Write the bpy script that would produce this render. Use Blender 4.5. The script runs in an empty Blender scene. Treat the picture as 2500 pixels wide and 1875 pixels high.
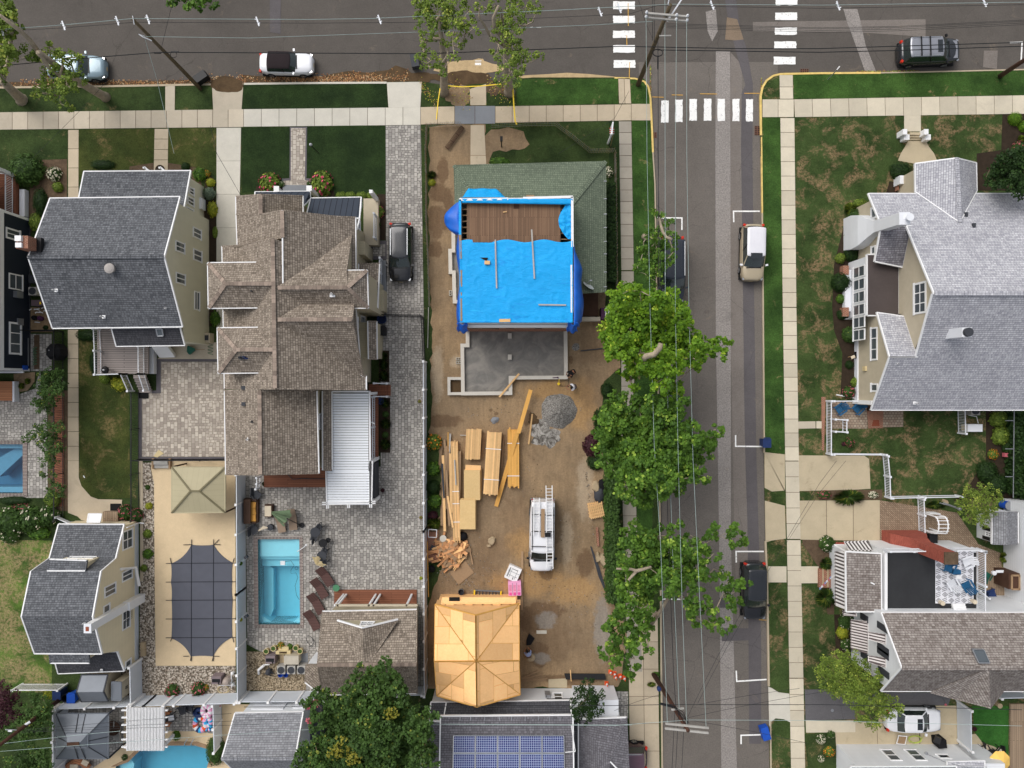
import bpy,bmesh,math,random
from mathutils import Vector as VV,Matrix,noise as mnoise
from math import cos,sin,hypot,atan2
def V(a,b,c):return VV((a,b,c))
def Z(a):return VV((0,0,a))
class RN(random.Random):
 u=random.Random.uniform
U=range;ST='structure'
RN0=RN(7)
R=math.radians
PI=math.pi
sc=bpy.context.scene
col=sc.collection
# camera, sky, sun, exposure
H=56.0
S=31.0
cam=bpy.data.cameras.new('camera');camo=bpy.data.objects.new('camera',cam);col.objects.link(camo)
camo.location=(0,0,H);camo.rotation_euler=(0,0,0)
cam.sensor_fit='HORIZONTAL';cam.angle=2*math.atan(1250/(S*H));cam.clip_end=2000;cam.clip_start=.5
sc.camera=camo
SUN_EL,SUN_AZ=52.0,318.0
world=bpy.data.worlds.new('World');sc.world=world;world.use_nodes=1
wn=world.node_tree
sky=wn.nodes.new('ShaderNodeTexSky');sky.sky_type='NISHITA';sky.sun_disc=0
sky.sun_elevation=R(SUN_EL);sky.sun_rotation=R(SUN_AZ);sky.air_density=1.0;sky.dust_density=4.0;sky.ozone_density=1.0
hs=wn.nodes.new('ShaderNodeHueSaturation');hs.inputs['Saturation'].default_value=.35
wn.links.new(sky.outputs[0],hs.inputs['Color'])
wn.links.new(hs.outputs[0],wn.nodes['Background'].inputs[0])
wn.nodes['Background'].inputs[1].default_value=.15
sl=bpy.data.lights.new('sun','SUN');sl.energy=1.15;sl.angle=R(40);sl.color=(1.0,.975,.94)
so=bpy.data.objects.new('sun',sl);col.objects.link(so)
_d=V(sin(R(SUN_AZ))*cos(R(SUN_EL)),cos(R(SUN_AZ))*cos(R(SUN_EL)),sin(R(SUN_EL)))
so.rotation_euler=_d.to_track_quat('Z','Y').to_euler()
sc.view_settings.view_transform='Standard';sc.view_settings.look='None'
sc.view_settings.exposure=.12;sc.view_settings.gamma=1.0
# survey: photograph pixel + height -> metres
OX=OY=.0;SC=1.0
def tI(c,r):
 global OX,OY,SC
 OX,OY,SC=c*500.0,r*375.0,1/4.424
def full():
 global OX,OY,SC
 OX=OY=.0;SC=2500/2212
def srcpx():
 global OX,OY,SC
 OX=OY=.0;SC=1.0
def W(x,y,h=.0):
 k=(H-h)/(H*S)
 return V((OX+x*SC-1250)*k,(937.5-OY-y*SC)*k,h)
def WX(x,y,X):
 g=W(x,y,0);k=X/g.x
 return V(X,g.y*k,H*(1-k))
def WY(x,y,Y):
 g=W(x,y,0);k=Y/g.y
 return V(g.x*k,Y,H*(1-k))
def WP(*l):return[W(x,y)for x,y in l]
def PXM(px,h=.0):
 return px*SC/S*(H-h)/H
# mesh building
def rto(o):
 while o.parent:o=o.parent
 return o
class MB:
 def __init__(s):s.v=[];s.f=[];s.m=[];s.a=[];s.mi=0;s.var=.5
 def V(s,p):s.v.append(tuple(p));return len(s.v)-1
 def F(s,idx,m=None):
  s.f.append(tuple(idx));s.m.append(s.mi if m is None else m);s.a.append(s.var)
 def face(s,pts,m=None):s.F([s.V(p)for p in pts],m);return s
 def prism(s,pts,z0,z1,m=None,cap=1,bot=0):
  pts=[(p[0],p[1])for p in pts]
  A=sum(pts[i][0]*pts[(i+1)%len(pts)][1]-pts[(i+1)%len(pts)][0]*pts[i][1]for i in U(len(pts)))
  if A<0:pts=pts[::-1]
  n=len(pts)
  b=[s.V((p[0],p[1],z0))for p in pts];t=[s.V((p[0],p[1],z1))for p in pts]
  for i in U(n):
   j=(i+1)%n;s.F((b[i],b[j],t[j],t[i]),m)
  if cap:s.F(t,m)
  if bot:s.F(b[::-1],m)
  return s
 def box(s,c,d,rz=.0,m=None,rx=.0,ry=.0):
  M=Matrix.Translation(VV(c))@Matrix.Rotation(rz,4,'Z')@Matrix.Rotation(ry,4,'Y')@Matrix.Rotation(rx,4,'X')
  x,y,z=d[0]/2,d[1]/2,d[2]/2
  q=[s.V(M@VV(p))for p in((-x,-y,-z),(x,-y,-z),(x,y,-z),(-x,y,-z),(-x,-y,z),(x,-y,z),(x,y,z),(-x,y,z))]
  for f in((0,3,2,1),(4,5,6,7),(0,1,5,4),(1,2,6,5),(2,3,7,6),(3,0,4,7)):s.F([q[i]for i in f],m)
  return s
 def bar(s,a,b,w,t,m=None,up=(0,0,1)):
  a=VV(a);b=VV(b);d=(b-a).normalized();u=VV(up)
  if abs(d.dot(u))>.98:u=V(0,1,0)
  r=d.cross(u).normalized()*(w/2);u=r.cross(d).normalized()*(t/2)
  q=[s.V(p)for p in(a-r-u,a+r-u,a+r+u,a-r+u,b-r-u,b+r-u,b+r+u,b-r+u)]
  for f in((0,1,2,3),(7,6,5,4),(0,4,5,1),(1,5,6,2),(2,6,7,3),(3,7,4,0)):s.F([q[i]for i in f],m)
  return s
 def tu(s,path,r,n=6,m=None,cap=1):
  path=[VV(p)for p in path]
  if not hasattr(r,'__len__'):r=[r]*len(path)
  rg=[]
  for i,p in enumerate(path):
   d=(path[min(i+1,len(path)-1)]-path[max(i-1,0)]).normalized()
   u=Z(1)if abs(d.z)<.9 else V(1,0,0)
   a=d.cross(u).normalized();b=d.cross(a)
   rg.append([s.V(p+(a*cos(2*PI*k/n)+b*sin(2*PI*k/n))*r[i])for k in U(n)])
  for i in U(len(rg)-1):
   for k in U(n):
    j=(k+1)%n;s.F((rg[i][k],rg[i+1][k],rg[i+1][j],rg[i][j]),m)
  if cap:s.F(rg[0],m);s.F(rg[-1][::-1],m)
  return s
 def cyl(s,c,r,z0,z1,n=16,m=None,r2=None):
  if r2 is None:r2=r
  b=[s.V((c[0]+r*cos(2*PI*k/n),c[1]+r*sin(2*PI*k/n),z0))for k in U(n)]
  t=[s.V((c[0]+r2*cos(2*PI*k/n),c[1]+r2*sin(2*PI*k/n),z1))for k in U(n)]
  for k in U(n):j=(k+1)%n;s.F((b[k],b[j],t[j],t[k]),m)
  s.F(t,m);s.F(b[::-1],m);return s
 def lt(s,c,prof,n=16,m=None,sx=1,sy=1,rz=0):
  rg=[]
  for r,z in prof:
   rg.append([s.V((c[0]+(r*sx*cos(2*PI*k/n)*cos(rz)-r*sy*sin(2*PI*k/n)*sin(rz)),c[1]+(r*sx*cos(2*PI*k/n)*sin(rz)+r*sy*sin(2*PI*k/n)*cos(rz)),c[2]+z))for k in U(n)])
  for i in U(len(rg)-1):
   for k in U(n):j=(k+1)%n;s.F((rg[i][k],rg[i][j],rg[i+1][j],rg[i+1][k]),m)
  if prof[-1][0]>1e-4:s.F(rg[-1],m)
  if prof[0][0]>1e-4:s.F(rg[0][::-1],m)
  return s
 def roof(s,pls,th=.14,m=0,mf=1,rake=1):
  """planes: lists of world points. Top faces, under faces, and fascia round the open edges."""
  key={};edges={}
  def k(p):
   q=tuple(round(c,2)for c in p)
   if q not in key:key[q]=VV(p)
   return q
  for pl in pls:
   ids=[k(p)for p in pl]
   n=Z(0)
   for i in U(len(ids)):
    a,b=key[ids[i]],key[ids[(i+1)%len(ids)]]
    n+=V((a.y-b.y)*(a.z+b.z),(a.z-b.z)*(a.x+b.x),(a.x-b.x)*(a.y+b.y))
   if n.z<0:ids=ids[::-1]
   s.face([key[i]for i in ids],m)
   s.face([key[i]-Z(th)for i in ids[::-1]],mf)
   for i in U(len(ids)):
    e=(ids[i],ids[(i+1)%len(ids)])
    if(e[1],e[0])in edges:del edges[(e[1],e[0])]
    else:edges[e]=1
  for a,b in edges:
   A,B=key[a],key[b];d_=B-A;mfe=mf
   if not rake and abs(d_.z)>.12*hypot(d_.x,d_.y):mfe=m
   d=(B-A);o=V(d.y,-d.x,0);o=o.normalized()*.035 if o.length>1e-6 else o
   up=Z(.02);dn=Z(th)
   s.face([A-dn+o,B-dn+o,B+up+o,A+up+o],mfe)
   s.face([A+up+o,B+up+o,B+up-o*1.6,A+up-o*1.6],mfe)
   s.face([A+up-o*1.6,B+up-o*1.6,B-dn*.2-o*1.6,A-dn*.2-o*1.6],mfe)
 def bd(s,name,mats,parent=None,smooth=0,sub=0,kind=None):
  me=bpy.data.meshes.new(name)
  off=Z(0)
  if parent is not None:off=rto(parent).location
  vs=[(v[0]-off.x,v[1]-off.y,v[2]-off.z)for v in s.v]
  me.from_pydata(vs,[],s.f)
  if not isinstance(mats,(list,tuple)):mats=[mats]
  for m in mats:me.materials.append(m)
  me.polygons.foreach_set('material_index',[min(i,len(mats)-1)for i in s.m])
  if smooth:me.polygons.foreach_set('use_smooth',[1]*len(s.f))
  me.update()
  uv=me.uv_layers.new(name='UVMap').data
  at=me.attributes.new('var','FLOAT','FACE');at.data.foreach_set('value',s.a)
  buf=[.0]*(len(me.loops)*2)
  for p in me.polygons:
   n=p.normal
   if abs(n.z)>.985 or n.length<.5:t=V(1,0,0);b=V(0,1,0)
   else:
    t=V(-n.y,n.x,0).normalized();b=n.cross(t)
   for li in p.loop_indices:
    v=s.v[me.loops[li].vertex_index];v=VV(v)
    buf[2*li]=v.dot(t);buf[2*li+1]=v.dot(b)
  uv.foreach_set('uv',buf)
  o=bpy.data.objects.new(name,me);col.objects.link(o)
  if parent is not None:o.parent=parent
  if sub:
   md=o.modifiers.new('sub','SUBSURF');md.levels=sub;md.render_levels=sub
  if kind:o['kind']=kind
  return o
def tag(o,label=None,cat=None,group=None,kind=None):
 if label:o['label']=label
 if cat:o['category']=cat
 if group:o['group']=group
 if kind:o['kind']=kind
 return o
def th_(name,label,cat,loc=(0,0,0),group=None):
 o=bpy.data.objects.new(name,None);o.empty_display_size=.3;col.objects.link(o);o.location=loc
 return tag(o,label,cat,group)
def cpt(o,parent=None):
 c=o.copy();col.objects.link(c)
 if parent is not None:c.parent=parent
 for ch in list(o.children):cpt(ch,c)
 return c
def place(o,loc,rz=.0,label=None,scale=None,group=None):
 o.location=loc;o.rotation_euler=(0,0,rz)
 if scale is not None:o.scale=scale if hasattr(scale,'__len__')else(scale,)*3
 if label:o['label']=label
 if group:o['group']=group
 return o
# materials
def hx(h):
 h=h.lstrip('#');v=[int(h[i:i+2],16)/255 for i in(0,2,4)]
 return tuple(c/12.92 if c<=.04045 else((c+.055)/1.055)**2.4 for c in v)
def hc(f):
 def g(*a,**k):return f(*[hx(x)if isinstance(x,str)and len(x)==6 else x for x in a],**k)
 return g
class G:
 def __init__(s,rough=.85,metal=.0,spec=.25):
  s.m=bpy.data.materials.new('material');s.m.use_nodes=1;s.t=s.m.node_tree
  s.b=s.t.nodes['Principled BSDF'];s.b.inputs['Roughness'].default_value=rough
  s.b.inputs['Metallic'].default_value=metal;s.b.inputs['Specular IOR Level'].default_value=spec
  s.b.inputs['Base Color'].default_value=(.5,.5,.5,1)
 def n(s,t,ins,**props):
  nd=s.t.nodes.new('ShaderNode'+t)
  for k,v in props.items():setattr(nd,k,v)
  for k,v in ins.items():
   if isinstance(v,bpy.types.NodeSocket):s.t.links.new(v,nd.inputs[k])
   elif v is not None:
    if isinstance(v,tuple)and len(v)==3 and nd.inputs[k].type=='RGBA':v=v+(1,)
    nd.inputs[k].default_value=v
  return nd
 def uv(s):return s.n('TexCoord',{}).outputs['UV']
 def pos(s):return s.n('NewGeometry',{}).outputs['Position']
 def at_(s,a='var'):return s.n('Attribute',{},attribute_name=a).outputs['Fac']
 def map(s,v,sc=(1,1,1),loc=(0,0,0),rot=(0,0,0)):return s.n('Mapping',{'Vector':v,'Scale':sc,'Location':loc,'Rotation':rot}).outputs[0]
 def noise(s,v,scale,detail=3.0,rough=.55,dist=.0):return s.n('TexNoise',{'Vector':v,'Scale':scale,'Detail':detail,'Roughness':rough,'Distortion':dist}).outputs['Fac']
 def math(s,op,a,b=None,c=None,clamp=0):
  nd=s.n('Math',{0:a},operation=op,use_clamp=clamp)
  for i,v in((1,b),(2,c)):
   if v is None:continue
   if isinstance(v,bpy.types.NodeSocket):s.t.links.new(v,nd.inputs[i])
   else:nd.inputs[i].default_value=v
  return nd.outputs[0]
 def mix(s,f,a,b,mode='MIX'):return s.n('MixRGB',{'Fac':f,'Color1':a,'Color2':b},blend_type=mode).outputs[0]
 def step(s,v,a,b):
  return s.n('MapRange',{'Value':v,'From Min':a,'From Max':b},interpolation_type='SMOOTHSTEP').outputs[0]
 def val(s,c,f,lo,hi):
  k=s.n('MapRange',{'Value':f,'To Min':lo,'To Max':hi}).outputs[0]
  return s.n('VectorMath',{0:c,'Scale':k}if not isinstance(c,tuple)else{0:c,'Scale':k},operation='SCALE').outputs[0]
 def bump(s,h,st=.3,d=.02):
  o=s.n('Bump',{'Height':h,'Strength':st,'Distance':d}).outputs[0];s.t.links.new(o,s.b.inputs['Normal']);return s
 def spots(s,base,spots,ns=1.3,amp=.55,soft=.35,blend=None):
  """mask 1 inside the noisy ellipses (x, y, rx, ry) given in metres"""
  p=s.pos();acc=None
  nz=s.math('MULTIPLY',s.math('SUBTRACT',s.noise(p,ns,6,.65),.5),amp*2)
  for x,y,rx,ry in spots:
   q=s.n('VectorMath',{0:p,1:(x,y,0)},operation='SUBTRACT').outputs[0]
   q=s.n('VectorMath',{0:q,1:(1/rx,1/ry,0)},operation='MULTIPLY').outputs[0]
   l=s.n('VectorMath',{0:q},operation='LENGTH').outputs['Value']
   acc=l if acc is None else s.math('MINIMUM',acc,l)
  return s.step(s.math('ADD',acc,nz),1.0+soft/2,1.0-soft/2)
 def done(s,c):
  if isinstance(c,bpy.types.NodeSocket):s.t.links.new(c,s.b.inputs['Base Color'])
  else:s.b.inputs['Base Color'].default_value=(c[0],c[1],c[2],1)
  return s.m
@hc
def P(c,rough=.8,metal=.0,var=.12,scale=2.0,fi=20.0,spec=.25,coat=.0,at_=.0):
 g=G(rough,metal,spec);p=g.pos()
 x=g.val(c,g.noise(p,scale,4),1-var*2,1+var*2)
 if fi:x=g.val(x,g.noise(p,fi,2),1-var,1+var)
 if at_:x=g.val(x,g.at_(),1-at_,1+at_)
 if coat:g.b.inputs['Coat Weight'].default_value=coat
 return g.done(x)
# material library (procedural)
@hc
def mas(c,speck=.25,warm=None,spots=None,attrv=.0):
 g=G(.92,spec=.15);p=g.pos()
 x=g.val(c,g.noise(p,.18,5,.6),.72,1.28)
 x=g.val(x,g.noise(p,1.6,5,.65),.86,1.14)
 x=g.val(x,g.noise(p,9,3,.85),1-speck*1.8,1+speck*1.8)
 st=g.step(g.noise(g.map(p,(1,1,1)),.55,8,.72,.8),.60,.72)
 x=g.mix(g.math('MULTIPLY',st,.38),x,warm or hx('8a7b6a'))
 dk=g.step(g.noise(g.map(p,(1,1,1),(30,7,0)),.33,7,.7,.5),.60,.70)
 x=g.mix(g.math('MULTIPLY',dk,.35),x,(c[0]*.45,c[1]*.45,c[2]*.45))
 wv=g.n('TexVoronoi',{'Vector':g.mix(1.0,p,g.n('TexNoise',{'Vector':p,'Scale':.35,'Detail':7.0,'Roughness':.7}).outputs['Color'],'ADD'),'Scale':.21},feature='DISTANCE_TO_EDGE').outputs['Distance']
 wv=g.math('ADD',wv,g.math('MULTIPLY',g.noise(p,.22,3),.02))
 x=g.mix(g.math('MULTIPLY',g.step(wv,.0135,.0105),.4),x,(c[0]*.35,c[1]*.35,c[2]*.35))
 if spots:
  for sp,cc,f in spots:x=g.mix(g.math('MULTIPLY',g.spots(None,sp,1.2,.9,.5),f),x,cc)
 g.bump(g.noise(p,30,2),.25,.01)
 return g.done(x)
@hc
def mco(c,var=.16,stain=.3,rough=.9):
 g=G(rough,spec=.15);p=g.pos()
 x=g.val(c,g.at_(),1-var,1+var)
 x=g.val(x,g.noise(p,1.1,6,.65),.82,1.14)
 x=g.val(x,g.noise(p,16,3,.7),.88,1.1)
 dk=g.step(g.noise(g.map(p,(1,1,1),(9,3,0)),.9,8,.72,.4),.56,.72)
 x=g.mix(g.math('MULTIPLY',dk,stain),x,(c[0]*.5,c[1]*.48,c[2]*.44))
 g.bump(g.noise(p,22,2),.15,.01)
 return g.done(x)
@hc
def mlw(a,b,dry,amt=.5,dsc=.6,spots=None,dirt=None,lo=.45):
 """a dark blade colour, b light blade colour, dry patches where a noise passes a threshold"""
 g=G(.95,spec=.1);p=g.pos()
 x=g.mix(g.step(g.noise(p,.45,5,.6),.3,.7),a,b)
 x=g.val(x,g.noise(p,3.2,5,.7),.72,1.3)
 thr=.66-amt*.2
 d=g.step(g.noise(g.map(p,(1,1,1),(5,11,0)),dsc,7,.68,.6),thr,thr+.14)
 d=g.math('MULTIPLY',d,g.step(g.noise(p,4.5,5,.75),.36,.60))
 if spots:d=g.math('MAXIMUM',d,g.math('MULTIPLY',g.spots(None,spots,1.4,.9,.6),g.step(g.noise(p,5,4,.75),.28,.55)))
 x=g.mix(g.math('MULTIPLY',d,.85),x,dry)
 x=g.val(x,g.noise(p,1.1,6,.75,.8),.55,1.45)
 x=g.val(x,g.noise(p,8,4,.85),lo-.35,2.35-lo)
 g.bump(g.noise(p,9,4,.8),.9,.08)
 return g.done(x)
@hc
def mbk(c1,c2,mortar,bw,bh,ms=.015,bias=.0,var=.12,rough=.85,off=.5,rot=.0,ms_s=.1,spec=.2,attrv=.0,second=None,weather=.0):
 g=G(rough,spec=spec);u=g.map(g.uv(),(1,1,1),(0,0,0),(0,0,rot))
 br=g.n('TexBrick',{'Vector':u,'Color1':c1,'Color2':c2,'Mortar':mortar,'Scale':1.0,'Mortar Size':ms,'Mortar Smooth':ms_s,'Bias':bias,'Brick Width':bw,'Row Height':bh},offset=off)
 x=br.outputs['Color']
 if second:
  b2=g.n('TexBrick',{'Vector':g.map(u,(1,1,1),(.37,.21,0),(0,0,PI/2)),'Color1':c1,'Color2':c2,'Mortar':mortar,'Scale':1.0,'Mortar Size':ms,'Mortar Smooth':ms_s,'Bias':bias,'Brick Width':bw*1.3,'Row Height':bh*1.25},offset=off)
  x=g.mix(g.step(g.n('TexVoronoi',{'Vector':g.uv(),'Scale':1.0}).outputs['Distance'],.42,.44),x,b2.outputs['Color'])
 x=g.val(x,g.noise(g.pos(),.5,5,.6),1-var,1+var)
 x=g.val(x,g.noise(g.pos(),12,2,.6),.9,1.1)
 if attrv:x=g.val(x,g.at_(),1-attrv,1+attrv)
 if weather:
  d=g.step(g.noise(g.map(g.pos(),(1,1,1),(3,8,2)),.35,6,.65,.5),.54,.70)
  x=g.mix(g.math('MULTIPLY',d,weather),x,(c1[0]*.55,c1[1]*.55,c1[2]*.55))
 g.bump(br.outputs['Fac'],-.25,.01)
 return g.done(x)
@hc
def msh(light,dark,bw=.34,bh=.155,weather=.25,var=.1):
 g=G(.95,spec=.1);u=g.uv()
 br=g.n('TexBrick',{'Vector':u,'Color1':light,'Color2':dark,'Mortar':(dark[0]*.62,dark[1]*.62,dark[2]*.62),'Scale':1.0,'Mortar Size':.022,'Mortar Smooth':.6,'Bias':-.05,'Brick Width':bw,'Row Height':bh},offset=.37,offset_frequency=2,squash=.7,squash_frequency=3)
 x=br.outputs['Color']
 b2=g.n('TexBrick',{'Vector':g.map(u,(1,1,1),(.13,0,0)),'Color1':g.val(light,.5,1.1,1.1),'Color2':dark,'Mortar':(dark[0]*.55,dark[1]*.55,dark[2]*.55),'Scale':1.0,'Mortar Size':.02,'Mortar Smooth':.6,'Bias':-.1,'Brick Width':bw*.58,'Row Height':bh},offset=.29,offset_frequency=3)
 x=g.mix(.55,x,b2.outputs['Color'])
 x=g.val(x,g.noise(g.pos(),.45,6,.6),1-var,1+var)
 x=g.val(x,g.noise(g.pos(),18,2,.6),.85,1.12)
 d=g.step(g.noise(g.map(g.pos(),(1,1,.4),(3,8,2)),.3,6,.65,.5),.52,.72)
 x=g.mix(g.math('MULTIPLY',d,weather),x,(dark[0]*.7,dark[1]*.7,dark[2]*.7))
 g.bump(br.outputs['Fac'],-.3,.012)
 return g.done(x)
@hc
def mlf(a,b,c=None,cfrac=.1,trans=.25):
 g=G(.6,spec=.25)
 f=g.at_()
 x=g.mix(f,a,b)
 if c:x=g.mix(g.step(f,1-cfrac,1-cfrac+.02),x,c)
 x=g.val(x,g.noise(g.pos(),1.2,3),.8,1.2)
 g.b.inputs['Subsurface Weight'].default_value=0
 m=g.done(x)
 tr=g.n('BsdfTranslucent',{'Color':x});ms=g.n('MixShader',{0:trans})
 g.t.links.new(g.b.outputs[0],ms.inputs[1]);g.t.links.new(tr.outputs[0],ms.inputs[2])
 g.t.links.new(ms.outputs[0],g.t.nodes['Material Output'].inputs['Surface'])
 return m
@hc
def msd(c,step=.2,vert=0,dark=.75):
 g=G(.6,spec=.3);u=g.uv();s=g.n('SeparateXYZ',{0:u}).outputs[0 if vert else 1]
 f=g.math('FRACT',g.math('DIVIDE',s,step))
 x=g.val(c,g.step(f,.0,.16),dark,1.0)
 x=g.val(x,g.noise(g.map(g.pos(),(1,1,.4)),1.3,4),.9,1.08)
 return g.done(x)
@hc
def mbo(a,b,w=.14,L=2.4,gap=.012,rot=.0,rough=.75,dark=None):
 return mbk(a,b,dark or(a[0]*.35,a[1]*.35,a[2]*.35),L,w,gap,0,.12,rough,.37,rot)
@hc
def mgr(a,b,dark,scale=9):
 g=G(.9,spec=.2);v=g.n('TexVoronoi',{'Vector':g.pos(),'Scale':scale})
 x=g.mix(g.n('SeparateColor',{0:v.outputs['Color']}).outputs[0],a,b)
 x=g.mix(g.step(v.outputs['Distance'],.35,.75),x,dark)
 x=g.val(x,g.noise(g.pos(),1.0,4),.8,1.2)
 g.bump(v.outputs['Distance'],-.6,.03)
 return g.done(x)
@hc
def mst(a,b,period,duty=.5,axis=0):
 g=G(.8,spec=.15);s=g.n('SeparateXYZ',{0:g.uv()}).outputs[axis]
 f=g.math('FRACT',g.math('DIVIDE',s,period))
 x=g.mix(g.step(f,duty-.03,duty+.03),a,b)
 return g.done(g.val(x,g.noise(g.pos(),1.5,3),.9,1.1))
class MD_(dict):
 __getattr__=dict.__getitem__
 def __setitem__(s,k,v):v.name=k;dict.__setitem__(s,k,v)
M=MD_()
M['asphalt_n']=mas('5a5550',.2)
M['asphalt_s']=mas('6c6660',.26)
M['asl']=mas('8d8782',.55)
M['asm']=mas('77706a',.25)
M['asd']=mas('5d595a',.16)
M['asphalt_rust']=mas('80705f',.2)
M['adv']=mas('626062',.15)
def m_paint():
 g=G(.7,spec=.2);p=g.pos()
 x=g.mix(g.step(g.noise(p,6,6,.75,.4),.56,.66),hx('efeeea'),hx('a8a4a0'))
 return g.done(g.val(x,g.noise(p,1.5,4),.9,1.08))
M['paint']=m_paint()
M['paint_orange']=P('d9a94e',.8,var=.2,fi=8)
M['conc']=mco('bdb29f')
M['c_l']=mco('ccc7ba',.05,.15)
M['c_t']=mco('c0b199',.08,.4)
M['c_e']=mco('cbc1ac',.13,.25)
M['c_o']=mco('b9ab90',.06,.55)
M['c_n']=mco('83868a',.06,.35)
M['slate']=mco('a19a8d',.1,.3)
M['pool_deck']=mco('d3bd9a',.03,.12)
M['kerb']=mco('b5a78f',.06,.3)
M['kerb_yellow']=P('dcbf74',.8,var=.18,fi=5)
M['foundation']=mco('c9c3b8',.05,.15)
def m_wet():
 g=G(.45,spec=.5);p=g.pos()
 x=g.mix(g.step(g.noise(p,.55,5,.6,1.8),.35,.65),hx('686560'),hx('858078'))
 x=g.val(x,g.noise(g.map(p,(1,1,1)),1.6,6,.6,2.5),.82,1.18)
 g.bump(g.noise(p,1.2,5,.6,2.0),.25,.03);return g.done(x)
M['wet_conc']=m_wet()
DK,MD,DRY=hx('25381a'),hx('3a4f26'),hx('8f7a58')
M['lawn']=mlw('2b391f','404f2b',DRY,.35)
M['lwl']=mlw('22301b','2f4022','5a5738',.05)
M['lww']=mlw('333f1f','4b5129','7a6a48',.75)
M['lawn_east']=mlw('2f3f20','46572f','8f765a',.95,.7)
M['lwv']=mlw('2d441f','43602c','a08763',.35,.9)
M['lawn_dry']=mlw('3c5226','5f7a35','9a8765',1.25,.5)
M['turf']=mlw('2f5a26','3b6a2e','3b6a2e',0,.6,lo=.8)
def wsp(c,r,l):
 tI(c,r);o=[]
 for x,y,rx,ry in l:
  v=W(x,y);o.append((v.x,v.y,rx/4.424/S,ry/4.424/S))
 return o
def m_dirt():
 g=G(.95,spec=.1);p=g.pos()
 x=g.mix(g.step(g.noise(p,.16,5,.6),.35,.68),hx('84715a'),hx('9a8264'))
 x=g.mix(g.math('MULTIPLY',g.step(g.noise(g.map(p,(1,1,1),(4,4,0)),.5,7,.7,.6),.50,.66),.45),x,hx('6f5c48'))
 org=wsp(2,2,[(1500,900,260,100),(1850,1050,160,250)])+wsp(2,3,[(1300,1300,420,160),(1750,1400,260,150),(1200,900,160,160)])
 x=g.mix(g.math('MULTIPLY',g.spots(None,org,.8,.9,.9),.55),x,hx('ab8656'))
 wet=wsp(2,1,[(360,180,60,140),(330,430,110,100),(300,720,120,170),(280,1030,80,90),(420,520,60,90)])+wsp(2,4,[(1330,60,150,140),(1400,430,110,130),(1750,700,300,60)])+wsp(2,3,[(1450,1620,220,90),(1900,1100,90,150),(1480,1230,70,60)])+wsp(2,2,[(1270,1200,60,90),(920,1220,50,40),(880,1110,22,20),(935,1150,22,20),(1740,570,20,45),(350,1230,220,70)])
 x=g.mix(g.math('MULTIPLY',g.spots(None,wet,1.6,.8,.35),.62),x,hx('5d4735'))
 mud=wsp(2,3,[(800,1150,140,110),(900,950,260,160),(620,1000,60,60),(1150,600,160,200)])+wsp(2,2,[(1950,300,120,250),(2000,520,200,80),(1950,900,110,200),(520,120,80,180)])+wsp(2,4,[(1500,250,260,260)])
 x=g.mix(g.math('MULTIPLY',g.spots(None,mud,2.2,1.2,.9),.5),x,hx('75604a'))
 pale=wsp(2,3,[(1900,300,90,320),(1700,850,60,260)])+wsp(2,2,[(500,590,60,60),(300,700,60,300)])
 x=g.mix(g.math('MULTIPLY',g.spots(None,pale,1.4,.9,.9),.55),x,hx('b9a890'))
 grey=wsp(2,4,[(1470,60,110,90),(1420,470,100,60),(2080,150,90,330)])
 x=g.mix(g.math('MULTIPLY',g.spots(None,grey,1.6,.9,.5),.75),x,hx('8b857d'))
 x=g.val(x,g.noise(g.map(p,(1.6,.35,1)),1.5,7,.75,.5),.6,1.4)
 x=g.val(x,g.noise(p,7,4,.8),.55,1.45)
 g.bump(g.noise(p,3,6,.75),.8,.07)
 return g.done(x)
M['dirt']=m_dirt()
M['drk']=P('54432f',.95,var=.3,scale=1.5,fi=9)
M['mulch']=P('33291f',.95,var=.3,scale=3,fi=14)
M['mulch_b']=P('5a4a3a',.95,var=.3,scale=3,fi=12)
M['sand']=P('b8a07a',.95,var=.15,scale=3,fi=12)
M['pvg']=mbk('b9b4ac','88847f','67635e',.27,.2,.022,0,.14,.85,.41,0,.3,second=1)
M['pvp']=mbk('c9c0b2','978d83','857b70',.30,.22,.022,.1,.1,.85,.41,0,.3,second=1)
M['pvb']=P('605c60',.85,var=.1)
M['paver_herring']=mbk('9e8a74','86725f','635445',.24,.12,.018,0,.12,.9,.5,R(45),.3,weather=.3)
M['paver_old']=mbk('a79a88','94806f','6f6052',.24,.20,.018,0,.15,.9,.5)
M['rbk']=mbk('93553f','7a4334','a8917c',.22,.08,.012,0,.12)
M['redbrick_paint']=mbk('a3594a','8f4a3e','7c463b',.22,.08,.008,0,.14,weather=.2)
M['coping']=mbk('4f4240','423937','b5ada5',.11,3.0,.02,0,.1)
M['gravel']=mgr('c9c0b2','8d7f70','5d5347',8)
M['gravel_tan']=mgr('b5a68d','8a7a62','5f5342',9)
M['gravel_pile']=mgr('9a9690','7d7a76','65625c',11)
M['sh_char']=msh('787a7e','4f5155')
M['sh_dark']=msh('56565a','434347',weather=.1)
M['sh_b']=msh('a79b8d','6a6056',.30,.17)
M['sh_grey']=msh('c4c4c8','9898a0',.34,.16,.3)
M['sh_mix']=msh('a29b95','6a605b',.36,.17,.15)
M['sh_green']=msh('78826f','616b5c',.3,.16,.3)
M['sh_bot']=msh('9a9b9f','77787c',.4,.16,.15)
M['sh_solar']=msh('77757a','5a585c',.34,.16,.2)
M['trim']=P('e6e6e6',.5,var=.03,fi=0)
M['vinyl']=P('dcdee2',.45,var=.04,scale=1,fi=0)
M['vng']=P('c6cbd1',.5,var=.05,scale=1,fi=0)
M['sid_cream']=msd('d3cfba',.2)
M['sid_yellow']=msd('e0d3b3',.2)
M['sdt']=msd('aea58c',.18)
M['stc']=P('b9ae98',.9,var=.06)
M['sdw']=msd('dfe1e3',.2)
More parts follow.
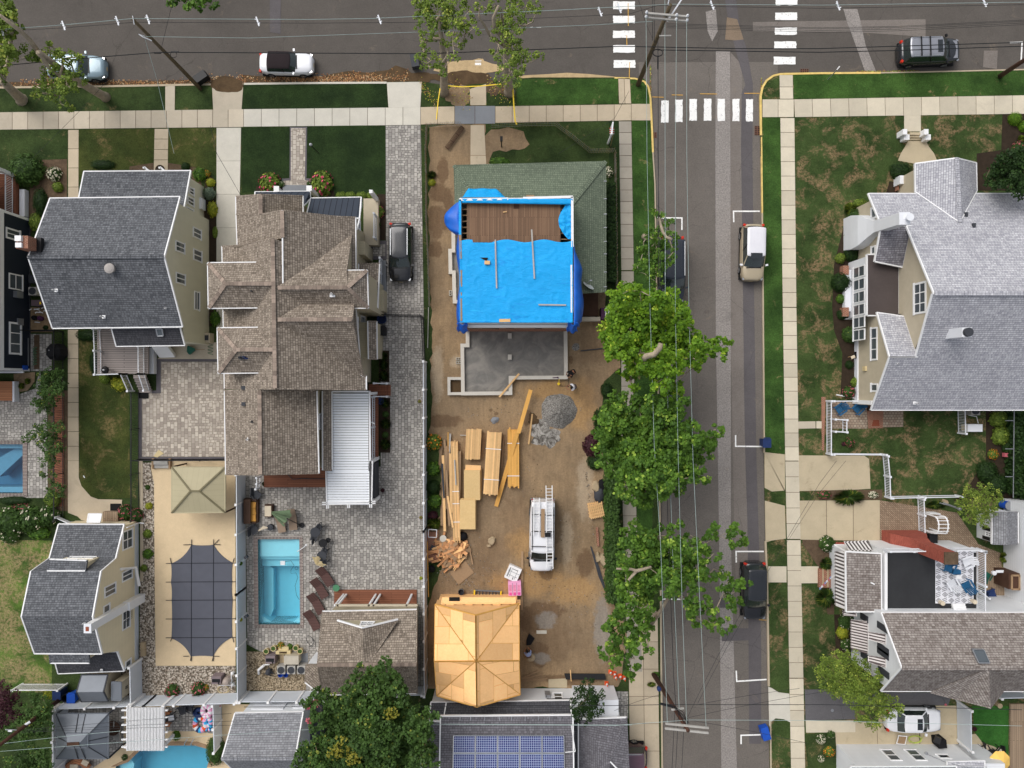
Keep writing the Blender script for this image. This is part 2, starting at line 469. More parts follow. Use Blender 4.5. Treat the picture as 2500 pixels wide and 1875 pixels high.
M['sid_navy']=msd('1f2632',.15,dark=.6)
M['metal_roof']=mst('3c424c','23272f',.42,.88)
M['glass']=P('4d5459',.08,var=.15,scale=.8,fi=0,spec=.8)
M['gld']=P('1e2327',.05,var=.15,scale=.8,fi=0,spec=.9)
M['glass_green']=P('26302f',.05,var=.1,scale=.8,fi=0,spec=.9)
M['bkm']=P('1c1c1e',.45,fi=0)
M['rub']=P('1b1b1b',.9,fi=0)
M['dkg']=P('3b3d42',.6,fi=0)
M['gym']=P('9a9ca0',.4,.6,fi=0)
M['chrome']=P('c4c6c8',.25,.9,fi=0)
M['stl']=P('73787f',.45,.2,var=.05,fi=0)
M['epdm']=P('4d4543',.8,var=.1,scale=.7,fi=6)
M['black_roof']=P('2f3032',.75,var=.14,scale=.8,fi=4)
M['deck_grey']=mbo('a69c97','9b918c',.14,30,.02)
M['dkb']=mbo('8a5a44','7a4e3b',.14,4,.012)
M['deck_tan']=mbo('a08b74','8f7b66',.14,4,.012,PI/2)
M['cedar']=mbo('b9805c','a56f4e',.14,3,.01)
M['floor_old']=mbo('8a6d56','6f5745',.085,3.5,.012,PI/2)
@hc
def mos(c,c2,attrv=.16):
 g=G(.8,spec=.15);p=g.pos()
 x=g.mix(g.noise(p,7,4,.8),c,c2);x=g.val(x,g.at_(),1-attrv,1+attrv)
 x=g.val(x,g.noise(g.map(p,(1,1,1)),1.2,5,.6),.88,1.12);return g.done(x)
M['osb']=mos('f6ca92','e2ab70',.3)
M['lumber']=mos('e6c18c','cda06c',.2)
M['lmy']=mos('e0ae62','c8924a',.15)
M['lmo']=mos('a98c6b','86705a',.25)
M['fence_wood']=P('8d7a52',.9,var=.2,scale=5,fi=0)
M['wdk']=P('4a3428',.85,var=.2)
M['pole_wood']=P('5f5340',.9,var=.25,scale=3,fi=12)
M['pole_brown']=P('4c3328',.9,var=.2,scale=3,fi=12)
M['amg']=P('a8a59f',.85,var=.15,fi=9)
M['wire']=P('26282a',.6,fi=0)
M['wrg']=P('9fb0ac',.5,fi=0)
def m_tarp():
 g=G(.55,spec=.25);p=g.pos()
 x=g.val(hx('14a0e4'),g.noise(p,.5,5,.6),.8,1.2)
 x=g.mix(g.math('MULTIPLY',g.step(g.noise(g.map(p,(.5,2.2,1),(0,0,0),(0,0,.3)),1.0,5,.6,1.5),.58,.66),.4),x,hx('0f80d4'))
 x=g.mix(g.math('MULTIPLY',g.step(g.noise(g.map(p,(.6,1.6,1),(7,2,0),(0,0,-.2)),1.0,5,.6,1.5),.64,.70),.5),x,hx('30bdf5'))  # lighter streaks: highlights on the folds put into the colour
 g.bump(g.noise(g.map(p,(1,2.2,1),(0,0,0),(0,0,.35)),1.6,6,.65,1.6),.45,.12)
 return g.done(x)
M['tarp']=m_tarp()
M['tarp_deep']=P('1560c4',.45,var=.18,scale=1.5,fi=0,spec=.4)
M['bark']=P('9c8f7c',.9,var=.25,scale=3,fi=9)
M['bkd']=P('6b5d4c',.9,var=.25,scale=3,fi=9)
M['leaf']=mlf('3a5a1e','6b9030','9ab548',.18)
M['leaf_bright']=mlf('456a16','82a828','b2c440',.2)
M['l_o']=mlf('566c28','8ba040','b4bd55',.2)
M['l_k']=mlf('1e3314','35501f','4a6528',.1)
M['l_d']=mlf('324a1f','557434','8c9540',.14)
M['leaf_turn']=mlf('6d7428','a89a3a',None)
M['leaf_yellow']=mlf('7d8a26','c4bd3c',None)
M['leaf_red']=mlf('3a1d22','57303a',None)
M['leaf_grey']=mlf('5c6e5a','82917a',None)
M['leaf_litter']=mlf('7a4a2c','b98c58','c9ae86',.15,.05)
M['fl_pink']=P('cf5470',.7,var=.2,at_=.2)
M['fl_white']=P('dcd6bf',.7,var=.15)
M['fl_orange']=P('e08a2e',.7,var=.15)
M['fl_rose']=P('b8606a',.7,var=.2)
M['solar']=mbk('25366c','31346a','a9b4cf',.155,.155,.012,0,.2,.15,0,0,.1,spec=.7)
M['bpl']=P('1f4fae',.5,fi=0)
M['npl']=P('22345f',.5,fi=0)
M['blue_chair']=P('255a80',.6,fi=0)
M['wicker']=mst('5f4743','46332f',.12,.6,1)
M['wicker_dark']=P('4a372c',.8,var=.15)
M['cushion_tan']=P('c08d45',.9,fi=0,at_=.15)
M['ccr']=P('cfc2ab',.9,fi=0)
M['taupe_sling']=P('8d7a68',.8,fi=0)
M['umb_green']=P('6e8263',.85,var=.2,scale=4,fi=0,at_=.25)
M['cbg']=P('c9b78c',.85,fi=0)
M['canvas_tan']=msd('aba284',.42,1,.9)
M['canvas_yellow']=P('f0c469',.8,fi=0,var=.05)
M['cover']=P('565861',.8,var=.05,fi=0)
M['strap']=P('24242a',.8,fi=0)
M['red']=P('c8321f',.5,fi=0)
M['orange']=P('e0582a',.5,fi=0)
M['yellow']=P('e8c32f',.5,fi=0)
M['tape']=P('f0cf3a',.5,fi=0,var=.03)
M['pink_wrap']=P('e3a0c4',.4,var=.1,scale=2,fi=0)
M['magenta']=P('d9559b',.4,fi=0)
M['green_metal']=P('1f5b4c',.5,fi=0)
M['hose']=P('4a7d5c',.5,fi=0)
M['hose_lime']=P('b8c95a',.5,fi=0)
M['skin']=P('9a6b50',.6,fi=0,var=.04)
M['cloth_blue']=P('8f9cc0',.9,fi=0,var=.08)
M['clk']=P('17171a',.9,fi=0)
M['cloth_white']=P('d9d9de',.9,fi=0)
M['hair']=P('1d1613',.7,fi=0)
M['stone']=P('a8967a',.9,var=.12)
M['terracotta']=P('8a4a35',.8,fi=0)
M['purple']=P('4a2748',.6,fi=0)
M['stripe_awn']=mst('dcd9d6','4e4745',.27,.5)
M['stripe_awn2']=mst('d6d0cc','574c4c',.21,.5)
def m_cem():
 g=G(.9,spec=.15);p=g.pos()
 x=g.mix(g.step(g.noise(p,2.2,6,.7,1),.4,.62),hx('55504a'),hx('a5a19a'))
 return g.done(g.val(x,g.noise(p,9,4,.75),.8,1.2))
M['cement']=m_cem()
# ground, roads, pavements
from mathutils.geometry import tessellate_polygon
tI(1,3);POOL_A=WP((575,845),(1022,845),(1032,1765),(582,1765))
tI(0,2);POOL_B=WP((-700,1480),(250,1480),(252,2008),(-700,2008))
tI(0,4);POOL_C=WP((1250,1640),(1390,1590),(1510,1470),(1790,1412),(2110,1412),(2297,1465),(2240,1640),(2150,1900),(1300,1900))
HOLES=[POOL_A,POOL_B,POOL_C]
def inside(p,poly):
 c=0;n=len(poly)
 for i in U(n):
  a,b=poly[i],poly[i-1]
  if(a[1]>p[1])!=(b[1]>p[1])and p[0]<(b[0]-a[0])*(p[1]-a[1])/(b[1]-a[1])+a[0]:c=not c
 return c
SLABN=0
def sb(name,pts,z,mat,depth=.06,kind=ST):
 global SLABN
 SLABN+=1;z+=(SLABN%50)*.00012
 P2=[V(W(x,y).x,W(x,y).y,0)for x,y in pts]
 hs=[h for h in HOLES if all(inside(q,P2)for q in h)]
 O=MB();O.prism(P2,z-depth,z,cap=not hs)
 for h in hs:O.prism(h,z-depth,z,cap=0)
 if hs:
  loops=[P2]+[[V(q.x,q.y,0)for q in h]for h in hs];flat=[q for l in loops for q in l]
  for t in tessellate_polygon(loops):
   a,b,c=[flat[i]for i in t]
   if(b-a).cross(c-a).z<0:b,c=c,b
   O.face([(q.x,q.y,z)for q in(a,b,c)])
 return O.bd(name,mat,kind=kind)
def sbs(name,a,b,c,d,n,z,mat,gap=.018,sD=0,m=1,jit=.0):
 """a-b one long side, d-c the other (pixels); n pieces along with open joints"""
 rnd=RN(sD+11);O=MB()
 A,B,C_,D=[W(*p)for p in(a,b,c,d)]
 L=(B-A).length;g=gap/L
 for i in U(n):
  for j in U(m):
   t0,t1=i/n+g,(i+1)/n-g;s0,s1=j/m+(g*L/(D-A).length if m>1 else 0),(j+1)/m-(g*L/(D-A).length if m>1 else 0)
   f=lambda t,s:(A.lerp(B,t)).lerp(D.lerp(C_,t),s)
   O.var=rnd.random()
   dz=rnd.uniform(-jit,jit)
   O.prism([f(t0,s0),f(t1,s0),f(t1,s1),f(t0,s1)],z-.05,z+dz)
 O.mi=1
 O.prism([A,B,C_,D],z-.06,z-.02)
 return O.bd(name,[mat,M.mulch_b],kind=ST)
srcpx()
sb('ground',[(-18000,-18000),(20000,-18000),(20000,20000),(-18000,20000)],-.165,M.lww,.01)
sb('street',[(-900,-170),(3400,-210),(3400,260),(1900,330),(1500,330),(-900,330)],-.12,M.asphalt_n,.03)
sb('side_street',[(1560,150),(1900,150),(1900,2600),(1600,2600)],-.114,M.asphalt_s,.03)
sb('verge_north',[(-900,-170),(-900,-900),(3400,-900),(3400,-210)],0,M.lwv,.2)
west=[(-900,228),(0,214),(250,211),(500,205),(760,202),(945,200),(1029,199),(1100,210),(1180,204),(1240,194),(1300,189),(1500,189),(1550,191),(1570,198),(1582,212),(1587,240),(1592,320),(1599,450),(1606,900),(1613,1400),(1616,1700),(1621,2600),(-900,2600)]
sb('lawn_block_west',west,0,M.lawn,.3)
east=[(1857,330),(1857,235),(1862,212),(1872,196),(1888,185),(1905,181),(2000,179),(2250,176),(2500,170),(3400,154),(3400,2600),(1886,2600),(1880,1875),(1876,1600),(1867,1200),(1866,1100),(1862,600)]
sb('lawn_block_east',east,0,M.lawn_east,.3)
def kb(name,path,mat,w=.15,z=.03):
 O=MB();p=[W(*q)for q in path]
 for i in U(len(p)-1):
  a,b=p[i],p[i+1];n=V(-(b-a).y,(b-a).x,0).normalized()*w/2
  O.prism([a-n,b-n,b+n,a+n],-.15,z+i*.0004)
 return O.bd(name,mat,kind=ST)
kb('kerb',[(-300,219),(0,214),(250,211),(515,206)],M.kerb)
kb('kerb',[(596,205),(760,203),(944,202)],M.c_l)
kb('kerb',[(1500,190),(1550,192),(1573,199)],M.kerb_yellow,.12)
kb('kerb',[(1573,199),(1583,213),(1588,240),(1592,320),(1594,372)],M.kerb_yellow)
kb('kerb',[(1858,330),(1857,235),(1862,212),(1872,196),(1888,185),(1905,181),(2000,179),(2150,178)],M.kerb_yellow)
kb('kerb',[(1859,335),(1861,520)],M.kerb_yellow,.1)
kb('kerb',[(1861,520),(1862,600),(1866,1105)],M.kerb,.1)
kb('kerb',[(2150,178),(2250,176),(2500,170),(2900,163)],M.kerb,.1)
kb('kerb',[(1869,1322),(1873,1420),(1876,1600),(1877,1675)],M.kerb,.14)
kb('kerb',[(1881,1760),(1882,1875),(1886,2300)],M.kerb,.12)
kb('kerb',[(1594,372),(1599,450),(1606,900),(1613,1400)],M.kerb,.1)
kb('kerb',[(1613,1440),(1614,1600),(1617,1900),(1620,2300)],M.kerb,.14)
def pch(pts,mat,z,name='road_patch'):
 O=MB();O.face([W(x,y)+Z(z)for x,y in pts][::-1]);
 o=O.bd(name,mat,kind=ST);return o
tI(3,0)
pch([(1100,540),(1255,540),(1262,1659+2000),(1262,5800),(1330,8400),(1160,8400),(1135,5800),(1100,3600),(1095,1659)],M.asl,-.108)
pch([(1262,560),(1385,700),(1375,1659),(1395,3300),(1420,5000),(1440,5600),(1462,6700),(1330,6700),(1300,5800),(1262,3600),(1258,1000)],M.asm,-.104)
pch([(1365,330),(1430,500),(1500,900),(1495,1659),(1515,3300),(1540,5000),(1565,5800),(1590,7000),(1590,8040),(1462,8040),(1450,6500),(1440,5600),(1410,4600),(1395,3300),(1372,1600),(1378,1000),(1420,910),(1320,560),(1240,250),(1200,0),(1100,-700),(1230,-700)],M.asd,-.100)
pch([(1220,180),(1330,200),(1400,420),(1300,430),(1200,420)],M.asphalt_rust,-.098)
pch([(1500,230),(3370,200),(3370,390),(2600,340),(1500,330)],M.asm,-.108)
pch([(2480,90),(2630,90),(2660,200),(2720,480),(2840,780),(2720,780),(2620,500),(2520,230)],M.asl,-.104)
pch([(1440-300,6620-160),(1450,6620-160),(1455,6570-10),(1145,6580-10)],M.asd,-.096)
pch([(1165,6570+200+20),(1460,6790),(1470,6920),(1165,6930)],M.asd,-.096)
pch([(990,120),(1100,90),(1120,330),(1060,440),(1010,330)],M.asl,-.098)
pch([(4000,540),(4150,540),(4140,740),(3990,720)],M.asm,-.098)
tI(1,0)
pch([(690,-700),(820,-700),(815,360),(700,340)],M.asd,-.098)
def qmk(l,mat='paint',z=-.090,name='road_marking'):
 O=MB()
 for q in l:O.face([W(x,y)+Z(z)for x,y in q][::-1])
 return O.bd(name,M[mat],kind=ST)
tI(3,0)
jj=RN(3)
def rag(x0,y0,x1,y1,s=0):
 pts=[];n=6;r=lambda:jj.uniform(-3.5,3.5)
 for i in U(n):pts.append((x0+(x1-x0)*i/n,y0+r()))
 for i in U(n):pts.append((x1+r(),y0+(y1-y0)*i/n))
 for i in U(n):pts.append((x1+(x0-x1)*i/n+s,y1+r()))
 for i in U(n):pts.append((x0+r()+s,y1+(y0-y1)*i/n))
 return pts
qmk([rag(-12,-135,222,-60),rag(-12,8,222,93),rag(-12,162,222,243),rag(-14,325,222,405),rag(-10,480,222,563),rag(-6,643,229,727)],name='crosswalk')
qmk([rag(1748,-130,1984,-50),rag(1744,-28,1982,50),rag(1742,128,1980,208),rag(1738,290,1976,370),rag(1732,442,1970,522),rag(1725,608,1961,690)],name='crosswalk')
qmk([rag(508,1080,588,1320),rag(660,1070,740,1312),rag(813,1065,893,1298),rag(970,1062,1050,1300),rag(1118,1062,1196,1302),rag(1280,1063,1355,1304),rag(1425,1066,1500,1305)],name='crosswalk')
def bars(l,mat='paint',w=.11,z=-.088,name='parking_mark'):
 O=MB()
 for i,pa in enumerate(l):
  p=[W(*q)for q in pa]
  for a,b in zip(p[:-1],p[1:]):
   d=(b-a).normalized();n=V(-d.y,d.x,0)*w/2;a=a-d*w/2*.98;b=b+d*w/2*.98
   z+=.0004
   O.face([V(q.x,q.y,z)for q in(a-n,b-n,b+n,a+n)])
 return O.bd(name,M[mat],kind=ST)
tI(3,1);bars([[(1568,620),(1290,620),(1293,730)]]);bars([[(450,692),(732,692),(732,815)]])
tI(3,2);bars([[(1313,1390),(1313,1503),(1600,1506)]])
tI(3,3);bars([[(1612,982),(1318,982),(1320,1095)]]);bars([[(515,1497),(750,1500)]])
tI(3,4);bars([[(1320,620),(1325,728),(1640,708)]]);bars([[(1612,1305),(1372,1312),(1372,1400)]])
tI(4,0);bars([[(2075,455),(2200,450),(2190,650)]])
tI(3,0);bars([[(150,30),(152,270)],[(135,380),(137,480)],[(165,670),(163,830)],[(625,1020),(740,1022)],[(930,1008),(1110,1010)],[(1410,1003),(1570,1003)],[(415,1042),(530,1045)],[(100,1060),(175,1065)]],'paint_orange',.05,name='utility_mark')
tI(3,4);bars([[(1570,62),(1645,66)]],'paint_orange',.05,name='utility_mark')
tI(2,0);qmk([[(705,648),(775,648),(775,656),(705,656)],[(705,672),(772,672),(772,698),(705,698)]],name='chalk_mark')
qmk([rag(1300,287,1420,291)],name='chalk_mark')
srcpx()
sbs('sidewalk',(-120,276),(595,267),(595,310),(-120,318),19,.03,M.conc)
sbs('sidewalk',(595,267),(1027,262),(1027,305),(595,309.5),10,.03,M.c_l)
sbs('sidewalk',(1027,262),(1110,260),(1110,302),(1027,304),2,.03,M.c_t)
sbs('sidewalk',(1110,259),(1209,259),(1209,302),(1110,303),2,.032,M.c_n)
sbs('sidewalk',(1209,260),(1541,255),(1541,294),(1209,300),8,.03,M.c_t)
sbs('sidewalk',(1541,254),(1588,254),(1590,294),(1541,294),1,.03,M.c_t)
sbs('sidewalk',(1509,191),(1538,191),(1541,253),(1511,253),2,.03,M.c_t)
sbs('sidewalk',(1511,296),(1541,296),(1547,660),(1517,660),1,.028,M.slate)if 0 else None
sbs('sidewalk',(1511,296),(1517,660),(1547,660),(1541,296),13,.028,M.slate,jit=.006)
sbs('sidewalk',(1517,662),(1517,1130),(1549,1130),(1547,662),15,.028,M.slate,sD=3)
sbs('sidewalk',(1517,1132),(1533,1640),(1568,1640),(1549,1132),16,.028,M.slate,sD=5)
sbs('sidewalk',(1861,243),(1938,243),(1938,286),(1861,286),2,.03,M.c_e)
sbs('sidewalk',(1938,243),(2560,232),(2560,277),(1940,286),14,.03,M.c_e,sD=2)
sbs('sidewalk',(1903,183),(1904,242),(1936,242),(1935,183),2,.03,M.c_e)
sbs('sidewalk',(1905,288),(1911,750),(1944,750),(1939,288),13,.03,M.c_e,sD=4)
sbs('sidewalk',(1911,751),(1917,1125),(1950,1125),(1944,751),11,.03,M.c_e,sD=6)
sbs('sidewalk',(1917,1126),(1921,1316),(1954,1316),(1950,1126),5,.03,M.c_e,sD=7)
sbs('sidewalk',(1921,1318),(1927,1655),(1961,1655),(1954,1318),9,.03,M.c_e,sD=8)
sbs('sidewalk',(1927,1656),(1938,2240),(1972,2240),(1961,1656),15,.03,M.c_e,sD=9)
sbs('driveway',(1533,1500),(1543,2300),(1615,2300),(1606,1500),12,.024,M.c_t,m=2)
tI(0,0)
sbs('path',(1785,935),(1893,925),(1890,1195),(1785,1200),1,.026,M.conc)
sbs('path',(738,1402),(736,1659+1600),(845,1659+1600),(850,1400),9,.02,M.c_t)
sbs('path',(1672,1390),(1662,1659+180),(1812,1659+180),(1818,1390),4,.02,M.c_t,sD=5)
tI(0,2)
sbs('path',(735,240),(735,1659),(852,1659),(845,240),9,.02,M.c_t,sD=8)
tI(0,3)
sb('path',[(735,0),(852,0),(852,180),(880,270),(980,385),(1060,415),(1320,420),(1310,560),(1280,700),(880,640),(840,600),(735,560)],.02,M.c_t)
tI(1,0)
sbs('driveway',(75,905),(420,905),(400,1185),(90,1185),1,.026,M.conc)
sbs('driveway',(128,1380),(127,3900),(345,3900),(392,1378),7,.022,M.c_l,.01)
sbs('driveway',(1964,890),(2345,885),(2330,1158),(1982,1162),1,.026,M.c_l)
sb('driveway',[(1955,1358),(2332,1352),(2365,3400),(2380,6500),(2390,7500),(1000,7500),(1000,7250),(460,6960),(440,5040),(1900,5040),(1900,3350),(1960,3350)],.018,M.pvg)
sb('paver_path',[(920,1372),(1105,1370),(1100,1900),(1095,1925),(1165,1930),(1165,2060),(835,2060),(835,1930),(915,1925)],.02,M.pvb)
sb('paver_path',[(932,1385),(1092,1385),(1080,1930),(1085,1950),(1160,1955),(1160,2060),(850,2060),(850,1955),(930,1950)],.026,M.pvp)
sb('paver_path',[(950,1397),(1075,1397),(1068,1659+280),(945,1659+280)],.03,M.pvp)
tI(1,1)
sb('paver_path',[(1790,940),(1965,940),(1965,1145),(1790,1145)],.024,M.pvb);sb('paver_path',[(1818,980),(1950,980),(1950,1108),(1818,1108)],.03,M.pvg)
tI(2,0)
sbs('path',(650,960),(655,1140),(828,1140),(825,905),1,.026,M.c_t)
sbs('path',(660,1350),(655,2010),(840,2010),(805,1350),2,.02,M.c_t,sD=2)
lot=MB()
tI(2,0);pl=WP((215,1375),(600,1345),(820,1345),(800,1480),(880,1400),(1060,1375),(1230,1420),(1295,1560),(1180,1620),(900,1640),(860,1800),(840,2060))
tI(2,1);pl+=WP((1800,500),(1950,1480),(2130,1480),(2110,1659))
tI(2,2);pl+=WP((2120,300),(2212,420),(2280,650),(2100,800),(2050,1200),(2080,1500),(2100,1659))
tI(2,3);pl+=WP((2120,200),(2130,900),(2140,1450),(2300,1659))
tI(2,4);pl+=WP((2360,250),(2300,560),(2250,780),(1500,790),(200,800),(190,500))
tI(2,3);pl+=WP((200,1600),(300,1300),(350,1100),(200,900),(190,700),(330,600))
tI(2,2);pl+=WP((320,1500),(200,1350),(235,1100),(225,700),(240,300))
tI(2,1);pl+=WP((220,1500),(205,700),(215,300),(210,0))
pl2=[]
rr=RN(5)
for i in U(len(pl)):
 a,b=pl[i],pl[(i+1)%len(pl)];n=max(1,int((b-a).length/.45));d=(b-a).normalized();q=V(-d.y,d.x,0)
 for k in U(n):pl2.append(a.lerp(b,k/n)+q*rr.uniform(-.13,.13)*(k>0))
bmx=bmesh.new();vs=[bmx.verts.new((p.x,p.y,.012))for p in pl2];fc=bmx.faces.new(vs);bmesh.ops.triangulate(bmx,faces=[fc])
for f in bmx.faces:
 if f.normal.z<0:f.normal_flip()
me=bpy.data.meshes.new('bare_dirt');bmx.to_mesh(me);me.materials.append(M.dirt);o=bpy.data.objects.new('bare_dirt',me);col.objects.link(o);o['kind']='structure'
def blb(name,c,rx,ry,z,mat,n=40,amp=.25,sD=1,h=0,kind=ST):
 """irregular low patch; h>0 mounds it up"""
 O=MB();rn=RN(sD);w=W(*c);rx=PXM(rx);ry=PXM(ry);ph=[rn.u(0,6)for _ in U(5)]
 def rad(t):return 1+amp*(.5*sin(2*t+ph[0])+.3*sin(3*t+ph[1])+.3*sin(5*t+ph[2])+.2*sin(9*t+ph[3])+.15*sin(14*t+ph[4]))
 rg=[]
 ks=[1,.9,.75,.55,.35,.15]if h else[1]
 for s in ks:
  rg.append([O.V((w.x+rx*s*rad(2*PI*k/n)*cos(2*PI*k/n),w.y+ry*s*rad(2*PI*k/n)*sin(2*PI*k/n),z+h*(1-s**1.5)*rn.u(.85,1.12)))for k in U(n)])
 for i in U(len(rg)-1):
  for k in U(n):j=(k+1)%n;O.F((rg[i][k],rg[i][j],rg[i+1][j],rg[i+1][k]))
 O.F(rg[-1])
 return O.bd(name,mat,kind=kind,smooth=h>0)
tI(2,0)
blb('sand_spill',(640,720),300,90,-.094,M.sand,sD=3,amp=.35);blb('dirt_spill',(620,850),330,80,-.088,M.drk,sD=5,amp=.3);blb('dirt_spill',(60,830),240,60,-.086,M.drk,sD=8,amp=.3)
blb('bare_patch',(530,1040),150,105,.008,M.dirt,sD=6,amp=.3);blb('bare_patch',(920,960),110,80,.008,M.mulch_b,sD=7,amp=.4)
sb('sand_spill',[(1150,815),(1300,805),(1500,795),(1700,780),(1950,795),(2200,820),(2330,850),(2000,850),(1500,862),(1250,850)],-.09,M.sand,.02)
tI(1,0)
blb('dirt_spill',(240,915),175,90,.028,M.drk,sD=11,amp=.12);blb('bare_patch',(975,1030),100,75,.006,M.mulch_b,sD=12,amp=.3);blb('bare_patch',(1860,1050),100,80,.006,M.lawn_dry,sD=13,amp=.3)
def ltr(name,poly_px,n,z,mats,size=(.03,.09),sD=1,kind='stuff',label=None,cat=None):
 O=MB();rn=RN(sD)
 for _ in U(n):
  i=rn.randrange(len(poly_px));(x0,y0,x1,y1,w)=poly_px[i];t=rn.random()
  p=W(x0+(x1-x0)*t+rn.gauss(0,w*.3)*.4,y0+(y1-y0)*t+rn.gauss(0,w*.45));s=rn.u(*size);a=rn.u(0,6.3)
  u=V(cos(a),sin(a),rn.u(-.3,.3))*s;v=V(-sin(a),cos(a),rn.u(-.3,.3))*s*.5
  c=V(p.x,p.y,z+rn.u(.005,.03));O.var=rn.random();O.face([c-u,c-v,c+u,c+v],rn.randrange(len(mats)))
 return tag(O.bd(name,mats,kind=kind),label,cat)
tI(0,0)
sb('gutter_soil',[(0,880),(200,880),(400,900),(900,880),(1150,870),(1500,870),(2100,855),(2212,850),(2212,905),(1500,922),(0,945)],-.098,M.drk,.01)
tI(1,0)
sb('gutter_soil',[(380,800),(560,815),(900,820),(1200,835),(1380,790),(1550,760),(1750,780),(1980,750),(2060,700),(2180,740),(2250,800),(2250,888),(1960,888),(430,895)],-.096,M.drk,.01)
ltr('fallen_leaves',[(430,850,1950,840,60),(0,870,430,860,60),(100,900,400,900,90),(1400,840,2200,830,70),(700,830,1400,860,40),(900,830,1900,850,60),(-2200,900,0,880,45),(-2000,880,-200,900,40)],2400,-.09,[M.leaf_litter],sD=4,label='fallen brown leaves along the kerb of the street',cat='leaves')
tI(3,0)
ltr('fallen_leaves',[(390,700,400,1659,25),(1590,850,1585,1659,15),(1600,1659,1615,3300,12),(1625,3300,1655,6600,12),(2600,770,3300,765,12),(420,1659,440,2200,20)],1100,-.09,[M.leaf_litter,M.l_o],sD=9,label='loose leaves and weeds along the side street gutters',cat='leaves')
tI(2,0)
ltr('fallen_leaves',[(400,900,660,1130,160),(830,900,1150,1130,150),(120,900,300,1150,90)],320,.02,[M.leaf_litter,M.leaf_yellow],(.03,.07),sD=10,label='scattered dry leaves on the verge by the caution tape',cat='leaves')
tI(4,0)
sbs('path',(915,1240),(1098,1240),(1100,1420),(915,1420),1,.02,M.c_e)
sb('path',[(960,1520),(1150,1520),(1180,1580),(1240,1659),(1270,1730),(1100,1780),(850,1735),(880,1659),(930,1580)],.02,M.c_o)
tI(3,2)
sb('driveway',[(1620,1565),(1840,1590),(1840,1659),(1842,2000),(1842,1980),(1700,1990),(1622,1950)],.026,M.c_o)
sb('driveway',[(1985,1600),(2700,1605),(2750,1640),(2765,1960),(2600,1970),(1990,1985)],.022,M.c_o)
sb('path',[(1985,1235),(2170,1232),(2172,1308),(1985,1312)],.022,M.conc);sb('path',[(2180,1232),(2245,1232),(2245,1308),(2180,1308)],.022,M.c_e)
tI(3,3)
sb('driveway',[(1625,430),(1840,485),(1850,840),(1700,860),(1632,880)],.026,M.c_o)
sbs('driveway',(1998,430),(2868,425),(2868,865),(2005,850),3,.022,M.c_o,.02)
sb('patio',[(2868,425),(3700,560),(3930,900),(4180,1000),(4180,1300),(4100,1400),(3700,1200),(2868,900)],.02,M.paver_herring)
sb('path',[(1660,1140),(1858,1140),(1858,1312),(1662,1312)],.024,M.c_e);sb('path',[(2015,1140),(2205,1140),(2205,1320),(2015,1322)],.024,M.c_e)
tI(4,2)
sb('patio',[(130,1020),(520,1020),(520,1310),(130,1310)],.026,M.paver_old);sb('patio',[(680,1120),(905,1120),(905,1292),(680,1298)],.026,M.paver_old)
sb('brick_step',[(515,1120),(690,1120),(685,1305),(528,1308)],.05,M.rbk);sb('door_mat',[(580,1220),(640,1215),(650,1280),(565,1283)],.062,M.terracotta,.02)
sb('brick_edging',[(22,970),(68,970),(50,1550),(28,1545)],.03,M.rbk)
tI(3,4)
sb('driveway',[(1662,780),(1700,795),(1770,840),(1888,855),(1900,1165),(1830,1130),(1740,1120),(1690,1160),(1672,1215)],.026,M.c_l)
sb('driveway',[(2055,810),(2420,810),(2600,850),(2600,1130),(2065,1145)],.022,M.adv)
sb('driveway',[(2065,1145),(2600,1145),(2600,1270),(2070,1275)],.024,M.c_e)
tI(4,4)
sb('driveway',[(640,840),(1400,845),(1420,900),(1390,980),(700,980),(380,960),(380,850)],.022,M.adv)
sbs('driveway',(160,1160),(1080,1160),(1085,1440),(180,1420),2,.024,M.c_o,.02)
sb('driveway',[(640,985),(1100,985),(1480,985),(1500,1400),(1090,1400),(1090,1158),(640,1158)],.02,M.c_o)
sb('artificial_lawn',[(1650,990),(2045,990),(2040,1520),(1880,1420),(1760,1380),(1680,1280)],.02,M.turf)
sb('patio',[(1590,1300),(1700,1290),(1760,1385),(1900,1430),(2040,1530),(2040,1900),(1500,1900)],.016,M.c_o);
sb('patio_deck',[(2052,960),(2400,960),(2400,1900),(2045,1900)],.16,M.deck_tan,.2)
def bed(pts,mat='mulch',z=.014):sb('garden_bed',pts,z,M[mat],.05)
tI(0,1);bed([(400,70),(725,60),(725,470),(540,480),(330,860),(300,700),(330,300)],'mulch_b');bed([(1400,140),(1660,100),(1660,200),(1400,200)],'mulch_b',.016);bed([(1815,100),(2120,150),(2200,400),(2250,800),(2180,800),(2060,200),(1815,190)],'mulch_b')
tI(1,1);bed([(0,180),(110,280),(130,1170),(0,1170)]);bed([(1380,430),(1955,440),(1955,932),(1785,932),(1720,480)]);bed([(560,350),(850,350),(850,460),(540,460)]);bed([(1160,350),(1400,400),(1400,470),(1160,470)])
tI(1,2);bed([(1880,470),(1992,470),(1995,810),(1882,800)],'mulch',.03);bed([(1880,980),(2003,980),(2005,1572),(1885,1570)],'mulch',.03);bed([(0,30),(200,30),(200,210),(20,200)],'mulch')
tI(4,0);bed([(1980,1225),(2600,1225),(2600,1800),(1960,1800)])
tI(4,1);bed([(1700,0),(2400,-100),(2400,400),(1710,400)]);bed([(760,300),(1040,330),(1040,420),(720,430)]);bed([(560,560),(620,1000),(500,1659),(140,1659),(160,1200),(260,800),(420,600)])
tI(4,2);bed([(140,0),(520,0),(450,980),(230,950),(250,500),(160,250)]);bed([(1800,1110),(2400,1110),(2400,1659),(1800,1659)])
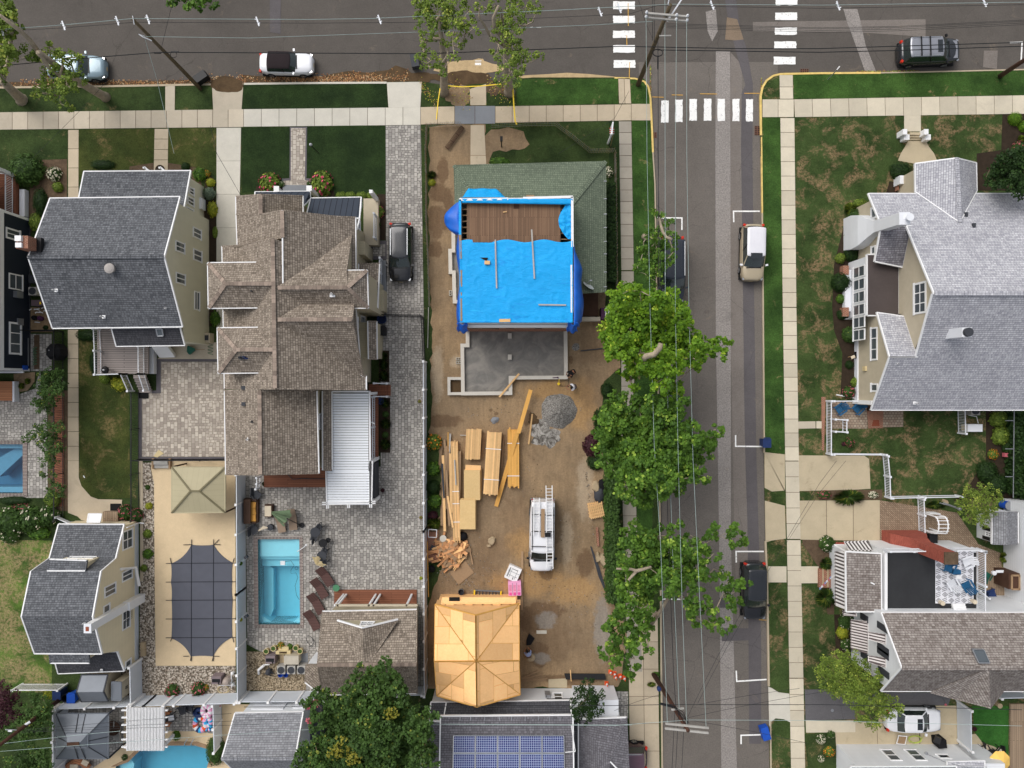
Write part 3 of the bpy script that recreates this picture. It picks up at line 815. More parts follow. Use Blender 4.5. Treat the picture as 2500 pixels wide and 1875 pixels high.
tI(4,3);bed([(1780,0),(2400,0),(2400,440),(1450,430),(1600,300)]);bed([(-190,440),(140,440),(170,900),(160,1659),(90,1659),(0,1160),(-180,900)],'mulch_b');bed([(0,320),(680,310),(680,420),(0,425)],'mulch_b')
tI(4,4);bed([(160,0),(400,0),(380,420),(180,420)]);sb('garden_bed',[(-160,1290),(175,1280),(180,1659),(-120,1659)],.014,M.lawn,.05)
tI(0,3)
sb('gravel_bed',[(1540,20),(1640,20),(1665,250),(1672,1659),(1680,2215),(2545,2215),(2545,2560),(1300,2560),(1300,2300),(1505,2160),(1515,1300),(1550,640)],.012,M.gravel)
sb('pool_deck',[(1640,-10),(2545,-10),(2545,2213),(1682,2213),(1672,1300),(1665,240),(1632,80)],.02,M.pool_deck)
sb('patio',[(1500,0),(1540,0),(1545,560),(1550,1300),(1515,1300),(1515,640)],.02,M.c_t)
tI(0,2)
sb('patio',[(1740,590),(2428,590),(2428,1615),(1535,1615),(1535,930),(1740,930)],.022,M.pvp)
sb('patio_edge',[(1690,560),(2430,560),(2430,588),(1740,588),(1740,928),(1532,928),(1532,1617),(2430,1617),(2430,1659),(1500,1659),(1500,900),(1690,900)],.026,M.pvb)
sb('patio',[(1880,380),(2345,380),(2345,560),(1700,560)],.018,M.conc)
sb('patio',[(330,290),(330,690),(428,690),(375,880),(160,960),(-850,960),(-850,2060),(515,2060),(515,1600),(510,1150),(440,900),(440,690),(560,680),(560,290)],.018,M.pvg)
bed([(520,900),(735,900),(735,2200),(520,2200)],'mulch_b',.016);sb('timber_bed',[(580,930),(690,930),(690,2150),(580,2150)],.03,M.dkb,.05)
sb('garden_bed',[(150,720),(380,700),(375,800),(300,900),(160,925)],.03,M.dirt,.05);sb('garden_bed',[(330,0),(560,0),(570,270),(330,270)],.02,M.dirt,.05);sb('gravel_strip',[(370,300),(430,300),(430,670),(370,670)],.03,M.mulch_b)
tI(1,4)
sb('gravel_bed',[(460,400),(780,405),(1120,410),(1120,550),(1090,820),(440,820),(440,400)],.024,M.gravel_tan);sb('concrete_pad',[(1015,430),(1118,410),(1115,550),(1015,550)],.03,M.c_n)
tI(0,4)
sb('pool_deck',[(1300,970),(2950,970),(2950,2400),(1000,2400),(1000,1560),(1180,1500)],.02,M.pool_deck);sb('patio',[(560,960),(1350,960),(1330,1400),(1180,1540),(1000,1659),(560,1700)],.024,M.pvg);sb('patio',[(1790,1000),(2400,1000),(2400,1300),(2100,1260),(1790,1260)],.024,M.pvg)
tI(2,4);sb('driveway',[(1500,700),(1700,690),(1700,790),(1500,790)],.02,M.c_o);sb('driveway',[(2150,830),(2360,830),(2360,1120),(2150,1120)],.02,M.pvg)
def lawn(name,pts,mat,z=.005):sb(name,pts,z,M[mat],.04)
tI(1,0)
lawn('front_lawn',[(395,1380),(920,1375),(915,1930),(840,2060),(400,2080)],'lwl');lawn('front_lawn',[(1105,1370),(1952,1360),(1958,2120),(1165,2120),(1100,1940)],'lwl');lawn('verge_lawn',[(400,912),(1962,905),(1980,1160),(400,1185)],'lwl')
tI(0,0)
lawn('front_lawn',[(-300,1400),(736,1402),(736,2100),(-300,2100)],'lawn');lawn('front_lawn',[(850,1400),(1670,1390),(1660,1960),(845,1960)],'lww');lawn('front_lawn',[(1820,1390),(2340,1380),(2340,1900),(2200,1850),(1815,1750)],'lww')
tI(0,2)
lawn('side_lawn',[(852,240),(1050,240),(1380,600),(1390,900),(1400,1659),(1410,2060),(1060,2070),(960,2040),(870,1920),(852,1800)],'lww')
tI(0,3);lawn('back_lawn',[(-700,850),(560,860),(560,1659),(560,2500),(-700,2500)],'lawn_dry')
tI(3,0)
lawn('verge_lawn',[(1600,1270),(1790,1265),(1800,1659),(1815,3300),(1840,4900),(1620,4880),(1610,3300),(1595,1659)],'lwv');lawn('verge_lawn',[(1930,800),(4800,740),(4800,1020),(1940,1070)],'lwv')
lawn('verge_lawn',[(-1050,860),(40,850),(45,1120),(-1050,1140)],'lwv')
lawn('verge_lawn',[(165,850),(320,850),(385,950),(385,1125),(185,1125)],'lwv');lawn('verge_lawn',[(190,1300),(400,1300),(420,1659),(440,3000),(400,6500),(250,6500),(215,3000),(190,1659)],'lwv');lawn('verge_lawn',[(-60,1310),(50,1310),(75,3300),(-30,3300),(-60,2100)],'lwl')
lawn('back_lawn',[(2212+140,3318+1340),(2212+900,3318+1300),(2212+1800,3318+1110),(2212+1800,3318+2060),(2212+740,3318+2060),(2212+730,3318+1600),(2212+140,3318+1590)],'lawn_east',.008)
tI(2,3)
ltr('debris',[(600,1000,1000,1400,300),(1200,200,1800,900,400),(300,1200,700,1350,100),(1300,1200,2000,1650,300),(1900,100,2000,900,80),(600,-500,1900,-600,200)],900,.02,[M.gravel_pile,M.drk,M.lmo],(.025,.07),sD=31,label='stones, clods and wood chips strewn over the dirt lot',cat='debris')
# buildings
def wls(name,rt_,pts,tops,mat,z0=-.05,close=1):
 O=MB();n=len(pts)
 if not hasattr(tops,'__len__'):tops=[tops]*n
 A=sum(pts[i][0]*pts[(i+1)%n][1]-pts[(i+1)%n][0]*pts[i][1]for i in U(n))
 if A<0:pts=pts[::-1];tops=tops[::-1]
 for i in U(n if close else n-1):
  j=(i+1)%n;a,b=pts[i],pts[j]
  O.face([(a[0],a[1],z0),(b[0],b[1],z0),(b[0],b[1],tops[j]),(a[0],a[1],tops[i])])
 return O.bd(name,mat,rt_)
def win(rt_,ax,c,p0,p1,sg,cols=1,rows=1,glass='glass',frame='trim',fw=.09,name='window'):
 """p0, p1: pixels of two opposite corners; ax/c: the wall's plane; sg: side it faces"""
 f=WX if ax=='x' else WY
 a,b=f(p0[0],p0[1],c),f(p1[0],p1[1],c)
 return wW(rt_,ax,c,a,b,sg,cols,rows,glass,frame,fw,name)
def wW(rt_,ax,c,a,b,sg,cols=1,rows=1,glass='glass',frame='trim',fw=.09,name='window'):
 i=1 if ax=='x' else 0
 u0,u1=sorted((a[i],b[i]));z0,z1=sorted((a[2],b[2]));z0=max(z0,.15)
 fr=MB();gl=MB()
 def bx(O,u,z,du,dz,d0,d1):
  cc=c+sg*(d0+d1)/2
  if ax=='x':O.box((cc,u,z),(abs(d1-d0),du,dz))
  else:O.box((u,cc,z),(du,abs(d1-d0),dz))
 uc,zc,du,dz=(u0+u1)/2,(z0+z1)/2,u1-u0,z1-z0
 bx(fr,uc,z0+fw/2-.02,du+.08,fw,-.02,.09);bx(fr,uc,z1-fw/2,du,fw,-.02,.06)
 bx(fr,u0+fw/2,zc,fw,dz-2*fw+.02,-.02,.058);bx(fr,u1-fw/2,zc,fw,dz-2*fw+.02,-.02,.058)
 for k in U(1,cols):bx(fr,u0+du*k/cols,zc,.07,dz-2*fw,-.02,.05)
 for k in U(1,rows):bx(fr,uc,z0+dz*k/rows,du-2*fw,.06,-.02,.046)
 bx(gl,uc,zc,du-fw,dz-fw,-.02,.02)
 o=fr.bd(name,M[frame],rt_);gl.bd('pane',M[glass],o);return o
def rF(name,rt_,pls,mat,th=.14,trim='trim',rake=1):
 O=MB();O.roof(pls,th,rake=rake and mat not in('sh_b','osb','sh_green'));return O.bd(name,[M[mat],M[trim]],rt_)
def cpl(rt_,pts,mat,w=.26,h=.03):
 O=MB();
 for a,b in zip(pts[:-1],pts[1:]):
  d=(b-a);L=d.length;n=max(1,int(L/.28));
  for k in U(n):
   O.var=RN0.random();p=a.lerp(b,k/n);q=a.lerp(b,(k+.94)/n);z=Z(h)
   O.bar(p+z,q+z,w,.03)
 return O.bd('ridge_cap',M[mat],rt_)
def ppe(rt_,p,r=.05,h=.5,mat='trim',name='vent_pipe',base='trim'):
 O=MB();O.cyl((p.x,p.y),r,p.z-.1,p.z+h,10,0);O.cyl((p.x,p.y),r*.7,p.z+h,p.z+h+.004,10,1);O.box((p.x,p.y,p.z+.03),(r*4.5,r*4.5,.05),m=0)
 return O.bd(name,[M[mat],M.bkm],rt_)
def bx(name,rt_,lo,hi,mat,rz=0):
 O=MB();O.box([(a+b)/2 for a,b in zip(lo,hi)],[abs(b-a)for a,b in zip(lo,hi)],rz);return O.bd(name,M[mat]if isinstance(mat,str)else mat,rt_)
def rlg(name,rt_,path,h=.95,z=.0,mat='vinyl',step=.13,post=.11,bal=.03):
 O=MB()
 for a,b in zip(path[:-1],path[1:]):
  a=VV(a);b=VV(b);L=(b-a).length;d=(b-a)/L
  za,zb=Z(h-.02),Z(.12)
  O.bar(a+za,b+za,.07,.05);O.bar(a+zb,b+zb,.05,.04)
  n=max(1,int(L/step))
  for k in U(1,n):p=a.lerp(b,k/n);O.box(p+Z(h/2+.02),(bal,bal,h-.1),atan2(d.y,d.x))
 for p in path:p=VV(p);O.box(p+Z(h/2+.03),(post,post,h+.1));O.box(p+Z(h+.09),(post+.04,post+.04,.04))
 return O.bd(name,M[mat],rt_)
def cut(a,b,t):return a.lerp(b,t)
# cream house, left
def cream_house():
 r=th_('cream_house','cream two storey house with charcoal gable roof, left of the brown shingled house','house',(-28.5,8.6,0))
 tI(0,1)
 A,B=W(538,480,5.3),W(1945,463,5.3);C_,D=W(300,1120,7.6),W(1774,1112,7.6)
 tI(0,2);E,F=W(565,230,5.3),W(1973,213,5.3)
 rF('roof',r,[[A,B,D,C_],[C_,D,F,E]],'sh_char');cpl(r,[C_,D],'sh_char')
 x0,x1=-32.6,-23.85;yn,ys=A.y-.35,F.y+.35;ym=C_.y
 wls('wall',r,[(x0,yn),(x0,ym),(x0,ys),(x1,ys),(x1,ym),(x1,yn)],[5.35,7.45,5.35,5.35,7.45,5.35],M.sid_cream)
 tI(0,1)
 for p,q in[((1892,930),(1990,1088)),((2082,785),(2170,938)),((2086,1020),(2176,1182)),((1897,1275),(1996,1425))]:win(r,'x',x1,p,q,1,2,1)
 win(r,'x',x1,(2096,1480),(2152,1659+40),1,1,2)
 a,b,c,d=W(905,190,3.0),W(2060,182,3.0),W(1985,600,4.25),W(822,610,4.25)
 rF('porch_roof',r,[[a,b,c,d]],'sh_char')
 wls('porch_wall',r,[(a.x+.4,a.y-.4),(b.x-.3,b.y-.4),(b.x-.3,yn),(a.x+.4,yn)],[3.0,3.0,4.0,4.0],M.sid_cream)
 for p,q in[((2040,350),(2092,462)),((2022,450),(2090,580)),((2010,565),(2086,655))]:win(r,'x',b.x-.3,p,q,1,2,1,'gld')
 tI(0,2)
 a,b,c,d=W(1200,225,4.85),W(1945,215,4.85),W(1997,414,4.1),W(1253,424,4.1)
 rF('wing_roof',r,[[a,b,c,d]],'sh_dark');wls('wing_wall',r,[(a.x+.3,ys),(a.x+.3,c.y+.3),(x1,c.y+.3),(x1,ys)],[4.7,4.15,4.15,4.7],M.sid_cream)
 s0,s1,s2,s3=W(1690,232,4.86),W(1757,230,4.86),W(1772,310,4.5),W(1708,312,4.5)
 O=MB();O.roof([[q+Z(.1)for q in(s0,s1,s2,s3)]],.12,0,1);O.bd('skylight',[M.glass,M.gym],r)
 O=MB();O.box((-32.8,9.5,4.2),(.8,.85,8.4));ch=O.bd('chimney',M.rbk,r)
 MB().box((-32.95,9.72,8.5),(.42,.36,.2)).box((-32.95,9.28,8.47),(.42,.32,.16)).bd('chimney_cap',M.trim,ch)
 bx('flashing',ch,(-32.42,9.0,7.2),(-32.1,9.98,7.55),'bkm')
 tI(0,1)
 p=W(1200,1245,7.35);MB().lt(p-Z(.1),[(.25,0),(.25,.25),(.36,.28),(.34,.36),(.2,.42),(0,.44)],20).bd('roof_vent',P('a39d98',.6),r)
 for q in[(612,1478)]:ppe(r,W(*q,6.6))
 tI(0,2)
 for q in[(1125,105),(1815,15)]:ppe(r,W(*q,5.7))
 a,b=W(1050,240,1.0),W(1600,720,1.0)
 dk=bx('deck',r,(a.x,b.y,.82),(b.x,ys+.02,1.0),'deck_grey')
 rlg('railing',r,[W(1085,245,1.0),W(1095,475,1.0),W(1100,730,1.0),W(1370,722,1.0)],.95)
 rlg('railing',r,[W(1560,430,1.0),W(1562,722,1.0)],.95)
 O=MB()
 s0,s1=W(1440,735,1.0),W(1560,735,1.0);e0,e1=W(1500,915,.1),W(1640,915,.1)
 for k in U(6):
  t=k/6;p,q=s0.lerp(e0,t),s1.lerp(e1,t);z=1.0-(k+1)*.16
  O.box(((p.x+q.x)/2,(p.y+q.y)/2-.12,z),(1.0,.3,.05));
 O.bd('stair',M.deck_grey,r)
 for u,v in((W(1370,722,1.0),W(1450,905,.05)),(W(1562,722,1.0),W(1620,900,.05))):rlg('stair_railing',r,[u,v],.95)
 O=MB();p=[W(1645,430,1.2),W(1800,420,1.2),W(1885,535,.25),W(1725,540,.25)];O.roof([p],.5,0,0);O.bd('cellar_door',M.trim,r)
 bx('cellar_wall',r,(W(1640,440,0).x,W(0,720,0).y,0),(W(1695,0,0).x,W(0,440,0).y,.5),'vinyl')
 tI(0,1);p=W(1735,165,2.6);
 MB().cyl((W(1730,175,0).x,W(1730,175,0).y),.38,0,.05,20).bd('door_mat',M.mulch,r)
 for q in((1560,160),(1730,160)):O=MB();w=W(*q,2.6);O.bar((w.x,w.y+.02,0),(w.x,w.y+.02,2.75),.12,.12);O.bar(w+V(0,.1,0),w+V(.35,-.2,0),.12,.1);O.bd('porch_post',M.trim,r)
cream_house()
# navy house at the left edge
def navy_house():
 r=th_('navy_house','dark navy sided house with white trim at the left edge, by the cream house','house',(-43,7,0))
 x1=-37.95;y0,y1=1.0,13.0
 wls('wall',r,[(-50,y0),(x1,y0),(x1,y1),(-50,y1)],6.0,M.sid_navy)
 rF('roof',r,[[V(-50,y1+.4,6),V(x1+.4,y1+.4,6),V(x1+.4,7,8.6),V(-50,7,8.6)],[V(-50,7,8.6),V(x1+.4,7,8.6),V(x1+.4,y0-.4,6),V(-50,y0-.4,6)]],'sh_char')
 bx('trim_band',r,(x1,y0,2.95),(x1+.05,y1,3.35),'trim');bx('corner_board',r,(x1,y0,0),(x1+.04,y0+.2,2.95),'trim');bx('corner_board',r,(x1,y1-.2,0),(x1+.04,y1,2.95),'trim');bx('base_board',r,(x1,y0,0),(x1+.05,y1,.12),'dkg')
 tI(0,1);win(r,'x',x1,(60,790),(215,955),1,2,1,fw=.12)
 wW(r,'x',x1,V(0,7.2,.9),V(0,8.4,2.4),1,1,2)
 tI(0,2);win(r,'x',x1,(95,155),(225,515),1,3,1,fw=.14)
 wW(r,'x',x1,V(0,3.2,3.9),V(0,5.2,5.3),1,2,1)
 bx('meter_box',r,(x1,2.6+4,1.2),(x1+.3,2.6+4.5,1.9),'gym');bx('vent_cover',r,(x1,4.55,.9),(x1+.12,5.05,1.5),'gym');bx('utility_box',r,(x1,1.1,.4),(x1+.12,1.45,.9),'bpl');MB().bar((x1+.06,1.4,.3),(x1+.06,3.6,.3),.06,.06).bd('conduit',M.gym,r)
 tI(0,1)
 y2=16.3
 bx('porch_floor',r,(-50,y1,.4),(x1-.6,y2,.8),'dkb');rlg('railing',r,[(x1-.75,y1+.1,.8),(x1-.75,y2,.8),(-44,y2,.8)],.9)
 bx('porch_panel',r,(x1-.5,y1+.1,0),(x1-.1,15.2,.5),'vinyl')
 for y in(y2-.1,):bx('porch_column',r,(x1-.95,y-.12,.8),(x1-.65,y+.14,2.7),'trim')
 rF('porch_roof',r,[[V(-50,y2+.2,2.7),V(x1-.9,y2+.2,2.7),V(x1-.9,y1,3.0),V(-50,y1,3.0)]],'sh_char')
 tI(0,2);a=W(140,760,.5);MB().box((a.x-4,-.55,.25),(8,1.5,.5)).bd('back_deck',M.cedar,r);bx('deck_edge',r,(a.x,-1.4,.0),(a.x+.15,.2,.56),'vinyl');bx('back_trim',r,(-50,y0-.15,.9),(x1+.15,y0-.02,1.05),'trim')
navy_house()
# big brown shingled house
def brh():
 r=th_('brown_house','large brown shingled house with many gables and hips and white gutters','house',(-16.5,9,0))
 tI(1,1);T=lambda x,y,h:W(x,y,h)
 e,rd=5.3,8.6
 A1=[T(335,460,5.4),T(605,440,7.05),T(605,655,7.05),T(337,655,5.4)]
 A2=[T(605,440,7.05),T(1060,456,5.0),T(1060,640,5.0),T(605,655,7.05)]
 B1=[T(337,655,5.4),T(605,655,7.05),T(835,610,8.3),T(842,910,8.3),T(350,992,5.4)]
 B2=[T(835,610,8.3),T(1400,676,6.2),T(1630,686,5.4),T(1632,1250,5.4),T(1500,1250,5.85),T(842,1400,8.3)]
 C1=[T(185,1000,5.3),T(350,992,5.95),T(735,918,8.6),T(760,2541,8.6),T(592,2541,7.55),T(212,2541,5.3)]
 C2=[T(735,918,8.6),T(1600,1260,5.5),T(1690,2398,5.3),T(1745,2400,5.15),T(1745,2552,5.15),T(760,2541,8.6)]
 for nm,pl in(('roof',[A1,A2]),('roof',[B1,B2]),('roof',[C1,C2])):rF(nm,r,pl,'sh_b')
 D1=[T(212,2560,5.28),T(592,2545,7.5),T(600,3470,7.5),T(225,3468,5.28)];D2=[T(592,2545,7.5),T(1210,2560,5.28),T(1232,3455,5.28),T(600,3470,7.5)]
 rF('roof',r,[D1,D2],'sh_b')
 def wing(xw,y0,y1,xr,ym,xe0,xe1,hh=7.45):
  N=[T(xw,y0,hh),T(xe0,y0-6,hh),T(735,ym,8.58),T(xr,ym,8.5)];Wt=[T(xw,y0,hh),T(xr,ym,8.5),T(xw+8,y1,hh)];So=[T(xw+8,y1,hh),T(xr,ym,8.5),T(735,ym,8.58),T(xe1,y1-6,hh)]
  rF('wing_roof',r,[N,Wt,So],'sh_b');cpl(r,[T(xr,ym,8.52),T(735,ym,8.6)],'sh_cap');cpl(r,[T(xw+10,y0+8,hh),T(xr,ym,8.52)],'sh_cap');cpl(r,[T(xw+18,y1-8,hh),T(xr,ym,8.52)],'sh_cap')
  a,b=T(xw,y0,hh),T(xe0,y1,hh);wls('wing_wall',r,[(a.x+.12,a.y-.15),(b.x,a.y-.15),(b.x,b.y+.15),(a.x+.12,b.y+.15)],hh-.02,M.sdt,z0=0)
 M['sh_cap']=P('8f8074',.95,var=.15,at_=.3)
 wing(30,1178,1672,225,1405,556,570);wing(135,1659+222,1659+716,340,1659+458,575,585)
 E1=[[T(780,1450,8.55),T(1540,1446,8.45),T(1530,1262,7.55),T(1592,838,5.35),T(780,838,5.2)],[T(780,1450,8.55),T(1540,1446,8.45),T(1575,1665,7.35),T(780,1665,7.35)]]
 rF('cross_roof',r,E1,'sh_b')
 bay=[[T(1520,1260,7.4),T(1755,1258,7.35),T(1541,1446,8.44)],[T(1755,1258,7.35),T(1766,1670,7.35),T(1541,1446,8.44)],[T(1766,1670,7.35),T(1600,1670,7.4),T(1541,1446,8.44)]]
 rF('bay_roof',r,bay,'sh_b')
 a,b=T(1755,1258,7.35),T(1766,1670,7.35);wls('bay_wall',r,[(-12,a.y-.12),(a.x-.15,a.y-.12),(a.x-.15,b.y+.12),(-12,b.y+.12)],7.3,M.sdt)
 for p in((1700,1300),(1700,1600)):pass
 E2=[[T(780,1794,8.55),T(1592,1790,8.5),T(1612,1600,7.45),T(780,1600,7.45)],[T(780,1794,8.55),T(1592,1790,8.5),T(1712,2405,5.25),T(780,2405,5.25)]]
 rF('cross_roof',r,E2,'sh_b')
 cpl(r,[T(735,925,8.62),T(760,2536,8.62)],'sh_cap');cpl(r,[T(790,1448,8.58),T(1538,1446,8.48)],'sh_cap');cpl(r,[T(790,1794,8.58),T(1590,1790,8.53)],'sh_cap')
 cpl(r,[T(592,2560,7.53),T(600,3464,7.53)],'sh_cap');cpl(r,[T(836,616,8.33),T(842,910,8.33)],'sh_cap');cpl(r,[T(605,446,7.08),T(605,655,7.08)],'sh_cap')
 cpl(r,[T(1752,1262,7.38),T(1541,1446,8.47)],'sh_cap');cpl(r,[T(1763,1665,7.38),T(1541,1446,8.47)],'sh_cap')
 xe,xw=-11.45,-20.35
 a,b=T(335,460,5.4),T(1060,456,5.0);an,bn=a.y-.2,T(1630,686,5.4).y-.2
 pk=lambda x,y,h:(T(x,y,h).x,T(x,y,h).y)
 wls('wall',r,[(a.x+.3,an),(T(605,440,7).x,an),(b.x-.3,an),(b.x-.3,bn-3),(a.x+.3,bn-3)],[5.3,6.85,4.95,4.95,5.3],M.sdt)
 wls('wall',r,[(a.x+.35,bn),(T(835,610,8.3).x,bn),(xe,bn),(xe,5.5),(a.x+.35,5.5)],[5.3,8.05,5.3,5.3,5.3],M.sdt)
 cn=T(185,1000,5.3).y-.2;cs=T(212,2541,5.3).y+.2
 wls('wall',r,[(T(185,1000,5.3).x+.25,cn),(T(735,918,8.6).x,cn),(xe,cn),(xe,cs),(T(760,2541,8.6).x,cs),(T(212,2541,5.3).x+.25,cs)],[5.3,8.4,5.3,5.2,8.4,5.3],M.sdt)
 O=MB()
 for pl,y0,ym,y1,z0a in((E1,838,1448,1665,5.2),(E2,1610,1791,2405,5.2)):
  ya,yb,yc=T(1550,y0,5.3 if y0<1000 else 7.4).y-.1,T(1550,ym,8.5).y,T(1600,y1,7.3 if y1<2000 else 5.2).y+.1
  za,zc=(5.2,7.2)if y0<1000 else(7.2,5.1)
  O.face([(xe+.06,ya,0),(xe+.06,ya,za),(xe+.06,yb,8.3),(xe+.06,yc,zc),(xe+.06,yc,0)])
 O.bd('gable_wall',M.sdt,r)
 dn,ds=-.5,T(225,3468,5.28).y+.25;de=T(1210,2560,5.28).x-.25
 dn=T(212,2560,5.28).y
 wls('wall',r,[(T(212,2560,5.28).x+.25,dn),(de,dn),(de,ds),(T(600,3470,7.5).x,ds),(T(225,3468,5.28).x+.25,ds)],[5.2,5.2,5.2,7.3,5.2],M.sdt)
 tI(1,2)
 for p,q in[((1608,90),(1650,230)),((1682,85),(1722,212)),((1700,270),(1752,405)),((1704,640),(1755,765))]:win(r,'x',xe+.06,p,q,1,1,2)
 win(r,'x',de,(1226,1150),(1256,1318),1,1,2)
 tI(1,1);win(r,'x',xe,(1645,700),(1672,830),1,1,1)
 pr=[[W(1140,480,3.0),W(1690,470,3.0),W(1672,700,4.2),W(1090,690,4.2)],[W(1690,470,3.0),W(1692,560,3.0),W(1645,822,4.2),W(1672,700,4.2)]]
 rF('porch_roof',r,pr,'metal_roof')
 rF('porch_roof',r,[[W(540,412,3.0),W(735,412,3.0),W(790,408,3.6),W(790,470,4.3),W(540,462,4.1)],[W(790,408,3.6),W(1135,406,3.0),W(1140,482,3.0),W(1070,560,4.2),W(790,470,4.3)]],'metal_roof')
 for p in((780,385),(1132,380)):O=MB();w=W(*p,2.4);O.box((w.x,w.y,1.25),(.3,.3,2.5));O.box((w.x,w.y,2.53),(.4,.4,.08));O.bd('porch_column',M.trim,r)
 O=MB();a,b=W(840,385,.45),W(1120,420,.45);O.box(((a.x+b.x)/2,(a.y+b.y)/2,.2),(b.x-a.x,abs(b.y-a.y)+.6,.4));O.box(((a.x+b.x)/2,a.y+.15,.1),(b.x-a.x,.5,.2));O.bd('front_step',M.c_n,r)
 y0,y1=W(1700,600,3).y,W(1700,880,2.5).y
 rlg('porch_railing',r,[(xe+.9,y0,.7),(xe+.9,y1,.7)],1.0);bx('porch_base',r,(xe-.1,y1-.4,0),(xe+1.05,y0+1.4,.7),'stc');bx('porch_column',r,(xe+.8,y0+1.2,.7),(xe+1.05,y0+1.45,3.0),'trim')
 bx('chimney_base',r,(xe,W(0,1170,0).y,0),(xe+.5,y1-.6,3.2),'sdt')
 rF('entry_roof',r,[[W(1660,1190,3.5),W(1890,1184,3.0),W(1878,1450,3.0),W(1868,1672,3.0),W(1640,1672,3.5)]],'sh_b')
 bx('entry_wall',r,(xe-.2,W(0,1659,2).y,0),(W(1868,0,3).x-.25,W(0,1260,2).y,2.9),'sdt')
 rlg('entry_railing',r,[W(1915,1150,.6),W(1910,1300,.6),W(1905,1440,.6)],1.0)
 bx('entry_steps',r,(W(1880,0,.3).x,W(0,1500,0).y,0),(W(1965,0,0).x,W(0,1160,0).y,.4),'c_n')
 bx('entry_wall',r,(W(1885,0,0).x,W(0,1720,0).y,0),(W(1970,0,0).x,W(0,1500,0).y,1.6),'sdt')
 tI(1,2)
 rF('pent_roof',r,[[W(1757,150,3.5),W(1857,152,3.1),W(1862,562,3.1),W(1765,560,3.5)]],'sh_b');bx('pent_wall',r,(xe-.1,W(0,560,3).y+.1,0),(W(1860,0,3.1).x-.12,W(0,150,3).y-.1,3.05),'sdt')
 bx('step_wall',r,(xe-.1,W(0,810,0).y,0),(xe+.35,W(0,560,0).y,2.9),'stc')
 rF('side_roof',r,[[W(1268,905,3.7),W(1372,905,3.3),W(1376,1760,3.3),W(1270,1760,3.7)]],'sh_b');bx('side_wall',r,(de-.1,W(0,1750,3.3).y+.1,0),(W(1365,0,3.3).x-.1,dn,3.25),'sdt')
 bx('side_porch',r,(W(1770,0,.6).x,W(0,1630,.6).y,.3),(W(1870,0,.6).x,W(0,830,.6).y,.6),'dkb')
 O=MB()
 for k in U(4):a=W(1865+k*36,840,.5-.12*k);b=W(1900+k*36,955,.5-.12*k);O.box(((a.x+b.x)/2,(a.y+b.y)/2,.5-.13*k-.08),(b.x-a.x-.02,abs(a.y-b.y),.16))
 O.bd('steps',M.dkb,r)
 for y in(822,962):rlg('step_railing',r,[W(1850,y,.6),W(1985,y+2,.1)],.8,bal=.03)
 rlg('side_railing',r,[W(1838,968,.6),W(1838,1290,.6),W(1838,1625,.6)],1.0)
 O=MB();a,b=W(1800,1240,2.6),W(1835,1260,2.6);O.bar(a,b,.1,.1);O.bd('bracket',M.trim,r)
 for q in((425,870),(425,1045)):w=W(*q,6.5);MB().box(w+Z(.08),(.28,.26,.2)).bd('box_vent',M.dkg,r)
 ppe(r,W(478,1424,6.7));ppe(r,W(520,1236,7.0),.04,.5,'dkg');ppe(r,W(395,545,8.2),.06,.5,'dkg');ppe(r,W(445,540,8.1),.06,.5,'npl')
 tI(1,1);ppe(r,W(1380,1522,8.0),.08,.4);ppe(r,W(520,1490,8.0),.05,.4,'dkg')
 tI(1,3);bx('back_deck',r,(W(640,0,.5).x,W(0,285,.5).y,0),(W(1305,0,.5).x,ds,.55),'dkb')
 rlg('deck_railing',r,[W(600,170,.5),W(600,235,.5),W(590,290,.2)],.8);MB().tu([W(880,130,.7),W(950,200,.62),W(1050,190,.6),W(1140,195,.6),W(1300,195,.6)],.03,6).bd('hose',M.dkg,r)
brh()
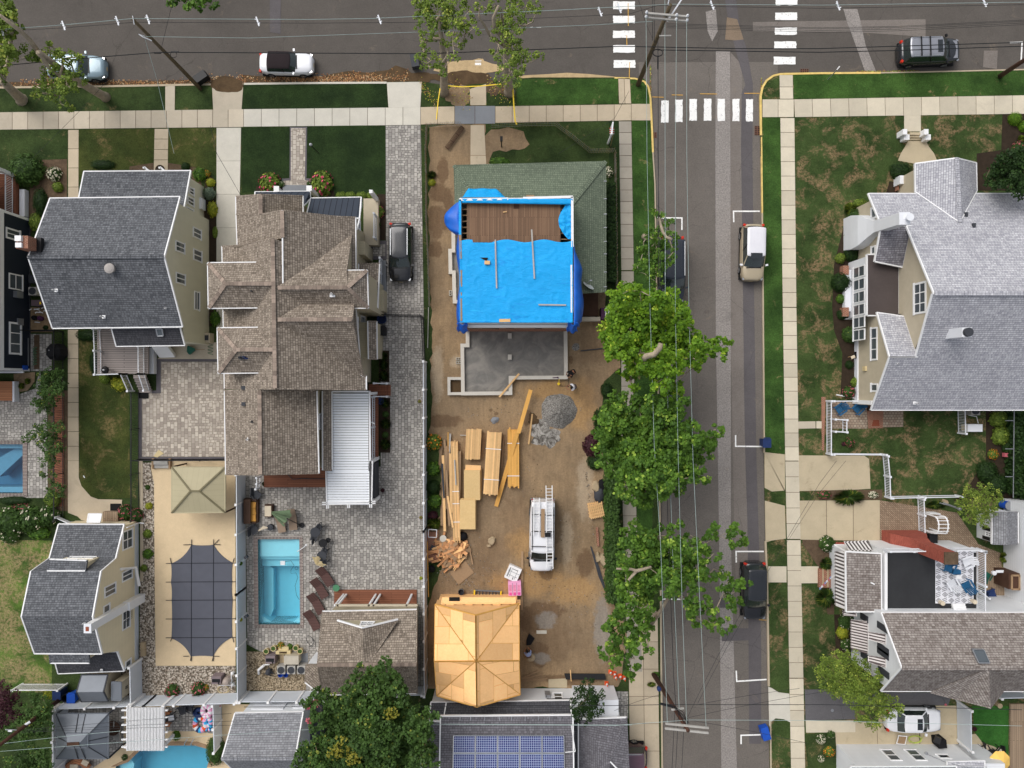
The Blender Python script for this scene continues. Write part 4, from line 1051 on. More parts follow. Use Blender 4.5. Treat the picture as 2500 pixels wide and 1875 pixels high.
# house under construction: green porch roof, tarp over the upper floor, new foundation
def tph():
 r=th_('tarp_covered_house','house being rebuilt with a blue tarp over its open top and a green porch roof','house',(.3,8.8,0))
 tI(2,1)
 x0,x1=-3.65,4.25;yn,ys=13.05,4.35;zt=6.0
 P_=lambda x,y,h:W(x,y,h)
 h0,h1=2.9,4.1
 nw,ne,se=P_(480,128,h0),P_(2118,85,h0),P_(2120,1476,h0)
 inw,ine=V(x0+1.1,yn-.1,h1),V(x1,yn-.1,h1)
 wsw=P_(496,900,h0)
 pl=[[nw,ne,V(x1+.05,yn,h1),V(x0+1.1,yn,h1)],[nw,V(x0+1.1,yn,h1),V(x0+.0,yn-1.3,3.45),P_(492,560,h0)],[ne,se,V(x1+.05,6.7,h1),V(x1+.05,yn,h1)],[se,P_(1855,1480,h0),V(x1+.05,6.7,h1)]]
 rF('porch_roof',r,pl,'sh_green',.12,'sh_green')
 cpl(r,[nw,V(x0+1.1,yn,h1)],'sh_green',.3);cpl(r,[ne,V(x1+.05,yn,h1)],'sh_green',.3);cpl(r,[se,V(x1+.05,6.7,h1)],'sh_green',.3)
 bx('porch_floor',r,(nw.x+.5,yn,.3),(ne.x-.3,ne.y-.4,.7),'wdk');bx('porch_floor',r,(x1,5.3,.3),(ne.x-.3,yn,.7),'wdk')
 for x,y in((nw.x+.6,nw.y-.6),(ne.x-.5,ne.y-.6),(se.x-.5,se.y+.6),(0,ne.y-.6),(ne.x-.5,9.5)):bx('porch_column',r,(x-.12,y-.12,.7),(x+.12,y+.12,2.85),'trim')
 O=MB();
 for y in(300,490,655,800,950,1085,1280,1440):w=P_(2112,y,h0);O.box((w.x,w.y,h0+.05),(.22,.05,.05))
 O.bd('gutter_bracket',M.chrome,r)
 for yy,dy in((5.0,.25),):bx('porch_step',r,(x1+1.0,yy-.1,0),(x1+2.6,yy+.2,.9),'conc')
 O=MB();t=.14
 for a,b in(((x0,ys),(x1,ys)),((x1,ys),(x1,yn)),((x1,yn),(x0,yn)),((x0,yn),(x0,ys))):
  O.bar((a[0],a[1],(zt-.1)/2),(b[0],b[1],(zt-.1)/2),t,zt-.1,0)
 O.bd('wall',M.sdw,r)
 bx('brick_base',r,(x0,ys-.22,0),(x1,ys-.08,3.0),'rbk')
 O=MB();rn=RN(4)
 for k in U(26):x=rn.u(x0+.4,x1-1);O.box((x,ys-.2,rn.u(3.0,4.6)),(rn.u(.2,1.2),.1,rn.u(.05,.3)),0,rn.choice([0,1]))
 tag(O.bd('torn_boards',[M.lmo,M.wdk],r),kind='stuff')
 bx('band_board',r,(x0+.5,ys-.3,4.6),(x1+.1,ys-.1,5.1),'trim')
 bx('dark_floor_below',r,(x0+.1,ys+.1,2.9),(x1-.1,yn-.1,3.0),'rub')
 fx0,fx1=P_(618,700,5.75).x,P_(1630,700,5.75).x;fy0,fy1=P_(0,960,5.75).y-1.2,P_(0,522,5.75).y
 bx('attic_floor',r,(fx0,fy0,5.6),(fx1,fy1,5.72),'floor_old')
 O=MB();y=fy1-.05;k=0
 while y>fy0:O.box(((x0+x1)/2,y,5.5),(x1-x0-.2,.06,.2));y-=.425
 O.bd('joists',M.lmo,r)
 for q,w_,h_ in(((1155,560),22,40),):
  a=P_(*q,5.73);MB().box((a.x,a.y+.05,5.725),(.4,.55,.012)).bd('burn_mark',M.wdk,r)
 O=MB();a=P_(535,497,zt)
 for p,q,m in(((535,500),(1065,492),0),((1225,484),(1762,470),0),((1755,470),(1758,1010),0),((1750,1205),(1752,1659+60),0),((545,500),(545,880),1),((545,880),(552,1140),2),((555,1260),(555,1440),2),((552,1500),(558,1659+150),2)):
  O.bar(P_(*p,zt)+Z(.06),P_(*q,zt)+Z(.06),.17,.1,m)
 O.bd('top_plate',[M.trim,M.tarp,M.lmo],r)
 def sheet(name,fn,nu,nv,mat,th=.02):
  O=MB();g=[[O.V(fn(i/nu,j/nv))for i in U(nu+1)]for j in U(nv+1)]
  for j in U(nv):
   for i in U(nu):O.F((g[j][i],g[j][i+1],g[j+1][i+1],g[j+1][i]))
  o=O.bd(name,M[mat],None,smooth=1)
  sol=o.modifiers.new('s','SOLIDIFY');sol.thickness=th;sol.offset=-1
  return o
 ytop,ybot=P_(0,945,6.02).y,ys-.05
 def nz(x,y,s=1.0):return mnoise.noise(V(x*s,y*s*1.7,3.1))
 def rid(x,y):return(1-abs(mnoise.noise(V(x*.55+y*.35,y*.9-x*.25,1.7))*2))
 xl=x0-.02
 def main(u,v):
  y=ytop+(ybot-ytop)*v;X0=xl;X1=x1+.02
  if v>.3:X1+=.0
  x=X0+(X1-X0)*u
  if v==0:y+=.1*sin(u*19)+(.28 if .12<u<.3 else 0)*-1
  z=6.06+.02*nz(x,y,2.5)+.10*max(0,rid(x,y)-.72)+.07*max(0,rid(y*1.3+5,x*.7)-.75)
  if u in(0,1)or v==1:z=6.12
  return(x,y,z)
 tp=sheet('tarp',main,90,50,'tarp');tag(tp,'bright blue tarp stretched over the open floor of the rebuilt house','tarp')
 def eastf(u,v):
  y=P_(0,1000,5.5).y+(ys-.25-P_(0,1000,5.5).y)*u;out=(.75 if u>.28 else .75*u/.28)*(1+.12*sin(u*11));out*=(1 if u<.93 else .8)
  x=x1+.1+out*(sin(v*PI/2));z=6.1-.2*v-1.6*v*v+.05*nz(x*2,y,3)
  return(x+.03*nz(y,z,4)*v,y,z)
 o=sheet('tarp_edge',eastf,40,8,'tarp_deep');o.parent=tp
 def bulge(u,v):
  y=P_(0,515,6).y+(P_(0,870,6).y-P_(0,515,6).y)*u;out=1.15*sin(PI*min(1,u*1.02))**.6
  x=x0-.02-out*sin(v*PI/2);z=6.05-.25*v+.12*sin(u*14+v*3)*v-.5*v*v
  return(x,y,z)
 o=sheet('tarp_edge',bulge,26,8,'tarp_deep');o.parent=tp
 def bulge2(u,v):
  y=P_(0,860,6).y+(ys-P_(0,860,6).y)*u;x=x0-.03-(.18+.12*sin(u*9))*sin(v*PI/2);return(x,y,6.05-1.2*v)
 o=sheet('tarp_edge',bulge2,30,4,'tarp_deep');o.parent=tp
 def nlump(u,v):
  x=P_(560,0,5.6).x+(P_(1055,0,5.6).x-P_(560,0,5.6).x)*u;hgt=min(1,u/.15,(1-u)/.25)
  y=yn+.08+.75*hgt*v;z=6.02-.5*v+.08*sin(u*17)*v;return(x,y,z)
 o=sheet('tarp_edge',nlump,26,6,'tarp');o.parent=tp
 def nstrip(u,v):
  x=P_(570,0,6).x+(x1-P_(570,0,6).x)*u;return(x,yn-.05-.28*v-.12*u*v,6.1-.05*v+.02*sin(x*9))
 o=sheet('tarp_edge',nstrip,40,3,'tarp');o.parent=tp
 def crumple(u,v):
  y=P_(0,545,6).y+(P_(0,925,6).y-P_(0,545,6).y)*u;wd=.9*sin(PI*min(1,.12+u*.8))
  x=x1-.08-wd*v;return(x,y,5.95+.12*mnoise.noise(V(x*4,y*4,0))+.06*mnoise.noise(V(x*11,y*11,0)))
 o=sheet('tarp_edge',crumple,44,16,'tarp');o.parent=tp
 def sflap(u,v):
  x=x0-.25+.75*u;return(x+.05*sin(v*8),ys-.1-.55*v+.1*sin(u*9),6.0-.9*v)
 for dx in(0,x1-x0-.1):
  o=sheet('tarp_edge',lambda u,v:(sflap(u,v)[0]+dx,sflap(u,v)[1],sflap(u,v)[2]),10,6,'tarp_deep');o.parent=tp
 z=6.2
 def board(name,lab,p,q,w,mat,zz=z,grp=None,th=.05,tl=None):
  if tl:tI(*tl)
  O=MB();O.bar(W(*p,zz),W(*q,zz),w,th);o=O.bd(name,M[mat]);return tag(o,lab,'board',grp)
 board('batten','long pale batten on the blue tarp, nearer its left side',(925,930),(940,1455),.1,'amg')
 board('batten','long pale batten on the blue tarp reaching up over the brown floor boards',(1318,820),(1348,1352),.1,'amg')
 board('batten','short grey batten lying across near the tarp lower right',(1392,1632),(1690,1636),.1,'amg')
 board('plank_scrap','small wood scrap on the bare attic floor boards',(1008,632),(1050,628),.06,'lumber',5.78)
 board('plank_scrap','small plank lying on the green porch roof above the tarp',(1258,456),(1345,458),.12,'lmo',4.05)
 tag(MB().box(P_(838,1177,6.22),(.38,.25,.1)).bd('wood_block',M.lumber),'small light wood block on the blue tarp beside a dark tear','block')
 O=MB();O.face([P_(757,1122,6.17),P_(830,1158,6.17),P_(847,1130,6.17),P_(845,1124,6.17)][::-1]);o=O.bd('tear',M.rub,tp)
 board('plank_scrap','short board at the middle of the tarp lower edge',(968,145),(1088,143),.22,'lumber',6.14,tl=(2,2))
 tI(2,1);d=th_('satellite_dish','small grey satellite dish on the corner of the green porch roof','satellite dish',W(1925,1430,3.3))
 O=MB();c=W(1925,1435,3.75);
 M_=Matrix.Translation(c)@Matrix.Rotation(R(-35),4,'Z')@Matrix.Rotation(R(-62),4,'X')
 rg=[[O.V(M_@V(rr*cos(2*PI*k/20)*1.1,rr*sin(2*PI*k/20),.5*rr*rr))for k in U(20)]for rr in(.42,.3,.15,.02)]
 for i in U(3):
  for k in U(20):j=(k+1)%20;O.F((rg[i][k],rg[i][j],rg[i+1][j],rg[i+1][k]))
 O.F(rg[3]);o=O.bd('dish',P('aab0b0',.6,fi=0),d,smooth=1)
 MB().tu([W(1920,1430,3.3),c],.03).tu([W(1905,1405,3.7),W(1950,1372,4.1)],.025).box(W(1958,1370,4.1),(.18,.08,.08)).bd('mount',M.gym,d)
tph()
def fdn():
 r=th_('new_foundation','freshly poured grey concrete foundation with pale walls behind the tarped house','foundation',(1.5,1.5,0))
 tI(2,2)
 def wall(pts,w=.28,h=.42,mat='foundation'):
  O=MB();P_=[W(*q)for q in pts]
  for i,(a,b)in enumerate(zip(P_[:-1],P_[1:])):
   d=(b-a).normalized();O.bar(a-d*w/2*.99+Z(h/2+i*.0007),b+d*w/2*.99+Z(h/2+i*.0007),w,h)
  return O.bd('foundation_wall',M[mat],r)
 wall([(630,235),(630,416),(572,416),(580,932),(1090,928),(1090,762),(1685,758),(1680,215)])
 wall([(560,770),(428,770),(430,934),(570,932)],.22,.36)
 MB().prism(WP((640,200),(640,420),(585,425),(590,920),(1080,918),(1080,755),(1680,752),(1675,205)),.0,.05).bd('floor_slab',M.wet_conc,r)
 MB().prism(WP((440,780),(560,780),(565,925),(440,925)),0,.03).bd('window_well',M.drk,r)  # flat dark sheet, its colour standing for the shade in the pit
 for q in((1082,312),(1082,541)):O=MB();w=W(*q);O.box((w.x,w.y,.2),(.3,.4,.4));O.bd('pier',M.foundation,r)
 for q in((975,240),(1152,240),(1275,238)):O=MB();w=W(*q);O.box((w.x,w.y,.2),(.2,.2,.3));O.bd('pier',M.c_n,r)
 tI(2,1)
 wall([(475,790),(478,1058),(442,1058),(446,1288),(482,1290),(490,1605),(560,1605)])
 MB().prism(WP((490,900),(560,900),(560,1590),(500,1590),(495,1280),(455,1275),(455,1070),(492,1065)),0,.04).bd('floor_slab',M.wet_conc,r)
fdn()
# plywood garage
def plywood_garage():
 r=th_('plywood_garage','new garage sheathed in bare tan plywood with a cross gabled roof','garage',(-2.2,-19.8,0))
 tI(2,4);C=W(718,505,5.3);h0,hp,hs=3.0,5.3,4.35
 NW,NE,SE,SW=W(275,-109,h0),W(1181,-119,h0),W(1195,868,h0),W(293,880,h0)
 N,S_,E,Wp=W(715,9,hp),W(727,1000,hp),W(1183,500,hs),W(268,508,hs)
 rn=RN(2);O=MB()
 def plane(a,b,c,ax):
  O.roof([[a,b,c]],.1,1,1)
  n=((b-a).cross(c-a)).normalized();
  if n.z<0:n=-n
  t=(ax-n*ax.dot(n)).normalized();u=n.cross(t)
  pts=[a,b,c];o=a;
  co=[((p-o).dot(t),(p-o).dot(u))for p in pts];u0=min(c_[1]for c_ in co);u1=max(c_[1]for c_ in co);v0=min(c_[0]for c_ in co);v1=max(c_[0]for c_ in co)
  def clip(poly,inside,inter):
   out=[]
   for i in U(len(poly)):
    p,q=poly[i-1],poly[i]
    if inside(q):
     if not inside(p):out.append(inter(p,q))
     out.append(q)
    elif inside(p):out.append(inter(p,q))
   return out
  def clipt(poly):
   A=sum(co[i][0]*co[(i+1)%3][1]-co[(i+1)%3][0]*co[i][1]for i in U(3));tri=co if A>0 else co[::-1]
   for i in U(3):
    p0,p1=tri[i],tri[(i+1)%3]
    f=lambda p:(p1[0]-p0[0])*(p[1]-p0[1])-(p1[1]-p0[1])*(p[0]-p0[0])
    poly=clip(poly,lambda p:f(p)>=0,lambda p,q:(p[0]+(q[0]-p[0])*f(p)/(f(p)-f(q)),p[1]+(q[1]-p[1])*f(p)/(f(p)-f(q))))
    if not poly:return[]
   return poly
  j=0;uu=u0
  while uu<u1:
   vv=v0-2.44+(1.22 if j%2 else .3)
   while vv<v1:
    g=.016;sq=clipt([(vv+g,uu+g),(vv+2.44-g,uu+g),(vv+2.44-g,uu+1.2-g),(vv+g,uu+1.2-g)])
    O.var=rn.random()
    if len(sq)>2:
     ps=[o+t*p[0]+u*p[1]+n*.012 for p in sq]
     nn=(ps[1]-ps[0]).cross(ps[2]-ps[0])
     O.mi=0;O.face(ps if nn.z>0 else ps[::-1])
    vv+=2.44
   uu+=1.2;j+=1
 X_,Y_=V(1,0,0),V(0,1,0)
 for a,b,q in((NW,N,Y_),(N,NE,Y_),(NE,E,X_),(E,SE,X_),(SE,S_,Y_),(S_,SW,Y_),(SW,Wp,X_),(Wp,NW,X_)):plane(a,b,C,q)
 O.bd('roof',[M.osb,M.lmy],r)
 i=.12
 wls('wall',r,[(NW.x+i,NW.y-i),(N.x,NW.y-i),(NE.x-i,NW.y-i),(NE.x-i,E.y),(SE.x-i,SE.y+i),(S_.x,SE.y+i),(SW.x+i,SE.y+i),(SW.x+i,Wp.y)],[2.9,5.1,2.9,4.2,2.9,5.1,2.9,4.2],M.osb)
 O=MB();tI(2,3)
 O.var=.8;O.roof([[W(355,1478,2.3),W(1140,1478,2.3),W(1145,1540,2.7),W(342,1545,2.7)]],.08,0,0);O.bd('door_hood',M.osb,r)
 w=W(485,1500,2.42);MB().box((w.x,w.y,w.z+.1),(.8,.45,.02)).bd('roof_opening',M.rub,r)
 O=MB();rn=RN(8);y=NW.y-i+.02
 for k in U(9):
  x=NW.x+k*(NE.x-NW.x)/9;O.var=rn.random();hh=2.9+2.2*(1-abs((x+.4-N.x)/(NE.x-N.x)));O.box((x+.42,y,2.2),(.8,.02,1.3))
 O.bd('sheathing',M.osb,r)
plywood_garage()
# brown shingled pool house
def pool_house():
 r=th_('pool_house','brown shingled outbuilding with a small front gable by the patio','outbuilding',(-10.5,-20,0))
 tI(1,4);hE,hR=3.2,5.5
 a,b=W(1268,-32,hE),W(2290,-52,hE);c,d=W(1215,545,hR),W(2286,540,hR);e,f=W(1270,870,hE),W(2292,855,hE)
 rF('roof',r,[[a,b,d,c],[c,d,f,e]],'sh_b');cpl(r,[c,d],'sh_cap')
 p,q,s,t=W(1435,68,4.05),W(1705,148,5.45),W(2085,57,4.05),W(1715,520,5.5)
 rF('gable_roof',r,[[p,q,t,W(1650,500,5.3)],[q,s,W(1790,500,5.3),t]],'sh_b',rake=1)
 O=MB();y=q.y-.06;O.face([(p.x+.1,y,p.z-.1),(q.x,y,q.z-.1),(s.x-.1,y,s.z-.1),(s.x-.2,y,3.4),(p.x+.2,y,3.4)]);O.face([(p.x+.1,y-.1,p.z-.1),(q.x,y-.1,q.z-.1),(s.x-.1,y-.1,s.z-.1)][::-1]);O.bd('gable_wall',M.sdt,r)
 MB().bar(p+V(0,.04,.02),q+V(0,.04,.02),.1,.14).bar(q+V(0,.04,.02),s+V(0,.04,.02),.1,.14).bd('gable_trim',M.trim,r)
 win(r,'y',y,(1690,85),(1812,125),1,2,2)
 wls('wall',r,[(a.x+.35,a.y-.4),(a.x+.35,c.y),(a.x+.35,e.y+.3),(b.x-.3,e.y+.3),(b.x-.3,c.y),(b.x-.3,a.y-.4)],[3.2,5.3,3.2,3.2,5.3,3.2],M.sdt)
 k=W(1090,545,2.6);rF('lean_to_roof',r,[[W(1090,545,2.8),W(1240,545,3.0),W(1240,860,2.6),W(1080,735,2.6)]],'sh_b',rake=1);bx('lean_to_wall',r,(W(1100,0,2.6).x,W(0,740,2.6).y,0),(a.x+.4,W(0,550,2.6).y,2.55),'vinyl')
 tI(1,3)
 bx('porch_floor',r,(W(1400,0,0).x,a.y-.4,0),(W(2290,0,0).x,a.y+.7,.12),'dkb')
 for x in(1440,1560-90,1850,1800,2200):
  O=MB();g0=W(x,1570,1.9);top=V(g0.x,a.y-.2,3.0);O.bar((g0.x,a.y+.35,0),(g0.x,a.y+.35,2.9),.13,.13);O.bd('porch_post',M.trim,r)
 bx('porch_beam',r,(W(1410,0,2.9).x,a.y+.28,2.75),(b.x,a.y+.42,2.9),'stc')
pool_house()
# yellow gambrel house, lower left
def gmh():
 r=th_('yellow_gambrel_house','pale yellow house with dark stepped roof, white flue and shed dormers in the lower left','house',(-32,-16,0))
 tI(0,3)
 a,b=W(630,682,1.95),W(1340,686,1.95);c,d=W(530,1050,3.1),W(1250,1052,3.1);e,f=W(330,1192,5.0),W(1090,1190,5.0)
 tI(0,4);g,h=W(228,24,6.05),W(1000,24,6.05);i,j=W(370,425,4.9),W(1100,428,4.9);k,l=W(625,641,1.95),W(1342,612,1.95);m,n=W(560,410,2.95),W(1262,400,2.95)
 rF('roof',r,[[a,b,d,c],[c,d,f,e],[e,f,h,g],[g,h,j,i]],'sh_char');rF('rear_roof',r,[[m,n,l,k]],'sh_dark')
 x0,x1=-34.35,-29.45
 O=MB()
 def strip(x,s):
  P_=[(b.y-.1,1.9),(d.y,3.0),(f.y,4.9),(h.y,5.95),(j.y,4.8),(n.y,2.9),(l.y+.1,1.9)]
  q=[(x,y,z)for y,z in P_];base=[(x,P_[-1][0],-.05),(x,P_[0][0],-.05)];z=q+base;O.face(z if s>0 else z[::-1])
 strip(x1,-1);strip(x0,1);O.face([(x0,b.y-.1,0),(x1,b.y-.1,0),(x1,b.y-.1,1.9),(x0,b.y-.1,1.9)][::-1]);O.face([(x0,l.y+.1,0),(x1,l.y+.1,0),(x1,l.y+.1,1.9),(x0,l.y+.1,1.9)])
 O.bd('wall',M.sid_yellow,r)
 bx('base_board',r,(x1,l.y+.2,0),(x1+.05,b.y-.2,.5),'vng')
 tI(0,3)
 win(r,'x',x1,(1320,765),(1428,930),1,2,2,fw=.1);win(r,'x',x1,(1315,1205),(1425,1262),1,2,1)
 win(r,'x',x1,(1125,1365),(1245,1425),1,2,1);win(r,'x',x1,(1318,1630),(1400,1659+130),1,2,2)
 tI(0,4);wW(r,'x',x1,V(0,-16.15-.95,4.0),V(0,-16.0+.0,4.8),1,2,1)
 win(r,'x',x1,(1350,510),(1410,545),1,1,1)
 bx('flue',r,(x1,-17.15,0),(x1+.55,-16.5,2.2),'trim');bx('flue',r,(x1,-17.1,2.2),(x1+.42,-16.55,7.0),'trim');bx('flue_cap',r,(x1-.02,-17.15,7.0),(x1+.5,-16.5,7.08),'vinyl');bx('flue_opening',r,(x1+.12,-17.0,7.08),(x1+.34,-16.7,7.1),'terracotta')
 tI(0,3)
 MB().tu([(x1+.15,b.y-.25,1.9),(x1+.15,b.y-.25,.1),(x1+.5,b.y-.3,.05)],.05).bd('downspout',M.trim,r);MB().tu([(x1+.1,-13.9,2.6),(x1+.35,-14.2,1.0),(x1+.4,-15.7,.6)],.12,8).bd('downspout',M.trim,r)
 p,q,s,t=W(533,1062,4.85),W(937,1076,4.85),W(920,1190,5.05),W(508,1190,5.05)
 rF('dormer_roof',r,[[p,q,s,t]],'sh_char',rake=0);yd=p.y-.3
 wls('dormer_wall',r,[(p.x+.1,yd),(q.x-.15,yd),(q.x-.15,yd-1.2),(p.x+.1,yd-1.2)],4.75,M.sid_yellow,z0=2.7)
 win(r,'y',yd,(765,1040),(1000,1058),1,2,1)
 O=MB();
 for x in(p.x+.4,p.x+1.2,p.x+2.0):O.box((x,p.y+.02,4.9),(.05,.1,.04))
 O.bd('gutter_bracket',M.trim,r)
 tI(0,4);p,q,s,t=W(520,330,5.1),W(935,330,5.1),W(968,528,4.5),W(540,528,4.5)
 rF('dormer_roof',r,[[p,q,s,t]],'sh_char',rake=0);wls('dormer_wall',r,[(t.x+.15,t.y+.25),(s.x-.15,t.y+.25),(s.x-.15,t.y+2.2),(t.x+.15,t.y+2.2)],4.45,M.sid_yellow,z0=2.0)
 ppe(r,W(935,80,5.7));ppe(r,W(1100,600,2.2),.04,.35)
 tI(0,3);O=MB();a0,b0=W(940,640,2.0),W(1090,575,1.7)
 O.roof([[W(940,665,2.0),W(1080,665,2.0),W(1098,572,1.6),W(955,572,1.6)]],.06,0,0);O.bd('awning',M.trim,r)
 bx('landing',r,(W(1110,0,.4).x,W(0,660,.4).y,0),(W(1270,0,.4).x,W(0,550,.4).y,.4),'deck_tan')
 rlg('bench_slats',r,[W(640,600,.3),W(780,665,.3)],.5,bal=.05,step=.1)
 O=MB();
 for k in U(6):O.tu([(x1+.06,-18.1+k*.14,1.0),(x1+.06,-18.1+k*.14,1.9)],.012,4)
 for k in U(4):O.tu([(x1+.06,-18.1,1.0+k*.3),(x1+.06,-17.4,1.0+k*.3)],.012,4)
 O.bd('trellis',M.bkm,r)
gmh()
# large grey roofed house on the right
def gyh():
 r=th_('grey_roofed_house','large taupe house with pale grey shingles and a bulging white chimney','house',(32,6,0))
 tI(4,1);xe=38.4
 NWc=W(556,430,3.0);R0=W(666,775,4.95);R1=W(590,1165,3.95);U0=W(975,780,4.95)
 slope=.667;yN=NWc.y
 rw=W(1221,1510,8.4);ym=rw.y;xu=28.25;xl=26.55
 P_=lambda x,y:V(x,y,3.0+slope*(yN-y)if y>ym else 3.0+slope*(y-yS))
 tI(4,2);SWc=W(577,1112,3.0);yS=SWc.y;Sp=W(727,540,5.1)
 slopeS=(8.4-3.0)/(ym-yS)
 Q=lambda x,y:V(x,y,3.0+slopeS*(y-yS))
 slopeN=(8.4-3.0)/(yN-ym);Pn=lambda x,y:V(x,y,3.0+slopeN*(yN-y))
 y1=R0.y;y2=R1.y;zl=Pn(0,y1).z
 north=[Pn(xl,yN),Pn(xe,yN),Pn(xe,ym),Pn(xu,ym),Pn(xu+.1,y1),Pn(xl,y1)]
 ys1=Sp.y
 south=[Q(xu-.1,ym),Q(xe,ym),Q(xe,yS),Q(xl+.2,yS),Q(xl+.2,ys1),Q(xu+.35,ys1)]
 rF('roof',r,[north,south],'sh_grey')
 rF('lower_roof',r,[[V(xl,y1,zl),V(xu+.5,y1,zl),V(xu+.5,y2-.4,zl-1.15),V(xl,y2,zl-.95)]],'sh_grey_shaded')
 zs=Q(0,ys1).z;tI(4,2);n0=W(590,62,3.35)
 rF('lower_roof',r,[[V(xl+.2,ys1,zs),V(xu+.5,ys1,zs),V(xu+.5,n0.y-.3,zs-1.7),V(xl+.2,n0.y,zs-1.75)]],'sh_grey')
 cpl(r,[V(xu,ym,8.44),V(xe,ym,8.44)],'sh_grey',.3)
 xw=27.0
 wls('wall',r,[(xw,yN-.4),(xw,y1),(xw,y2),(xw+12,y2),(xw+12,yN-.4)],[2.95,zl-.2,zl-1.2,3.0,2.95],M.stc)
 wls('wall',r,[(xw+.05,n0.y-.1),(xw+.05,ys1),(xw+.05,yS+.35),(xe-.3,yS+.35),(xe-.3,n0.y-.1)],[zs-1.9,zs-.2,2.95,2.95,3.0],M.stc)
 wls('upper_wall',r,[(xu+.45,y1-.05),(xu+.45,ym),(xu+.45,ys1),(xe-.4,ys1),(xe-.4,ym),(xe-.4,y1-.05)],[4.8,8.15,4.9,4.9,8.15,4.8],M.stc,z0=2)
 tI(4,1)
 win(r,'x',xu+.45,(1025,1405),(1160,1659+60),-1,3,2,fw=.14)
 za=3.2;a,b=W(515,1088,za),W(515,1659+92,za)
 rF('flat_roof',r,[[a,V(xu+.5,a.y,za),V(xu+.5,b.y,za),b]],'epdm',.18)
 bx('sunroom_wall',r,(a.x+.12,b.y+.1,0),(xu,a.y-.1,3.05),'vinyl')
 for k in U(6):
  y0=a.y-.65-k*.96;wW(r,'x',a.x+.12,V(0,y0,.9),V(0,y0-.86,2.7),-1,1,2,fw=.08)
 bx('sunroom_base',r,(a.x-.35,b.y+.6,0),(a.x+.1,a.y-.7,.5),'vinyl')
 bx('brick_pier',r,(a.x-.55,a.y-1.1,0),(a.x-.1,a.y-.4,.6),'rbk');bx('brick_pier',r,(a.x-.55,b.y+.2,0),(a.x-.1,b.y+.9,.6),'rbk')
 c=V(26.6,11.75,0);O=MB();st=[(1.25,0,26.1),(1.3,1.2,26.1),(1.15,2.2,26.15),(.7,3.2,26.35),(.42,4.0,26.45),(.4,7.3,26.45)]
 prev=None
 for hw,z,xx in st:
  yc=11.75-.06*z;q=[O.V(p)for p in((xx,yc-hw,z),(27.15,yc-hw,z),(27.15,yc+hw,z),(xx,yc+hw,z))]
  if prev:
   for i in U(4):j=(i+1)%4;O.F((prev[i],prev[j],q[j],q[i]))
  prev=q
 O.F(prev);ch=O.bd('chimney',M.vinyl,r)
 MB().box((26.8,11.3,7.4),(.75,.85,.16)).cyl((26.95,11.3),.16,7.4,7.75,14).cyl((26.95,11.3),.26,7.85,7.9,18).bd('chimney_cap',[M.vinyl],ch)
 bx('chimney',r,(30.2,3.15,6.4),(30.85,3.8,8.3),'vinyl');MB().cyl((30.52,3.47),.3,8.3,8.55,12).bd('chimney_cap',M.dkg,r)
 tI(4,1);z0,z1=3.0,4.5
 w0,w1,e0,e1=W(1036,105,z0),W(1040,412,z0),W(1698,98,z0),W(1704,402,z0);rp=W(1482,45,z1);rb=W(1512,738,4.9)
 rb=V(rp.x+.1,rb.y,Pn(0,rb.y).z+.03)
 rF('front_gable_roof',r,[[w0,w1,rb,rp],[e0,e1,rb,rp]],'sh_grey');cpl(r,[rp+Z(.03),rb],'sh_grey',.3)
 wls('entry_wall',r,[(w0.x+.3,w0.y-.3),(rp.x,w0.y-.3),(e0.x-.3,w0.y-.3),(e0.x-.3,yN-.5),(w0.x+.3,yN-.5)],[2.9,4.3,2.9,2.9,2.9],M.stc)
 bx('side_step',r,(W(850,0,.3).x,W(0,400,.3).y,0),(w0.x+.1,W(0,270,.3).y,.45),'rbk');bx('porch_bench',r,(W(945,0,.8).x,W(0,330,.8).y,0),(w0.x,W(0,240,.8).y,.9),'vinyl');rlg('step_railing',r,[W(900,350,.4),W(965,352,.4),W(965,405,.4)],.8)
 tI(4,2);win(r,'x',xw+.05,(560,222),(632,572),-1,3,1,fw=.12);win(r,'x',xw+.05,(562,822),(636,915),-1,1,1,fw=.12)
 tI(4,1);win(r,'x',xw,(565,590),(625,690),-1,1,1,fw=.12);win(r,'x',xw,(565,1005),(612,1085),-1,1,1,fw=.12)
 tI(4,2);bx('wall_box',r,(xw-.1,W(0,690,1).y,1.4),(xw+.05,W(0,640,1).y,1.8),'cbg');bx('base_board',r,(xw-.05,yS+.5,0),(xw+.05,n0.y-.3,.5),'vinyl');bx('basement_window',r,(xw-.09,W(0,555,0).y,.1),(xw-.04,W(0,482,0).y,.4),'gld')
 MB().tu([W(455,990,.2),W(420,985,.12),W(340,975,.06),W(185,945,.05)],.05,6).bd('downspout',M.trim,r);MB().tu([W(405,110,.3),W(380,125,.08),W(250,125,.05)],.05,6).bd('downspout',M.trim,r)
 ppe(r,W(815,612,4.9));ppe(r,W(1028,1035,3.6));tI(4,1)
 for q in((1637,462),(1611,648),(1636,786)):w=W(*q,4.6);w=Pn(w.x,w.y);MB().box(w+Z(.1),(.2,.3,.16)).bd('box_vent',M.dkg,r)
 bx('porch_post',r,(xl+.25,yS+.4,0),(xl+.5,yS+.7,2.9),'trim')
 tI(4,2);w=W(600,1150,.4);bx('wood_step',r,(W(515,0,0).x,W(0,1120,0).y,0),(W(590,0,0).x,yS+.4,.25),'wdk')
M['sh_grey_shaded']=msh('98969c','6a686e',.34,.16,.5)  # darker grey shingles: shade of the south slope put into the colour
gyh()
